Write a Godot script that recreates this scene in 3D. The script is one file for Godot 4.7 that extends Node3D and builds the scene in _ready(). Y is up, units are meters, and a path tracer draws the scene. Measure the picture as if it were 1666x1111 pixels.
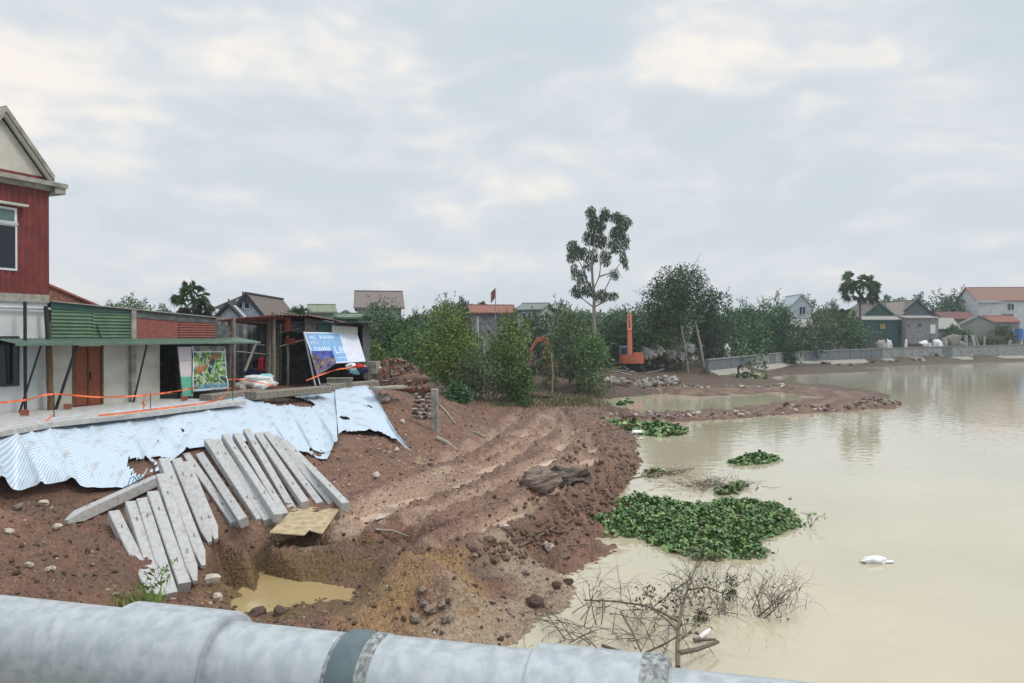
extends Node3D
# A river bank under repair: earth road, shed row on a terrace, muddy river, village behind.
# World: x to the right, y up (water level 0), depth d = -z away from the bridge. The bridge rail is at the camera.

const EYE := Vector3(0, 5, 0)
const FPX := 1293.0      # focal length of the surveyed picture, in its pixels
const PITCH := -0.0058
var rng := RandomNumberGenerator.new()
var fn := FastNoiseLite.new()
var fn2 := FastNoiseLite.new()
var names := {}
var origins := {}
var M := {}
# ---------------------------------------------------------------- survey helpers
func ray(px: float, py: float) -> Vector3:
	var r := Vector3((px - 833.0) / FPX, -(py - 555.5) / FPX, -1.0)
	return r.rotated(Vector3.RIGHT, PITCH)
func W(px: float, py: float, h: float) -> Vector3:      # point of height h seen at that survey position
	var r := ray(px, py)
	var t := (h - EYE.y) / r.y
	return EYE + r * t
func V(px: float, py: float, d: float) -> Vector3:      # point at depth d
	var r := ray(px, py)
	return EYE + r * (d / -r.z)
# ---------------------------------------------------------------- mesh builder
class MB:
	var v := PackedVector3Array()
	var n := PackedVector3Array()
	var c := PackedColorArray()
	var uv := PackedVector2Array()
	func p(a: Vector3, nn: Vector3, col := Color.WHITE, t := Vector2.ZERO) -> void:
		v.append(a); n.append(nn); c.append(col); uv.append(t)
	func tri(a: Vector3, b: Vector3, d: Vector3, col := Color.WHITE) -> void:
		var nn := (d - a).cross(b - a)
		if nn.length_squared() < 1e-16: return
		nn = nn.normalized()
		p(a, nn, col); p(b, nn, col, Vector2(1, 0)); p(d, nn, col, Vector2(1, 1))
	func quad(a: Vector3, b: Vector3, d: Vector3, e: Vector3, col := Color.WHITE, u0 := Vector2.ZERO, u1 := Vector2.ONE) -> void:
		# a b d e run clockwise seen from the front
		var nn := (d - a).cross(b - a) + (e - a).cross(d - a)
		if nn.length_squared() < 1e-16: return
		nn = nn.normalized()
		p(a, nn, col, Vector2(u0.x, u1.y)); p(b, nn, col, Vector2(u0.x, u0.y)); p(d, nn, col, Vector2(u1.x, u0.y))
		p(a, nn, col, Vector2(u0.x, u1.y)); p(d, nn, col, Vector2(u1.x, u0.y)); p(e, nn, col, Vector2(u1.x, u1.y))
	func squad(a, b, d, e, na, nb, nd, ne, ca: Color, cb: Color, cd: Color, ce: Color, ua := Vector2.ZERO, ub := Vector2.ZERO, ud := Vector2.ZERO, ue := Vector2.ZERO) -> void:
		var gn: Vector3 = (d - a).cross(b - a) + (e - a).cross(d - a)
		if gn.dot(na + nd) >= 0.0:
			p(a, na, ca, ua); p(b, nb, cb, ub); p(d, nd, cd, ud)
			p(a, na, ca, ua); p(d, nd, cd, ud); p(e, ne, ce, ue)
		else:
			p(a, na, ca, ua); p(d, nd, cd, ud); p(b, nb, cb, ub)
			p(a, na, ca, ua); p(e, ne, ce, ue); p(d, nd, cd, ud)
	func hexa(q: Array, col := Color.WHITE) -> void:
		# q: 4 corners of one face, then the 4 matching corners of the opposite face
		var m := Vector3.ZERO
		for i in 8: m += q[i]
		m /= 8.0
		for f in [[0, 1, 2, 3], [4, 5, 6, 7], [0, 1, 5, 4], [1, 2, 6, 5], [2, 3, 7, 6], [3, 0, 4, 7]]:
			var a: Vector3 = q[f[0]]; var b: Vector3 = q[f[1]]; var d: Vector3 = q[f[2]]; var e: Vector3 = q[f[3]]
			if (d - a).cross(b - a).dot((a + d) * 0.5 - m) > 0: quad(a, b, d, e, col)
			else: quad(e, d, b, a, col)
	func box(ctr: Vector3, size: Vector3, b := Basis.IDENTITY, col := Color.WHITE) -> void:
		var s := size * 0.5
		var q := []
		for k in [Vector3(-1, -1, -1), Vector3(1, -1, -1), Vector3(1, 1, -1), Vector3(-1, 1, -1), Vector3(-1, -1, 1), Vector3(1, -1, 1), Vector3(1, 1, 1), Vector3(-1, 1, 1)]:
			q.append(ctr + b * (k * s))
		hexa(q, col)
	func prism(prof: PackedVector2Array, a: Vector3, b: Vector3, up := Vector3.UP, s1 := 1.0, col := Color.WHITE) -> void:
		var t := (b - a).normalized()
		var side := t.cross(up)
		if side.length() < 1e-4: side = t.cross(Vector3.RIGHT)
		side = side.normalized()
		var u := side.cross(t)
		var k := prof.size()
		var ca := Vector3.ZERO; var cb := Vector3.ZERO
		var pa := []; var pb := []
		for i in k:
			pa.append(a + side * prof[i].x + u * prof[i].y)
			pb.append(b + (side * prof[i].x + u * prof[i].y) * s1)
			ca += pa[i] / k; cb += pb[i] / k
		for i in k:
			var j := (i + 1) % k
			var A: Vector3 = pa[i]; var B: Vector3 = pa[j]; var D: Vector3 = pb[j]; var E: Vector3 = pb[i]
			if (D - A).cross(B - A).dot((A + B) * 0.5 - ca) > 0: quad(A, B, D, E, col)
			else: quad(E, D, B, A, col)
			tri(ca, pa[i], pa[j], col); tri(cb, pb[j], pb[i], col)
	func beam(a: Vector3, b: Vector3, w: float, h: float, up := Vector3.UP, col := Color.WHITE, ch := 0.12, s1 := 1.0) -> void:
		var x := w * 0.5; var y := h * 0.5; var e := minf(w, h) * ch
		prism(PackedVector2Array([Vector2(-x + e, -y), Vector2(x - e, -y), Vector2(x, -y + e), Vector2(x, y - e), Vector2(x - e, y), Vector2(-x + e, y), Vector2(-x, y - e), Vector2(-x, -y + e)]), a, b, up, s1, col)
	func tube(pts: Array, rad: Array, sides := 8, col := Color.WHITE, caps := true) -> void:
		var rings := []; var nrm := []
		var ref := Vector3(0.31, 0.87, 0.2)
		for i in pts.size():
			var a: Vector3 = pts[maxi(i - 1, 0)]; var b: Vector3 = pts[mini(i + 1, pts.size() - 1)]
			var t := (b - a).normalized()
			var s := t.cross(ref)
			if s.length() < 0.05: s = t.cross(Vector3.RIGHT)
			s = s.normalized()
			var u := s.cross(t)
			var r := PackedVector3Array(); var q := PackedVector3Array()
			for k in sides + 1:
				var an := TAU * k / sides
				var dr := s * cos(an) + u * sin(an)
				r.append(pts[i] + dr * rad[i]); q.append(dr)
			rings.append(r); nrm.append(q)
		for i in pts.size() - 1:
			for k in sides:
				squad(rings[i][k], rings[i][k + 1], rings[i + 1][k + 1], rings[i + 1][k], nrm[i][k], nrm[i][k + 1], nrm[i + 1][k + 1], nrm[i + 1][k], col, col, col, col, Vector2(float(k) / sides, i), Vector2(float(k + 1) / sides, i), Vector2(float(k + 1) / sides, i + 1), Vector2(float(k) / sides, i + 1))
		if caps:
			var L := pts.size() - 1
			for k in sides:
				tri(pts[0], rings[0][k], rings[0][k + 1], col)
				tri(pts[L], rings[L][k + 1], rings[L][k], col)
	func wavy(o: Vector3, A: Vector3, B: Vector3, waves: int, amp: float, out: Vector3, col := Color.WHITE, jit := 0.0) -> void:
		# sheet metal: corrugations across A, ridges along B
		var per := 6
		var N := waves * per
		var flip := (A + B).cross(B).dot(out) < 0
		var pts := []; var nr := []
		for i in N + 1:
			var ph := TAU * i / per
			pts.append(o + A * (float(i) / N) + out * (amp * cos(ph)))
			var sl := -amp * sin(ph) * TAU * waves / A.length()
			nr.append((out - A.normalized() * sl).normalized())
		for i in N:
			if flip: squad(pts[i], pts[i + 1], pts[i + 1] + B, pts[i] + B, nr[i], nr[i + 1], nr[i + 1], nr[i], col, col, col, col)
			else: squad(pts[i], pts[i] + B, pts[i + 1] + B, pts[i + 1], nr[i], nr[i], nr[i + 1], nr[i + 1], col, col, col, col)
	func mesh() -> ArrayMesh:
		var arr := []
		arr.resize(Mesh.ARRAY_MAX)
		arr[Mesh.ARRAY_VERTEX] = v; arr[Mesh.ARRAY_NORMAL] = n; arr[Mesh.ARRAY_COLOR] = c; arr[Mesh.ARRAY_TEX_UV] = uv
		var m := ArrayMesh.new()
		if v.size(): m.add_surface_from_arrays(Mesh.PRIMITIVE_TRIANGLES, arr)
		return m
	func shifted(o: Vector3) -> MB:
		for i in v.size(): v[i] -= o
		return self
# ---------------------------------------------------------------- scene tree helpers
func numbered(parent: Node, called: String) -> String:
	var k := str(parent.get_instance_id()) + called
	var i: int = names.get(k, 0)
	names[k] = i + 1
	return called if i == 0 else "%s_%03d" % [called, i]
func org(n: Node) -> Vector3:
	return origins.get(n.get_instance_id(), Vector3.ZERO)
func tag(o: Node, label: String, category: String, group := "") -> Node:
	o.set_meta("label", label); o.set_meta("category", category)
	if group: o.set_meta("group", group)
	return o
func thing(called: String, label: String, category: String, at: Vector3, group := "") -> Node3D:
	var o := Node3D.new()
	o.name = numbered(self, called)
	o.position = at
	add_child(o)
	origins[o.get_instance_id()] = at
	tag(o, label, category, group)
	return o
func place(m: Mesh, called: String, mat: Material, parent: Node) -> MeshInstance3D:
	var o := MeshInstance3D.new()
	o.name = numbered(parent, called)
	o.mesh = m
	o.material_override = mat
	parent.add_child(o)
	return o
func part(b: MB, called: String, mat: Material, parent: Node) -> MeshInstance3D:      # mesh made in world axes
	b.shifted(org(parent))
	var o := place(b.mesh(), called, mat, parent)
	origins[o.get_instance_id()] = org(parent)
	return o
func solo(b: MB, called: String, mat: Material, at: Vector3, label: String, category: String, group := "") -> MeshInstance3D:
	b.shifted(at)
	var o := place(b.mesh(), called, mat, self)
	o.position = at
	origins[o.get_instance_id()] = at
	tag(o, label, category, group)
	return o
func struct(b: MB, called: String, mat: Material) -> MeshInstance3D:
	var o := place(b.mesh(), called, mat, self)
	o.set_meta("kind", "structure")
	return o
# ---------------------------------------------------------------- materials (linear base colours)
func lin(r: float, g: float, b: float) -> Color:
	return Color(r, g, b).linear_to_srgb()
func noise_tex(c1: Color, c2: Color, freq: float, sd: int, size := 256, oct := 5, mid := 0.5) -> NoiseTexture2D:
	var f := FastNoiseLite.new()
	f.noise_type = FastNoiseLite.TYPE_SIMPLEX_SMOOTH
	f.frequency = freq; f.seed = sd; f.fractal_octaves = oct; f.fractal_gain = 0.58
	var t := NoiseTexture2D.new()
	t.width = size; t.height = size; t.seamless = true; t.noise = f
	var g := Gradient.new()
	g.set_color(0, c1); g.set_color(1, c2)
	g.set_offset(0, 0.5 - mid * 0.5); g.set_offset(1, 0.5 + mid * 0.5)
	t.color_ramp = g
	return t
func ramp3(m: StandardMaterial3D, cols: Array, offs: Array, freq: float, sd: int, oct := 5) -> void:
	var t := noise_tex(Color.BLACK, Color.WHITE, freq, sd, 512, oct, 1.0)
	var g := Gradient.new()
	g.offsets = PackedFloat32Array(offs)
	var cc := PackedColorArray()
	for c in cols: cc.append(c.linear_to_srgb())
	g.colors = cc
	t.color_ramp = g
	m.albedo_texture = t
var bump_tex: NoiseTexture2D
func mk(key: String, a: Color, b: Color, rough := 0.8, scale := 1.0, freq := 0.02, bump := 0.0, sd := 1) -> StandardMaterial3D:
	var m := StandardMaterial3D.new()
	m.resource_name = key
	m.albedo_texture = noise_tex(a.linear_to_srgb(), b.linear_to_srgb(), freq, sd)
	m.uv1_triplanar = true
	m.uv1_world_triplanar = true
	m.uv1_scale = Vector3.ONE * scale
	m.roughness = rough
	m.cull_mode = BaseMaterial3D.CULL_DISABLED
	if bump > 0.0:
		m.heightmap_enabled = true
		m.heightmap_texture = bump_tex
		m.heightmap_scale = bump
	M[key] = m
	return m
func flat(key: String, a: Color, rough := 0.6, metal := 0.0) -> StandardMaterial3D:
	var m := StandardMaterial3D.new()
	m.resource_name = key
	m.albedo_color = a.linear_to_srgb()
	m.roughness = rough; m.metallic = metal
	m.cull_mode = BaseMaterial3D.CULL_DISABLED
	M[key] = m
	return m
func vcol(key: String, rough := 0.7, back := Color.BLACK) -> StandardMaterial3D:
	var m := StandardMaterial3D.new()
	m.resource_name = key
	m.vertex_color_use_as_albedo = true
	m.roughness = rough
	m.cull_mode = BaseMaterial3D.CULL_DISABLED
	if back != Color.BLACK:
		m.backlight_enabled = true
		m.backlight = back.linear_to_srgb()
	M[key] = m
	return m
func sstep(a: float, b: float, x: float) -> float:
	var t := clampf((x - a) / (b - a), 0.0, 1.0)
	return t * t * (3.0 - 2.0 * t)
func rnd(a: float, b: float) -> float:
	return rng.randf_range(a, b)
func rvec() -> Vector3:
	return Vector3(rnd(-1, 1), rnd(-1, 1), rnd(-1, 1))
# ---------------------------------------------------------------- scene
func _ready() -> void:
	rng.seed = 7
	fn.noise_type = FastNoiseLite.TYPE_SIMPLEX_SMOOTH; fn.seed = 3; fn.frequency = 1.0; fn.fractal_octaves = 4
	fn2.noise_type = FastNoiseLite.TYPE_SIMPLEX_SMOOTH; fn2.seed = 11; fn2.frequency = 1.0; fn2.fractal_type = FastNoiseLite.FRACTAL_NONE
	var cam := Camera3D.new()
	cam.name = "camera"
	cam.position = EYE
	cam.rotation.x = PITCH
	cam.fov = 46.5
	cam.near = 0.05; cam.far = 9000.0
	add_child(cam)
	cam.current = true
	var env := Environment.new()
	env.background_mode = Environment.BG_SKY
	var sky := Sky.new()
	var pano := PanoramaSkyMaterial.new()
	pano.panorama = sky_texture()
	sky.sky_material = pano
	env.sky = sky
	env.tonemap_mode = Environment.TONE_MAPPER_LINEAR
	env.tonemap_exposure = 1.12
	env.sdfgi_enabled = true; env.ssao_enabled = true; env.ssil_enabled = true
	env.fog_enabled = true
	env.fog_density = 0.0005
	env.fog_light_color = Color(0.82, 0.86, 0.9)
	var we := WorldEnvironment.new()
	we.name = "world_environment"
	we.environment = env
	add_child(we)
	var sun := DirectionalLight3D.new()
	sun.name = "sun"
	sun.light_energy = 0.5
	sun.light_angular_distance = 14.0
	sun.light_color = Color(1.0, 0.95, 0.88)
	sun.shadow_enabled = true
	# high on the right, a little behind the bridge
	sun.look_at_from_position(Vector3(6, 9, 1.5), Vector3.ZERO)
	add_child(sun)
	make_materials()
	make_ground()
	make_water()
	make_hills()
	make_railing()
	make_sheds()
	make_terrace_things()
	make_tarps()
	make_piles()
	make_bank_things()
	make_river_things()
	make_far_bank()
	make_houses()
	make_trees()
	make_excavators()

func sky_texture() -> ImageTexture:
	var w := 2048; var h := 1024
	var n := FastNoiseLite.new()
	n.noise_type = FastNoiseLite.TYPE_SIMPLEX_SMOOTH; n.seed = 21; n.frequency = 1.0; n.fractal_octaves = 6; n.fractal_gain = 0.54
	var n3 := FastNoiseLite.new()
	n3.noise_type = FastNoiseLite.TYPE_SIMPLEX_SMOOTH; n3.seed = 5; n3.frequency = 1.0; n3.fractal_octaves = 3
	# breaks in the cloud: azimuth, elevation, half width, half height (radians), strength
	var holes := []
	for b in [[230, 120, 230, 55, 0.55], [90, 60, 130, 30, 0.3], [235, 185, 60, 30, 0.35], [480, 215, 190, 12, 0.55], [640, 275, 140, 30, 0.35], [930, 128, 75, 22, 0.7], [1010, 150, 60, 12, 0.4], [1175, 55, 95, 42, 0.7], [1060, 40, 90, 20, 0.3], [1385, 48, 45, 16, 0.45], [1470, 240, 75, 60, 0.6], [1420, 190, 60, 20, 0.4], [1282, 240, 30, 60, 0.5], [1600, 110, 120, 30, 0.3], [1560, 180, 160, 18, 0.3]]:
		var r := ray(b[0], b[1]).normalized()
		holes.append([atan2(r.x, -r.z), asin(r.y), b[2] / FPX, b[3] / FPX, b[4]])
	var data := PackedFloat32Array()
	data.resize(w * h * 3)
	var lower := Color(0.30, 0.26, 0.20)
	for y in h:
		var el := PI * (0.5 - (y + 0.5) / h)
		var se := sin(el); var ce := cos(el)
		for x in w:
			var o := (y * w + x) * 3
			if se < -0.03:
				data[o] = lower.r; data[o + 1] = lower.g; data[o + 2] = lower.b
				continue
			var az := TAU * ((x + 0.5) / w - 0.5)
			var dx := sin(az) * ce; var dz := cos(az) * ce
			var s := maxf(se, 0.0)
			var k := 1.0 / (s + 0.22)
			var wx := n3.get_noise_3d(dx * 3.0, s * 5.0, dz * 3.0) * 0.5
			var q := n.get_noise_3d(dx * k * 1.5 + wx, s * 4.5 + wx * 0.6, dz * k * 1.5) * 0.85 + n.get_noise_3d(dx * 9.0, s * 26.0 + wx * 2.0, dz * 9.0 + 7.0) * 0.4
			var big := n3.get_noise_3d(dx * k * 0.6 + 9.0, s * 1.4, dz * k * 0.6)
			var open := 0.12 + 0.35 * big
			if absf(az) < 0.75:
				open *= 0.35
				for b in holes:
					var ex: float = (az - b[0]) / b[2]; var ey: float = (el - b[1]) / b[3]
					var e := ex * ex + ey * ey
					if e < 5.0: open += b[4] * exp(-e * 0.8)
			var lit := sstep(0.16, 0.70, open * 0.9 + q * 0.8)
			var shade := sstep(-0.55, 0.45, q * 1.2 + big * 0.4)
			# grey-blue cloud base, paler to the horizon, cream where the light comes through
			var up := 1.0 + 1.1 * sstep(0.36, 1.0, s)
			var hz := exp(-s * 11.0)
			var r2 := lerpf(lerpf(0.565, 0.665, shade), 0.76, hz)
			var g2 := lerpf(lerpf(0.632, 0.700, shade), 0.785, hz)
			var b2 := lerpf(lerpf(0.684, 0.735, shade), 0.82, hz)
			r2 = lerpf(r2, 0.94, lit * 0.85); g2 = lerpf(g2, 0.87, lit * 0.85); b2 = lerpf(b2, 0.79, lit * 0.85)
			data[o] = r2 * up; data[o + 1] = g2 * up; data[o + 2] = b2 * up
	var im := Image.create_from_data(w, h, false, Image.FORMAT_RGBF, data.to_byte_array())
	return ImageTexture.create_from_image(im)

func make_materials() -> void:
	bump_tex = noise_tex(Color.BLACK, Color.WHITE, 0.03, 77, 512, 6, 1.0)
	mk("concrete", Color(.36, .37, .37), Color(.52, .52, .51), .85, .7, .02, .5, 2)
	mk("pile_concrete", Color(.35, .362, .375), Color(.47, .48, .49), .8, 1.7, .035, .5, 3)
	mk("old_concrete", Color(.20, .20, .18), Color(.38, .37, .33), .9, .6, .02, .6, 4)
	mk("white_wall", Color(.46, .50, .53), Color(.60, .63, .64), .85, .35, .012, .2, 5)
	mk("cream_wall", Color(.43, .43, .39), Color(.56, .56, .51), .85, .35, .012, .2, 6)
	mk("red_metal", Color(.13, .022, .022), Color(.20, .040, .036), .55, .5, .015, 0, 7)
	mk("rust_red", Color(.20, .060, .050), Color(.30, .10, .085), .7, .8, .03, 0, 8)
	mk("green_metal", Color(.065, .13, .085), Color(.13, .20, .12), .5, .4, .015, 0, 9)
	mk("awning_green", Color(.07, .125, .095), Color(.12, .19, .15), .5, .5, .02, 0, 10)
	mk("dark_green", Color(.012, .05, .045), Color(.025, .085, .075), .5, .5, .02, 0, 11)
	mk("door_wood", Color(.17, .040, .015), Color(.25, .07, .028), .55, .8, .02, 0, 12)
	M.door_wood.uv1_scale = Vector3(4, .35, 4)
	mk("old_wood", Color(.13, .115, .095), Color(.27, .25, .21), .9, 1.0, .03, .6, 13)
	M.old_wood.uv1_scale = Vector3(1.5, .5, 1.5)
	mk("brown_wood", Color(.10, .06, .028), Color(.18, .11, .055), .85, 1.0, .03, .5, 14)
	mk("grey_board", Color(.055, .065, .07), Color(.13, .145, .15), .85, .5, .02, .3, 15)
	mk("plywood", Color(.30, .235, .14), Color(.46, .375, .235), .8, .7, .02, .4, 16)
	mk("dark_iron", Color(.012, .013, .016), Color(.03, .03, .034), .6, 1.0, .02, 0, 17)
	mk("tile_red", Color(.17, .060, .042), Color(.29, .125, .085), .8, .5, .03, .3, 18)
	mk("tile_brown", Color(.13, .105, .10), Color(.22, .19, .18), .85, .4, .03, .3, 19)
	mk("tin_grey", Color(.22, .22, .21), Color(.36, .35, .33), .6, .5, .02, 0, 20)
	mk("brick", Color(.19, .055, .035), Color(.33, .11, .07), .9, 3.0, .02, .3, 22)
	mk("stone_grey", Color(.20, .20, .19), Color(.42, .41, .39), .9, 1.5, .03, .6, 23)
	mk("stone_brown", Color(.13, .10, .085), Color(.30, .235, .195), .9, 1.5, .03, .6, 24)
	mk("stone_pale", Color(.36, .31, .27), Color(.58, .52, .46), .85, 2.0, .03, .4, 25)
	mk("clod_red", Color(.095, .058, .044), Color(.20, .125, .095), .95, 3.0, .03, .6, 26)
	mk("clod_dark", Color(.045, .032, .026), Color(.12, .075, .055), .95, 3.0, .03, .6, 27)
	mk("bark", Color(.10, .085, .07), Color(.22, .19, .16), .95, 1.5, .04, 1.0, 28)
	mk("pale_bark", Color(.20, .185, .16), Color(.36, .33, .29), .9, 1.5, .04, .5, 29)
	mk("dead_wood", Color(.085, .068, .052), Color(.20, .165, .13), .95, 2.0, .04, .6, 30)
	mk("white_sheet", Color(.60, .64, .68), Color(.78, .80, .82), .5, 1.0, .02, 0, 31)
	mk("orange_paint", Color(.40, .095, .045), Color(.52, .15, .08), .45, .8, .02, 0, 32)
	mk("galvanised", Color(.24, .28, .315), Color(.46, .50, .53), .42, 5.0, .012, 0, 33)
	M.galvanised.metallic = 0.25
	ramp3(M.galvanised, [Color(.30, .335, .365), Color(.345, .385, .415), Color(.40, .44, .468), Color(.44, .48, .505), Color(.50, .53, .55)], [0.0, .36, .48, .66, 1.0], .016, 33, 4)
	ramp3(M.pile_concrete, [Color(.26, .20, .155), Color(.36, .345, .33), Color(.40, .41, .42), Color(.48, .49, .50)], [0.0, .30, .42, 1.0], .014, 3, 6)
	M.pile_concrete.uv1_scale = Vector3.ONE * .8
	mk("old_galvanised", Color(.10, .11, .11), Color(.42, .44, .45), .6, 14.0, .03, .05, 34)
	M.old_galvanised.metallic = 0.15
	mk("joint_grey", Color(.075, .11, .125), Color(.105, .145, .16), .6, 6.0, .02, 0, 35)
	mk("blue_wall", Color(.38, .43, .48), Color(.50, .55, .60), .8, .4, .02, 0, 36)
	mk("aqua_wall", Color(.34, .43, .42), Color(.46, .53, .52), .8, .4, .02, 0, 37)
	mk("far_wall", Color(.15, .165, .165), Color(.31, .325, .315), .9, .18, .03, .5, 38)
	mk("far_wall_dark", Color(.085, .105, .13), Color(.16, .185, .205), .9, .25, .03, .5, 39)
	flat("glass_dark", Color(.008, .012, .022), .12)
	flat("white_frame", Color(.62, .66, .70), .5)
	flat("black_trim", Color(.02, .025, .035), .5)
	flat("tape", Color(.85, .17, .055), .5)
	flat("black_rubber", Color(.015, .015, .016), .8)
	flat("dark_cloth", Color(.010, .012, .016), .9)
	flat("red_cloth", Color(.45, .02, .03), .9)
	flat("navy_cloth", Color(.015, .02, .08), .9)
	flat("teal_cloth", Color(.25, .55, .58), .8)
	flat("blue_plastic", Color(.03, .16, .48), .4)
	flat("white_plastic", Color(.78, .79, .82), .35)
	flat("yellow_paint", Color(.40, .28, .05), .7)
	flat("blue_door", Color(.02, .10, .30), .6)
	vcol("leaf", .55, Color(.07, .12, .03))
	vcol("leaf_wet", .35, Color(.03, .07, .015))
	vcol("print", .6)
	vcol("painted", .8)
# ---------------------------------------------------------------- ground
var gx := PackedFloat32Array()
var gd := PackedFloat32Array()
var gh := PackedFloat32Array()
var puds := []
func axis(core0: float, core1: float, step: float, lo: float, hi: float, grow_lo: float, grow_hi: float) -> PackedFloat32Array:
	var a := []
	var x := core0; var s := step
	while x > lo:
		s *= grow_lo; x -= s; a.push_front(x)
	x = core0; s = step
	while x < core1:
		a.append(x); x += step
	while x < hi:
		a.append(x); s *= grow_hi; x += s
	a.append(x)
	return PackedFloat32Array(a)
func hgt(x: float, d: float) -> float:
	var i := clampi(gx.bsearch(x) - 1, 0, gx.size() - 2)
	var j := clampi(gd.bsearch(d) - 1, 0, gd.size() - 2)
	var fx := clampf((x - gx[i]) / (gx[i + 1] - gx[i]), 0, 1)
	var fd := clampf((d - gd[j]) / (gd[j + 1] - gd[j]), 0, 1)
	var nx := gx.size()
	return lerpf(lerpf(gh[j * nx + i], gh[j * nx + i + 1], fx), lerpf(gh[(j + 1) * nx + i], gh[(j + 1) * nx + i + 1], fx), fd)
func G(x: float, d: float, lift := 0.0) -> Vector3:
	return Vector3(x, hgt(x, d) + lift, -d)
func onto(px: float, py: float, lift := 0.0) -> Vector3:      # where the survey ray meets the ground
	var r := ray(px, py)
	var t := 8.0
	while t < 400.0:
		var p := EYE + r * t
		if p.y < hgt(p.x, -p.z) : break
		t += maxf(0.04, t * 0.003)
	var q := EYE + r * t
	return G(q.x, -q.z, lift)
func seg_dist(p: Vector2, a: Vector2, b: Vector2) -> float:
	var ab := b - a
	var t := clampf((p - a).dot(ab) / maxf(ab.length_squared(), 1e-6), 0, 1)
	return p.distance_to(a + ab * t)
func line_dist(p: Vector2, l: PackedVector2Array) -> float:
	var m := 1e9
	for i in l.size() - 1: m = minf(m, seg_dist(p, l[i], l[i + 1]))
	return m
func flatline(a: Array, z: float) -> PackedVector2Array:
	var r := PackedVector2Array()
	for q in a:
		var w := W(q[0], q[1], z)
		r.append(Vector2(w.x, -w.z))
	return r
func make_ground() -> void:
	var pts := PackedVector2Array(); var zs := PackedFloat32Array()
	var lines := []
	# survey lines: position and height. terrace edge, foot of the tarpaulin, foot of the bank
	lines.append([[-260, 740, 2.9], [-100, 716, 2.9], [0, 702, 2.9], [85, 686, 2.9], [240, 670, 2.9], [345, 657, 2.9], [430, 646, 2.9], [520, 636, 2.9], [590, 631, 2.9], [640, 634, 2.85], [690, 642, 2.45], [735, 655, 2.0], [765, 658, 1.4]])
	lines.append([[-260, 860, 1.55], [-100, 830, 1.5], [0, 818, 1.5], [130, 808, 1.5], [235, 790, 1.6], [275, 760, 1.85], [320, 735, 2.0], [400, 722, 2.0], [470, 728, 1.85], [545, 742, 1.6], [620, 730, 1.5], [690, 715, 1.4]])
	lines.append([[345, 868, 0.95], [440, 853, 1.0], [560, 824, 1.0], [620, 797, 1.0], [700, 767, 1.0], [760, 737, 1.0], [800, 702, 1.0], [795, 675, 1.0], [770, 662, 1.1]])
	# lower left shelf and its little cliff
	lines.append([[-260, 1010, 1.35], [0, 962, 1.25], [120, 960, 1.2], [200, 955, 1.12], [212, 925, 1.15], [180, 880, 1.25], [150, 850, 1.35]])
	lines.append([[235, 985, 0.5], [290, 972, 0.5], [318, 955, 0.6], [332, 930, 0.7], [345, 890, 0.85]])
	lines.append([[-260, 1120, 1.1], [0, 1060, 1.1], [150, 1050, 0.95], [260, 1040, 0.5], [380, 1020, 0.42], [480, 1010, 0.45], [600, 1030, 0.4], [720, 1040, 0.3], [800, 1050, 0.12]])
	# pit: rim, foot of its wall, front edge
	lines.append([[342, 897, 0.88], [400, 888, 0.86], [440, 883, 0.84], [500, 882, 0.84], [560, 883, 0.84], [600, 884, 0.84], [640, 888, 0.85], [675, 884, 0.87], [702, 871, 0.92]])
	lines.append([[352, 975, 0.3], [366, 964, 0.05], [430, 952, 0.0], [500, 947, 0.0], [560, 943, 0.0], [620, 940, 0.02], [655, 936, 0.03], [684, 922, 0.12], [704, 905, 0.3]])
	lines.append([[385, 995, 0.22], [440, 992, 0.2], [500, 975, 0.17], [560, 972, 0.10], [635, 953, 0.10]])
	lines.append([[420, 980, 0.08], [500, 962, 0.08], [570, 950, 0.08]])
	# sandy mound beside the pit
	lines.append([[620, 985, 0.6], [655, 948, 0.9], [700, 912, 1.15], [745, 928, 1.1], [790, 965, 0.8]])
	lines.append([[640, 1010, 0.45], [740, 1000, 0.5], [810, 1000, 0.32], [850, 975, 0.2]])
	# road: left lane, right lane, right crest
	lines.append([[585, 850, 1.0], [700, 805, 1.0], [790, 760, 1.02], [850, 715, 1.05], [880, 675, 1.0], [900, 655, 0.95], [930, 640, 0.9]])
	lines.append([[690, 872, 0.98], [780, 835, 1.0], [870, 790, 1.05], [930, 745, 1.0], [950, 705, 0.95], [945, 680, 0.8], [945, 662, 0.8], [970, 640, 0.7]])
	lines.append([[760, 893, 0.85], [830, 862, 0.85], [900, 830, 0.85], [960, 790, 0.85], [995, 760, 0.75], [1005, 735, 0.65], [985, 705, 0.5], [965, 688, 0.35]])
	lines.append([[760, 940, 0.5], [850, 900, 0.45], [900, 870, 0.45], [945, 835, 0.42], [985, 800, 0.4], [1008, 770, 0.38]])
	# near water line
	lines.append([[690, 1130, 0.0], [780, 1075, 0.0], [830, 1050, 0.0], [880, 1010, 0.0], [930, 985, 0.0], [938, 962, 0.0], [922, 940, 0.0], [885, 922, 0.0], [885, 905, 0.0], [925, 875, 0.0], [960, 850, 0.0], [985, 825, 0.0], [1012, 800, 0.0], [1030, 775, 0.0], [1045, 752, 0.0], [1035, 735, 0.0], [1042, 712, 0.0], [1020, 695, 0.0], [1000, 686, 0.0], [1060, 688, 0.0], [1150, 684, 0.0], [1300, 673, 0.0], [1400, 668, 0.0], [1450, 664, 0.0], [1470, 656, 0.0], [1460, 645, 0.0], [1440, 638, 0.0], [1380, 628, 0.0], [1280, 620, 0.0], [1252, 614, 0.0], [1290, 604, 0.0], [1400, 598, 0.0], [1500, 593, 0.0], [1666, 587, 0.0], [1900, 581, 0.0], [2400, 574, 0.0]])
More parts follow.
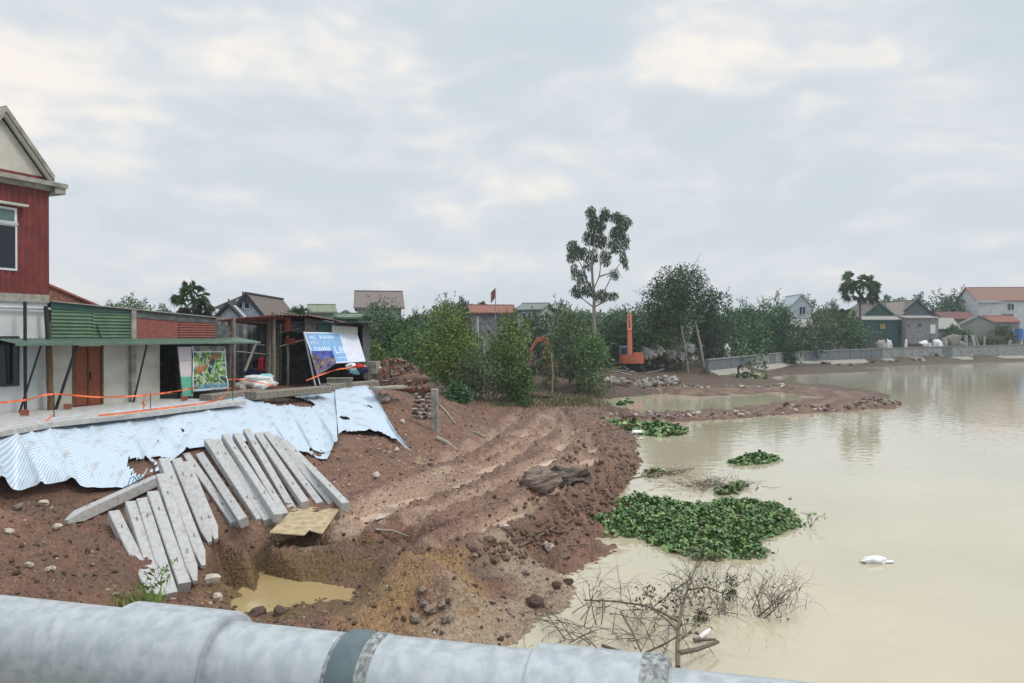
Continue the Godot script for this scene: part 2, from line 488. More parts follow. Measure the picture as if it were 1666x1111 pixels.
	lines.append([[860, 960, 0.2], [900, 965, 0.18], [880, 940, 0.12]])
	# inlet behind the spit
	lines.append([[985, 650, 0.0], [1075, 640, 0.0], [1150, 635, 0.0], [1210, 633, 0.0], [1270, 638, 0.0], [1310, 645, 0.0], [1290, 651, 0.0], [1260, 655, 0.0], [1190, 664, 0.0], [1110, 668, 0.0], [985, 670, 0.0], [972, 662, 0.0], [985, 650, 0.0]])
	lines.append([[1000, 660, -0.0], [1001, 660, -0.0]])
	# spit
	lines.append([[1000, 677, 0.25], [1110, 675, 0.3], [1200, 668, 0.35], [1290, 659, 0.5], [1350, 645, 0.6], [1420, 648, 0.6], [1445, 653, 0.45]])
	lines.append([[1330, 632, 0.55], [1260, 625, 0.55], [1180, 627, 0.55], [1120, 629, 0.65], [1060, 622, 0.9], [980, 620, 0.9], [940, 628, 0.9]])
	# far ground, foot of the river wall and the land behind it
	lines.append([[1010, 603, 1.0], [1080, 600, 1.0], [1140, 612, 0.7], [1200, 608, 0.5], [1280, 599, 0.5]])
	lines.append([[900, 600, 1.5], [1000, 588, 1.6], [1100, 578, 1.9], [1180, 572, 2.1]])
	for q in [[1153, 607, 1.5], [1179, 604, 1.5], [1205, 601, 1.6], [1250, 596, 1.8], [1290, 591, 2.1], [1340, 589, 2.2], [1400, 587, 2.4], [1450, 585.5, 2.4], [1500, 584, 2.5], [1580, 582, 2.6], [1666, 580, 2.7], [1780, 577.5, 2.7], [1900, 575, 2.8]]:
		var w := W(q[0], q[1], .8)
		for e in [[.992, .15], [1.0, .3], [1.012, q[2]], [1.06, q[2] + .2]]:
			pts.append(Vector2(w.x, -w.z) * e[0]); zs.append(e[1])
	for l in lines:
		for i in l.size() - 1:
			var a := W(l[i][0], l[i][1], l[i][2]); var b := W(l[i + 1][0], l[i + 1][1], l[i + 1][2])
			var k := maxi(1, int(a.distance_to(b) / maxf(0.5, -a.z * 0.05)))
			for j in k:
				var q := a.lerp(b, float(j) / k)
				pts.append(Vector2(q.x, -q.z)); zs.append(q.y)
	# river bed and the country round about
	for q in [[8, 58, -.45], [10, 60, -.5], [12, 61, -.5], [16, 64, -.5], [20, 66, -.5], [22.5, 66, -.4], [14, 67, -.4], [2.5, 12.5, -.6], [3, 15.5, -.5], [4.5, 18, -.7], [6, 22, -.7], [7, 28, -.7], [8, 33, -.7], [9, 38, -.6], [12, 42, -.6], [20, 46, -.7], [30, 50, -.7], [34, 58, -.7], [40, 70, -.8], [40, 85, -.7], [42, 98, -.5], [60, 60, -1], [100, 100, -1], [65, 112, -.7], [120, 140, -1], [15, 10, -1], [60, 0, -1], [400, 100, -1], [0, 4, -1], [-3, 8, -.1], [0, -60, -1], [60, -300, -1], [900, -900, -1], [900, 300, -1],
		[-8, 8, 1.0], [-11, 3, 1.0], [-14, -20, 1.2], [-60, -60, 2.9], [-60, 10, 2.9], [-16, 10, 2.0], [-16, 20, 2.9], [-30, 30, 2.9], [-12, 33, 2.9], [-8, 40, 2.9], [-5, 42, 2.0], [-14, 50, 2.6], [-5, 52, 1.6], [0, 56, 1.3], [-10, 70, 2.0], [0, 75, 1.6], [8, 90, 1.4], [-40, 60, 2.9], [-60, 120, 2.9], [0, 120, 2.4], [30, 150, 2.6], [60, 190, 2.8], [120, 220, 2.8], [300, 320, 2.8], [900, 700, 2.8], [-4000, 200, 3], [-4000, 5200, 3], [4000, 5200, 3], [4000, 900, 3], [-4000, -900, 3], [4000, -900, -1], [-600, 300, 3], [0, 400, 3], [300, 600, 3]]:
		pts.append(Vector2(q[0], q[1])); zs.append(q[2])
	var tri := Geometry2D.triangulate_delaunay(pts)
	gx = axis(-12.5, 6.0, 0.085, -1300, 1300, 1.085, 1.028)
	gd = axis(11.0, 30.0, 0.085, -800, 1300, 1.25, 1.022)
	var nx := gx.size(); var nd := gd.size()
	gh.resize(nx * nd)
	gh.fill(2.9)
	for t in tri.size() / 3:
		var a := pts[tri[t * 3]]; var b := pts[tri[t * 3 + 1]]; var c := pts[tri[t * 3 + 2]]
		var za := zs[tri[t * 3]]; var zb := zs[tri[t * 3 + 1]]; var zc := zs[tri[t * 3 + 2]]
		var den := (b.y - c.y) * (a.x - c.x) + (c.x - b.x) * (a.y - c.y)
		if absf(den) < 1e-9: continue
		var i0 := gx.bsearch(minf(a.x, minf(b.x, c.x))); var i1 := mini(gx.bsearch(maxf(a.x, maxf(b.x, c.x))), nx - 1)
		var j0 := gd.bsearch(minf(a.y, minf(b.y, c.y))); var j1 := mini(gd.bsearch(maxf(a.y, maxf(b.y, c.y))), nd - 1)
		for j in range(j0, j1 + 1):
			for i in range(i0, i1 + 1):
				var w0 := ((b.y - c.y) * (gx[i] - c.x) + (c.x - b.x) * (gd[j] - c.y)) / den
				if w0 < -1e-4: continue
				var w1 := ((c.y - a.y) * (gx[i] - c.x) + (a.x - c.x) * (gd[j] - c.y)) / den
				if w1 < -1e-4 or w0 + w1 > 1.0002: continue
				gh[j * nx + i] = w0 * za + w1 * zb + (1.0 - w0 - w1) * zc
	for pass_ in 2:
		var src := gh.duplicate()
		for j in range(1, nd - 1):
			for i in range(1, nx - 1):
				if gd[j] > 14.0 and gd[j] < 17.2 and gx[i] > -6.6 and gx[i] < -1.6: continue
				var o := j * nx + i
				gh[o] = src[o] * 0.4 + (src[o - 1] + src[o + 1] + src[o - nx] + src[o + nx]) * 0.15
	# wheel ruts
	var ruts := []
	for r in [[[545, 842], [640, 802], [740, 766], [810, 738], [868, 702], [892, 672]], [[600, 868], [700, 831], [800, 797], [880, 758], [925, 716], [925, 690], [918, 664]], [[575, 852], [670, 816], [765, 780], [845, 735], [900, 695], [905, 665]], [[690, 762], [770, 730], [820, 697], [850, 668]], [[670, 884], [790, 850], [850, 826], [930, 772], [965, 738], [960, 700]], [[880, 790], [950, 742], [985, 728]]]:
		ruts.append(flatline(r, 1.0))
	var sand := flatline([[850, 938], [880, 945], [915, 965], [905, 990], [850, 1010], [800, 1030], [770, 1050]], 0.12)
	var lane := flatline([[520, 860], [580, 838], [660, 800], [740, 766]], 1.0)
	var pitc := flatline([[360, 960], [450, 930], [560, 920], [640, 930]], 0.3)
	var pitf := flatline([[400, 1005], [500, 990], [600, 985], [660, 970]], 0.3)
	var mound := flatline([[610, 990], [660, 945], [710, 915], [760, 945], [800, 985], [720, 1000]], 0.7)
	var gully := flatline([[575, 895], [620, 903], [655, 905], [690, 892], [715, 880]], 0.62)
	var spit := flatline([[1000, 677], [1200, 668], [1290, 659], [1350, 645], [1440, 650], [1330, 632], [1260, 625], [1120, 629]], 0.5)
	puds = []
	for q in [[805, 757, 1.0, .22], [885, 752, 1.3, .26], [916, 722, .9, .34], [768, 779, .8, .16], [958, 738, .6, .4], [960, 722, .8, .2], [820, 836, .8, .16], [655, 812, .9, .18], [604, 834, .5, .2], [850, 706, .9, .2], [730, 797, .7, .14], [900, 700, .9, .16], [940, 700, .7, .16]]:
		var w := W(q[0], q[1], 1.0)
		var lev := 1e9
		for k in 14:
			var an := TAU * k / 14.0
			lev = minf(lev, hgt(w.x + 0.45 * cos(an) * q[2] * 1.3 + 0.89 * sin(an) * q[3] * 1.3, -w.z + 0.89 * cos(an) * q[2] * 1.3 - 0.45 * sin(an) * q[3] * 1.3))
		puds.append([w.x, -w.z, q[2], q[3], lev - 0.10])
	var cols := PackedColorArray()
	cols.resize(nx * nd)
	var red := Color(.330, .178, .118); var dark := Color(.172, .096, .068); var mud := Color(.58, .42, .315); var ochre := Color(.225, .140, .056)
	var tan := Color(.46, .36, .26); var brown := Color(.135, .095, .062); var green := Color(.050, .068, .022); var grey := Color(.20, .145, .105); var pink := Color(.42, .255, .18)
	for j in nd:
		for i in nx:
			var o := j * nx + i
			var x := gx[i]; var d := gd[j]
			var z := gh[o]
			var p := Vector2(x, d)
			var c := red
			var n1 := fn.get_noise_2d(x * 0.55, d * 0.55)
			if d > 9.0 and d < 110.0 and x > -16.0 and x < 48.0:
				var n2 := fn.get_noise_2d(x * 2.3 + 40.0, d * 2.3)
				var n4 := fn2.get_noise_2d(x * 6.5, d * 6.5)
				c = red.lerp(dark, clampf(0.35 + n2 * 0.9 + n1 * 0.5, 0, 1))
				c = c.lerp(grey, clampf(n1 * 1.4 - 0.25, 0, 0.6))
				var amp := 0.09
				if z > 2.75 and x < -3.0: amp = 0.015
				if d > 16.5 and z > 1.5 and x < -4.5 and x < -9.0 + (d - 16.5) * .55: amp = 0.02
				if d < 62.0:
					if x > -9.0 and x < 9.0 and d > 15.0:
						var rd := 1e9
						for r in ruts: rd = minf(rd, line_dist(p, r))
						var road := sstep(0.75, 1.02, z) * sstep(1.5, 1.15, z)
						if rd < 1.3:
							var jit := rd + n2 * 0.22
							z += (-0.14 * exp(-jit * jit * 14.0) + 0.12 * exp(-(jit - 0.48) * (jit - 0.48) * 16.0))
							var wet := sstep(0.42, 0.2, jit + n4 * 0.08 + n1 * 0.3) * road
							c = c.lerp(dark, sstep(.22, .08, absf(jit - .52)) * road * .55)
							c = c.lerp(mud, wet * 0.85)
						amp = lerpf(amp, 0.085, road)
						# tread lugs pressed across the ruts
						if rd < 0.3: z += 0.018 * sin((x * 0.5 + d * 0.87) * 21.0) * sstep(0.3, 0.1, rd)
						c = c.lerp(pink, road * clampf(0.35 + n1 * 0.8 - n4 * 0.25, 0, 0.75))
						var ld := line_dist(p, lane)
						c = c.lerp(mud, sstep(0.85, 0.2, ld + n2 * 0.35) * 0.75)
						if ld < 0.7: amp = lerpf(0.03, amp, ld / 0.7)
					if d < 22.0:
						var pd := minf(line_dist(p, pitc), line_dist(p, pitf))
						c = c.lerp(ochre, sstep(1.1, 0.6, pd + n2 * 0.2) * sstep(0.80, 0.6, z))
						if pd < 0.9 and z < 0.8: amp = 0.045
						var md := line_dist(p, mound)
						c = c.lerp(Color(.42, .26, .115), sstep(0.8, 0.3, md + n2 * 0.3) * 0.85)
						var gu := line_dist(p, gully)
						c = c.lerp(dark, sstep(0.5, 0.2, gu + n4 * 0.08) * 0.7)  # shade under the cliff overhang, put into the earth colour
						var sd := line_dist(p, sand)
						c = c.lerp(tan, sstep(1.15, 0.5, sd + n2 * 0.3) * (0.95 if n4 < 0.35 else 0.35))
						if sd < 0.8: amp = 0.05
						if x < -5.5 and z < 1.7: c = c.lerp(Color(.20, .110, .070), 0.5)
				else:
					c = c.lerp(brown, 0.6)
				if d > 34.0:
					c = c.lerp(brown, sstep(38.0, 60.0, d) * 0.7)
					c = c.lerp(green, sstep(0.15, 0.5, n1 + n2 * 0.3) * sstep(40.0, 50.0, d) * (1.0 if x < 12.0 else 0.3))
					var sp := line_dist(p, spit)
					if sp < 4.5 and z > .2:
						var tk := sin(sp * 5.2 + n1 * 2.5)
						z += .05 * tk
					c = c.lerp(Color(.25, .145, .105), sstep(5.0, 2.0, sp + n1 * 2.0) * 0.85).lerp(dark, sstep(.1, .5, fn2.get_noise_2d(x * .5 + d * .9, d * .35)) * .5)
					if sp < 4.5: c = c.lerp(mud, sstep(.35, 1.0, -sin(sp * 5.2 + n1 * 2.5)) * .4)
				if z > -0.2 and z < 0.14 and d > 19.0 and d < 60.0: c = c.lerp(dark, 0.3)
				var rough := amp if d < 45.0 else amp * 1.5
				z += rough * (n2 * 1.1 + fn.get_noise_2d(x * 5.5, d * 5.5) * 0.75) + rough * 0.45 * n4 - rough * 0.9 * absf(fn2.get_noise_2d(x * 3.3 + 9.0, d * 3.3))
				if d > 15.0 and d < 46.0 and x > -6.0 and x < 6.0:
					for q in puds:
						var ex: float = x - q[0]; var ed: float = d - q[1]
						var e: float = sqrt(pow((ex * 0.45 + ed * 0.89) / q[2], 2.0) + pow((ex * 0.89 - ed * 0.45) / q[3], 2.0)) + n2 * 0.35 + n4 * 0.2
						if e < 1.9:
							z = lerpf(z, q[4] - 0.05, sstep(1.7, 0.8, e))
							c = c.lerp(mud, sstep(2.0, 1.2, e) * 0.7)
				if gh[o] < -0.02: z = minf(z, gh[o] * 0.6)
				elif z < 0.02 and gh[o] > 0.01 and d > 18.0: z = maxf(z, -0.02)
			elif d >= 110.0 or x <= -16.0 or x >= 48.0:
				c = green.lerp(brown, clampf(0.5 + n1, 0, 1))
				if z < 0.5: c = brown
			gh[o] = z
			cols[o] = c
	var nrm := PackedVector3Array(); nrm.resize(nx * nd)
	var vs := PackedVector3Array(); vs.resize(nx * nd)
	for j in nd:
		for i in nx:
			var o := j * nx + i
			vs[o] = Vector3(gx[i], gh[o], -gd[j])
			var il := maxi(i - 1, 0); var ir := mini(i + 1, nx - 1); var jl := maxi(j - 1, 0); var jr := mini(j + 1, nd - 1)
			nrm[o] = Vector3(-(gh[j * nx + ir] - gh[j * nx + il]) / (gx[ir] - gx[il]), 1.0, (gh[jr * nx + i] - gh[jl * nx + i]) / (gd[jr] - gd[jl])).normalized()
	var idx := PackedInt32Array(); idx.resize((nx - 1) * (nd - 1) * 6)
	var k := 0
	for j in nd - 1:
		for i in nx - 1:
			var o := j * nx + i
			idx[k] = o; idx[k + 1] = o + nx; idx[k + 2] = o + nx + 1; idx[k + 3] = o; idx[k + 4] = o + nx + 1; idx[k + 5] = o + 1
			k += 6
	var arr := []
	arr.resize(Mesh.ARRAY_MAX)
	arr[Mesh.ARRAY_VERTEX] = vs; arr[Mesh.ARRAY_NORMAL] = nrm; arr[Mesh.ARRAY_COLOR] = cols; arr[Mesh.ARRAY_INDEX] = idx
	var m := ArrayMesh.new()
	m.add_surface_from_arrays(Mesh.PRIMITIVE_TRIANGLES, arr)
	var e := vcol("earth", .8)
	e.albedo_texture = noise_tex(Color(.62, .60, .59), Color(1, 1, 1), .03, 91, 1024, 8, .7)
	e.uv1_triplanar = true; e.uv1_world_triplanar = true
	e.uv1_scale = Vector3.ONE * 0.45
	e.heightmap_enabled = true; e.heightmap_texture = noise_tex(Color.BLACK, Color.WHITE, .02, 92, 1024, 7, .9); e.heightmap_scale = 7.0
	e.roughness = 1.0
	e.roughness_texture = noise_tex(Color(.38, .38, .38), Color(1, 1, 1), .015, 93, 1024, 6, .7)
	e.metallic_specular = 0.5
	var g := place(m, "ground", e, self)
	g.set_meta("kind", "structure")
	print("ground ", nx, "x", nd)

func make_water() -> void:
	var w := StandardMaterial3D.new()
	w.resource_name = "muddy_water"
	w.albedo_color = Color(.49, .445, .33).linear_to_srgb()
	w.roughness = 0.025
	w.metallic_specular = 0.5
	w.uv1_triplanar = true; w.uv1_world_triplanar = true
	w.uv1_scale = Vector3(.02, .02, .02)
	w.albedo_texture = noise_tex(Color(.93, .925, .91), Color(1, 1, 1), .004, 56, 1024, 5, .8)
	w.heightmap_enabled = true
	w.heightmap_texture = noise_tex(Color.BLACK, Color.WHITE, .05, 55, 1024, 4, 1.0)
	w.heightmap_scale = 0.7
	M["water"] = w
	var b := MB.new()
	var xs := [-14.0, -3.0, 60.0, 1300.0]
	var ds := [-800.0, 2.0, 130.0, 900.0]
	for i in 3:
		for j in 3:
			if i == 0 and j == 2: continue
			b.quad(Vector3(xs[i], 0, -ds[j]), Vector3(xs[i], 0, -ds[j + 1]), Vector3(xs[i + 1], 0, -ds[j + 1]), Vector3(xs[i + 1], 0, -ds[j]))
	struct(b, "river_water", w)
	var pw := w.duplicate()
	pw.resource_name = "pit_water_mud"
	pw.albedo_color = Color(.36, .275, .135).linear_to_srgb()
	pw.roughness = 0.1
	M["pit_water"] = pw
	var q := MB.new()
	var a := W(345, 1000, .22); var c := W(700, 925, .22)
	q.quad(Vector3(a.x, .22, a.z), Vector3(a.x, .22, c.z), Vector3(c.x, .22, c.z), Vector3(c.x, .22, a.z))
	struct(q, "pit_water", pw)
	# puddles standing in the ruts
	var pm := w.duplicate()
	pm.resource_name = "puddle_mud"
	pm.albedo_color = Color(.50, .385, .30).linear_to_srgb()
	pm.roughness = 0.08
	for u in puds:
		var b2 := MB.new()
		var ctr := Vector3(u[0], u[4], -u[1])
		for k in 20:
			var A: Vector3 = ctr + Vector3(0.45, 0, -0.89) * cos(TAU * k / 20.0) * u[2] * 1.3 + Vector3(0.89, 0, 0.45) * sin(TAU * k / 20.0) * u[3] * 1.3
			var B: Vector3 = ctr + Vector3(0.45, 0, -0.89) * cos(TAU * (k + 1) / 20.0) * u[2] * 1.3 + Vector3(0.89, 0, 0.45) * sin(TAU * (k + 1) / 20.0) * u[3] * 1.3
			b2.tri(ctr, B, A)
		struct(b2, "puddle_water", pm)

func make_hills() -> void:
	# faint ridge far behind the village
	var b := MB.new()
	var prev := []
	var hm := mk("hill_woods", Color(.05, .085, .035), Color(.10, .14, .06), .95, .004, .02, 0, 44)
	for k in 61:
		var t := k / 60.0
		var px := 1180.0 + 620.0 * t
		var hh := 0.0
		for g in [[1440, 54, 120], [1405, 56, 50], [1462, 62, 60], [1540, 52, 60], [1345, 36, 70], [1620, 40, 70], [1720, 30, 60]]:
			hh = maxf(hh, g[1] * exp(-pow((px - g[0]) / g[2], 2.0)))
		hh = maxf(hh + fn.get_noise_1d(t * 9.0) * 9.0 + fn.get_noise_1d(t * 40.0) * 2.5, 3.0)
		var top := V(px, 548.0 - hh, 1000.0)
		var foot := V(px, 548.0, 900.0); foot.y = 2.0
		var back := V(px, 548.0, 1150.0); back.y = 2.0
		if prev: 
			b.quad(prev[0], prev[1], top, foot); b.quad(prev[1], prev[2], back, top)
		prev = [foot, top, back]
	struct(b, "hills", hm)
# ---------------------------------------------------------------- bridge rail at the camera
func make_railing() -> void:
	var c0 := V(0, 1041, .94); var c1 := V(1250, 1197, .71)
	var dir := c1 - c0
	var at := func(px: float) -> Vector3:
		var k := (px - 833.0) / FPX
		var s := (k * -c0.z - c0.x) / (dir.x - k * -dir.z)
		return c0 + dir * s
	var t := thing("bridge_rail", "mottled galvanised steel pipe handrail of the bridge across the bottom of the view", "handrail", at.call(600.0))
	var cyl := func(a: float, b: float, r: float, called: String, mat: Material) -> void:
		var m := MB.new()
		var pa: Vector3 = at.call(a); var pb: Vector3 = at.call(b)
		var ax := (pb - pa).normalized()
		m.tube([pa, pa + ax * .0015, pa + ax * .004, pb - ax * .004, pb - ax * .0015, pb], [r - .004, r - .0012, r, r, r - .0012, r - .004], 96, Color.WHITE)
		part(m, called, mat, t)
	cyl.call(-1400.0, 330.0, .0500, "pipe", M.galvanised)
	cyl.call(205.0, 372.0, .0590, "sleeve", M.galvanised)
	cyl.call(326.0, 566.0, .0490, "pipe", M.galvanised)
	cyl.call(552.0, 570.0, .0506, "worn_end", M.old_galvanised)
	cyl.call(560.0, 610.0, .0535, "joint_ring", M.joint_grey)
	cyl.call(600.0, 628.0, .0528, "worn_end", M.old_galvanised)
	cyl.call(620.0, 900.0, .0515, "pipe", M.galvanised)
	cyl.call(868.0, 1085.0, .0590, "sleeve", M.galvanised)
	cyl.call(1040.0, 1089.0, .0595, "worn_end", M.old_galvanised)
	cyl.call(1080.0, 3400.0, .0485, "pipe", M.galvanised)
	# the deck the viewer stands on, below and behind the rail
	var dk := MB.new()
	var across := Vector3(-dir.z, 0, dir.x).normalized()
	if across.z < 0: across = -across
	var along := Vector3(dir.x, 0, dir.z).normalized()
	var d0 := Vector3(c0.x, 3.45, c0.z) + across * .05
	dk.hexa([d0 - along * 30, d0 + along * 30, d0 + along * 30 + across * 7, d0 - along * 30 + across * 7, d0 - along * 30 + Vector3(0, .3, 0), d0 + along * 30 + Vector3(0, .3, 0), d0 + along * 30 + across * 7 + Vector3(0, .3, 0), d0 - along * 30 + across * 7 + Vector3(0, .3, 0)])
	struct(dk, "bridge_deck", M.old_concrete)
	for px in [-1300.0, 2600.0]:
		var pt: Vector3 = at.call(px)
		var pb := MB.new()
		pb.beam(Vector3(pt.x, 3.7, pt.z), pt, .08, .08)
		part(pb, "post", M.galvanised, t)
	var hole := MB.new()
	var h: Vector3 = at.call(925.0)
	var nn := (EYE - h).normalized()
	var ax2 := dir.normalized()
	var pp := (nn - ax2 * nn.dot(ax2)).normalized()
	pp = pp.rotated(ax2, -0.18)
	hole.tube([h + pp * .054, h + pp * .0585], [.0035, .003], 12)
	part(hole, "bolt", M.old_galvanised, t)

# ---------------------------------------------------------------- facade frame of house and sheds
const FA := Vector3(-13.56, 0, -21.05)
const FU := Vector3(0.3998, 0, -0.9166)
const FN := Vector3(0.9166, 0, 0.3998)
func fu(px: float, off := 0.0) -> float:
	var a := FA + FN * off
	var k := (px - 833.0) / FPX
	return (k * -a.z - a.x) / (FU.x - k * -FU.z)
func FP(u: float, z: float, off := 0.0) -> Vector3:
	return Vector3(FA.x, z, FA.z) + FU * u + FN * off
func fz(px: float, py: float, off := 0.0) -> float:
	var p := FP(fu(px, off), 5, off)
	return V(px, py, -p.z).y
func fbox(b: MB, u0: float, u1: float, z0: float, z1: float, o0: float, o1: float) -> void:
	b.hexa([FP(u0, z0, o0), FP(u1, z0, o0), FP(u1, z1, o0), FP(u0, z1, o0), FP(u0, z0, o1), FP(u1, z0, o1), FP(u1, z1, o1), FP(u0, z1, o1)])
func fpart(u0: float, u1: float, z0: float, z1: float, o0: float, o1: float, called: String, mat: Material, parent: Node) -> MeshInstance3D:
	var b := MB.new()
	fbox(b, u0, u1, z0, z1, o0, o1)
	return part(b, called, mat, parent)
func pole(a: Vector3, b: Vector3, r: float, called: String, mat: Material, parent: Node, wob := 0.0, r1 := -1.0) -> MeshInstance3D:
	var m := MB.new()
	var pts := []; var rr := []
	var k := 5
	for i in k + 1:
		var s := float(i) / k
		pts.append(a.lerp(b, s) + (rvec() * wob if i > 0 and i < k else Vector3.ZERO)); rr.append(lerpf(r, r if r1 < 0 else r1, s) * rnd(.94, 1.06))
	m.tube(pts, rr, 8)
	return part(m, called, mat, parent)

func make_sheds() -> void:
	var gz := 2.9
	# ---- two-storey red house
	var h := thing("red_house", "two-storey house with ribbed red metal upper wall and concrete gable", "house", FP(-2, gz, -3))
	var ue := 1.35
	fpart(-6, ue, gz - .4, 5.95, -6, 0, "lower_wall", M.white_wall, h)
	fpart(-6, ue + .02, 5.95, 6.17, -6, .06, "ring_beam", M.old_concrete, h)
	fpart(-6, ue, 6.17, 9.1, -6, -.05, "upper_wall", M.white_wall, h)
	var rw := MB.new()
	rw.wavy(FP(-6, 6.15, .02), FP(ue, 6.15, .02) - FP(-6, 6.15, .02), Vector3(0, 2.95, 0), 40, .028, FN)
	part(rw, "red_cladding", M.red_metal, h)
	var rs := MB.new()
	rs.wavy(FP(ue + .02, 6.15, .02), FN * -6.0, Vector3(0, 2.95, 0), 50, .016, FU)
	part(rs, "red_cladding", M.red_metal, h)
	fpart(-6, ue + .04, 9.08, 9.2, -6, .14, "eave_beam", M.old_concrete, h)
	var le := fpart(-6, ue + .42, 9.2, 9.32, -6.3, .3, "eave_ledge", M.old_concrete, h)
	fpart(ue + .05, ue + .38, 9.02, 9.2, -.5, .25, "bracket", M.old_concrete, h)
	# concrete gable over the front, ridge running back
	var ga := MB.new()
	var ap := 10.95; var um := .05; var uw := 1.32
	ga.hexa([FP(um - uw, 9.32, -.02), FP(um + uw, 9.32, -.02), FP(um, ap - .12, -.02), FP(um, ap - .12, -.02), FP(um - uw, 9.32, -.3), FP(um + uw, 9.32, -.3), FP(um, ap - .12, -.3), FP(um, ap - .12, -.3)])
	part(ga, "gable_wall", M.cream_wall, h)
	fpart(um - uw + .1, um + uw - .1, 9.32, 9.46, -.02, .0, "red_band", M.red_metal, h)
	for s in [-1.0, 1.0]:
		var rb := MB.new()
		var a := FP(um, ap, 0); var e := FP(um + s * (uw + .05), 9.36, 0)
		var per := Vector3.UP * .16
		rb.hexa([a - FN * 6, e - FN * 6, e - FN * 6 + per, a - FN * 6 + per, a + FN * .22, e + FN * .22, e + FN * .22 + per, a + FN * .22 + per])
		part(rb, "roof_slab", M.old_concrete, h)
		var fb := MB.new()
		fb.hexa([a - Vector3.UP * .1 + FN * .06, e - Vector3.UP * .1 + FN * .06, e + FN * .06, a + FN * .06, a - Vector3.UP * .1 + FN * .16, e - Vector3.UP * .1 + FN * .16, e + FN * .16, a + FN * .16])
		part(fb, "gable_trim", M.cream_wall, h)
	# upper window
	var win := fpart(-.75, .44, 6.78, 8.46, .0, .06, "window", M.white_frame, h)
	fpart(-.70, -.18, 6.84, 7.96, .05, .07, "pane", M.glass_dark, win)
	fpart(-.12, .38, 6.84, 7.96, .05, .07, "pane", M.glass_dark, win)
	fpart(-.70, .36, 8.10, 8.40, .05, .07, "pane", mk("green_glass", Color(.07, .13, .13), Color(.10, .17, .17), .15, 1.0), win)
	fpart(-.8, .45, 8.0, 8.07, .05, .09, "transom", M.aqua_wall, win)
	fpart(-.95, .66, 8.52, 8.58, .0, .22, "canopy", M.cream_wall, h)
	# lower window, gutter, pipe
	var lw := fpart(-1.2, .5, 3.68, 5.02, .0, .05, "window", M.black_trim, h)
	fpart(-.35, .42, 3.76, 4.92, .04, .065, "pane", M.glass_dark, lw)
	fpart(-1.1, -.42, 3.76, 4.92, .04, .065, "pane", M.glass_dark, lw)
	pole(FP(-6, 5.82, .1), FP(ue, 5.78, .1), .035, "gutter", M.blue_wall, h)
	# ---- shed row
	var t := thing("shed_row", "long low shed with cream walls, brown door and green and red metal fascia", "shed", FP(5, gz, -2))
	var zr := func(u: float) -> float: return 6.05 - .048 * u
	var ud0 := fu(119); var ud1 := fu(166); var uo0 := fu(260); var uo1 := fu(292); var uend := fu(374)
	fpart(ue + .02, ud0, gz - .3, 5.4, -.15, 0, "wall", M.cream_wall, t)
	fpart(ud0, ud1, 4.72, 5.4, -.15, 0, "wall", M.cream_wall, t)
	fpart(ud1, uo0, gz - .3, 5.4, -.15, 0, "wall", M.cream_wall, t)
	fpart(uo0, uo1 + .05, 4.75, 5.4, -.15, 0, "wall", M.cream_wall, t)
	fpart(uo1 + .05, uend, gz - .3, 5.4, -.15, 0, "wall", M.grey_board, t)
	fpart(ue + .02, uend, gz - .3, 5.4, -5.2, -5.0, "back_wall", M.grey_board, t)
	fpart(uend - .15, uend, gz - .3, 5.4, -5.0, -.15, "end_wall", M.grey_board, t)
	fpart(uo0 - 1.0, uo0 - .9, gz - .3, 5.4, -5.0, -.15, "partition", M.grey_board, t)
	fpart(uo0 - .9, uend - .15, gz - .02, gz + .01, -5.0, -.1, "floor_slab", M.old_concrete, t)
	var roof := MB.new()
	roof.hexa([FP(ue + .03, zr.call(ue), .16), FP(uend - .3, zr.call(uend), .16), FP(uend - .3, zr.call(uend) + .03, .16), FP(ue + .03, zr.call(ue) + .03, .16), FP(ue + .03, zr.call(ue) + .25, -5.3), FP(uend - .3, zr.call(uend) + .25, -5.3), FP(uend - .3, zr.call(uend) + .28, -5.3), FP(ue + .03, zr.call(ue) + .28, -5.3)])
	part(roof, "roof", M.tin_grey, t)
	# fascia: dark strip, green corrugated sheet, red sheets
	var um2 := fu(210); var ur1 := fu(216); var ur2 := fu(290); var ur3 := fu(347)
	var st := MB.new()
	st.hexa([FP(ue + .05, 5.80, .05), FP(um2, 5.66, .05), FP(um2, zr.call(um2), .05), FP(ue + .05, zr.call(ue), .05), FP(ue + .05, 5.80, .09), FP(um2, 5.66, .09), FP(um2, zr.call(um2), .09), FP(ue + .05, zr.call(ue), .09)])
	part(st, "eave_strip", M.dark_green, t)
	var st2 := MB.new()
	st2.hexa([FP(ur1, 5.60, .05), FP(ur3, 5.44, .05), FP(ur3, zr.call(ur3), .05), FP(ur1, zr.call(ur1), .05), FP(ur1, 5.60, .09), FP(ur3, 5.44, .09), FP(ur3, zr.call(ur3), .09), FP(ur1, zr.call(ur1), .09)])
	part(st2, "eave_strip", M.grey_board, t)
	for seg in [[ue + .06, 2.75, 0.0], [2.72, um2, .012]]:
		var gsh := MB.new()
		gsh.wavy(FP(seg[0], 4.9, .07 + seg[2]), Vector3(0, .93 - seg[2] * 4, 0), FP(seg[1], 4.9, .07) - FP(seg[0], 4.9, .07), 9, .017, FN)
		part(gsh, "green_sheet", M.green_metal, t)
	fpart(ur1 + .02, ur2, 4.92, 5.58, .05, .07, "red_sheet", M.rust_red, t)
	var rsh := MB.new()
	rsh.wavy(FP(ur2 - .05, 4.92, .09), Vector3(0, .58, 0), FP(ur3, 4.92, .09) - FP(ur2 - .05, 4.92, .09), 7, .017, FN)
	part(rsh, "red_sheet", M.rust_red, t)
	fpart(um2 - .02, ur1 + .02, gz, 5.84, .0, .14, "column", M.old_concrete, t)
	# panelled door
	var door := fpart(ud0, ud1, gz - .05, 4.72, -.1, -.02, "door", M.door_wood, t)
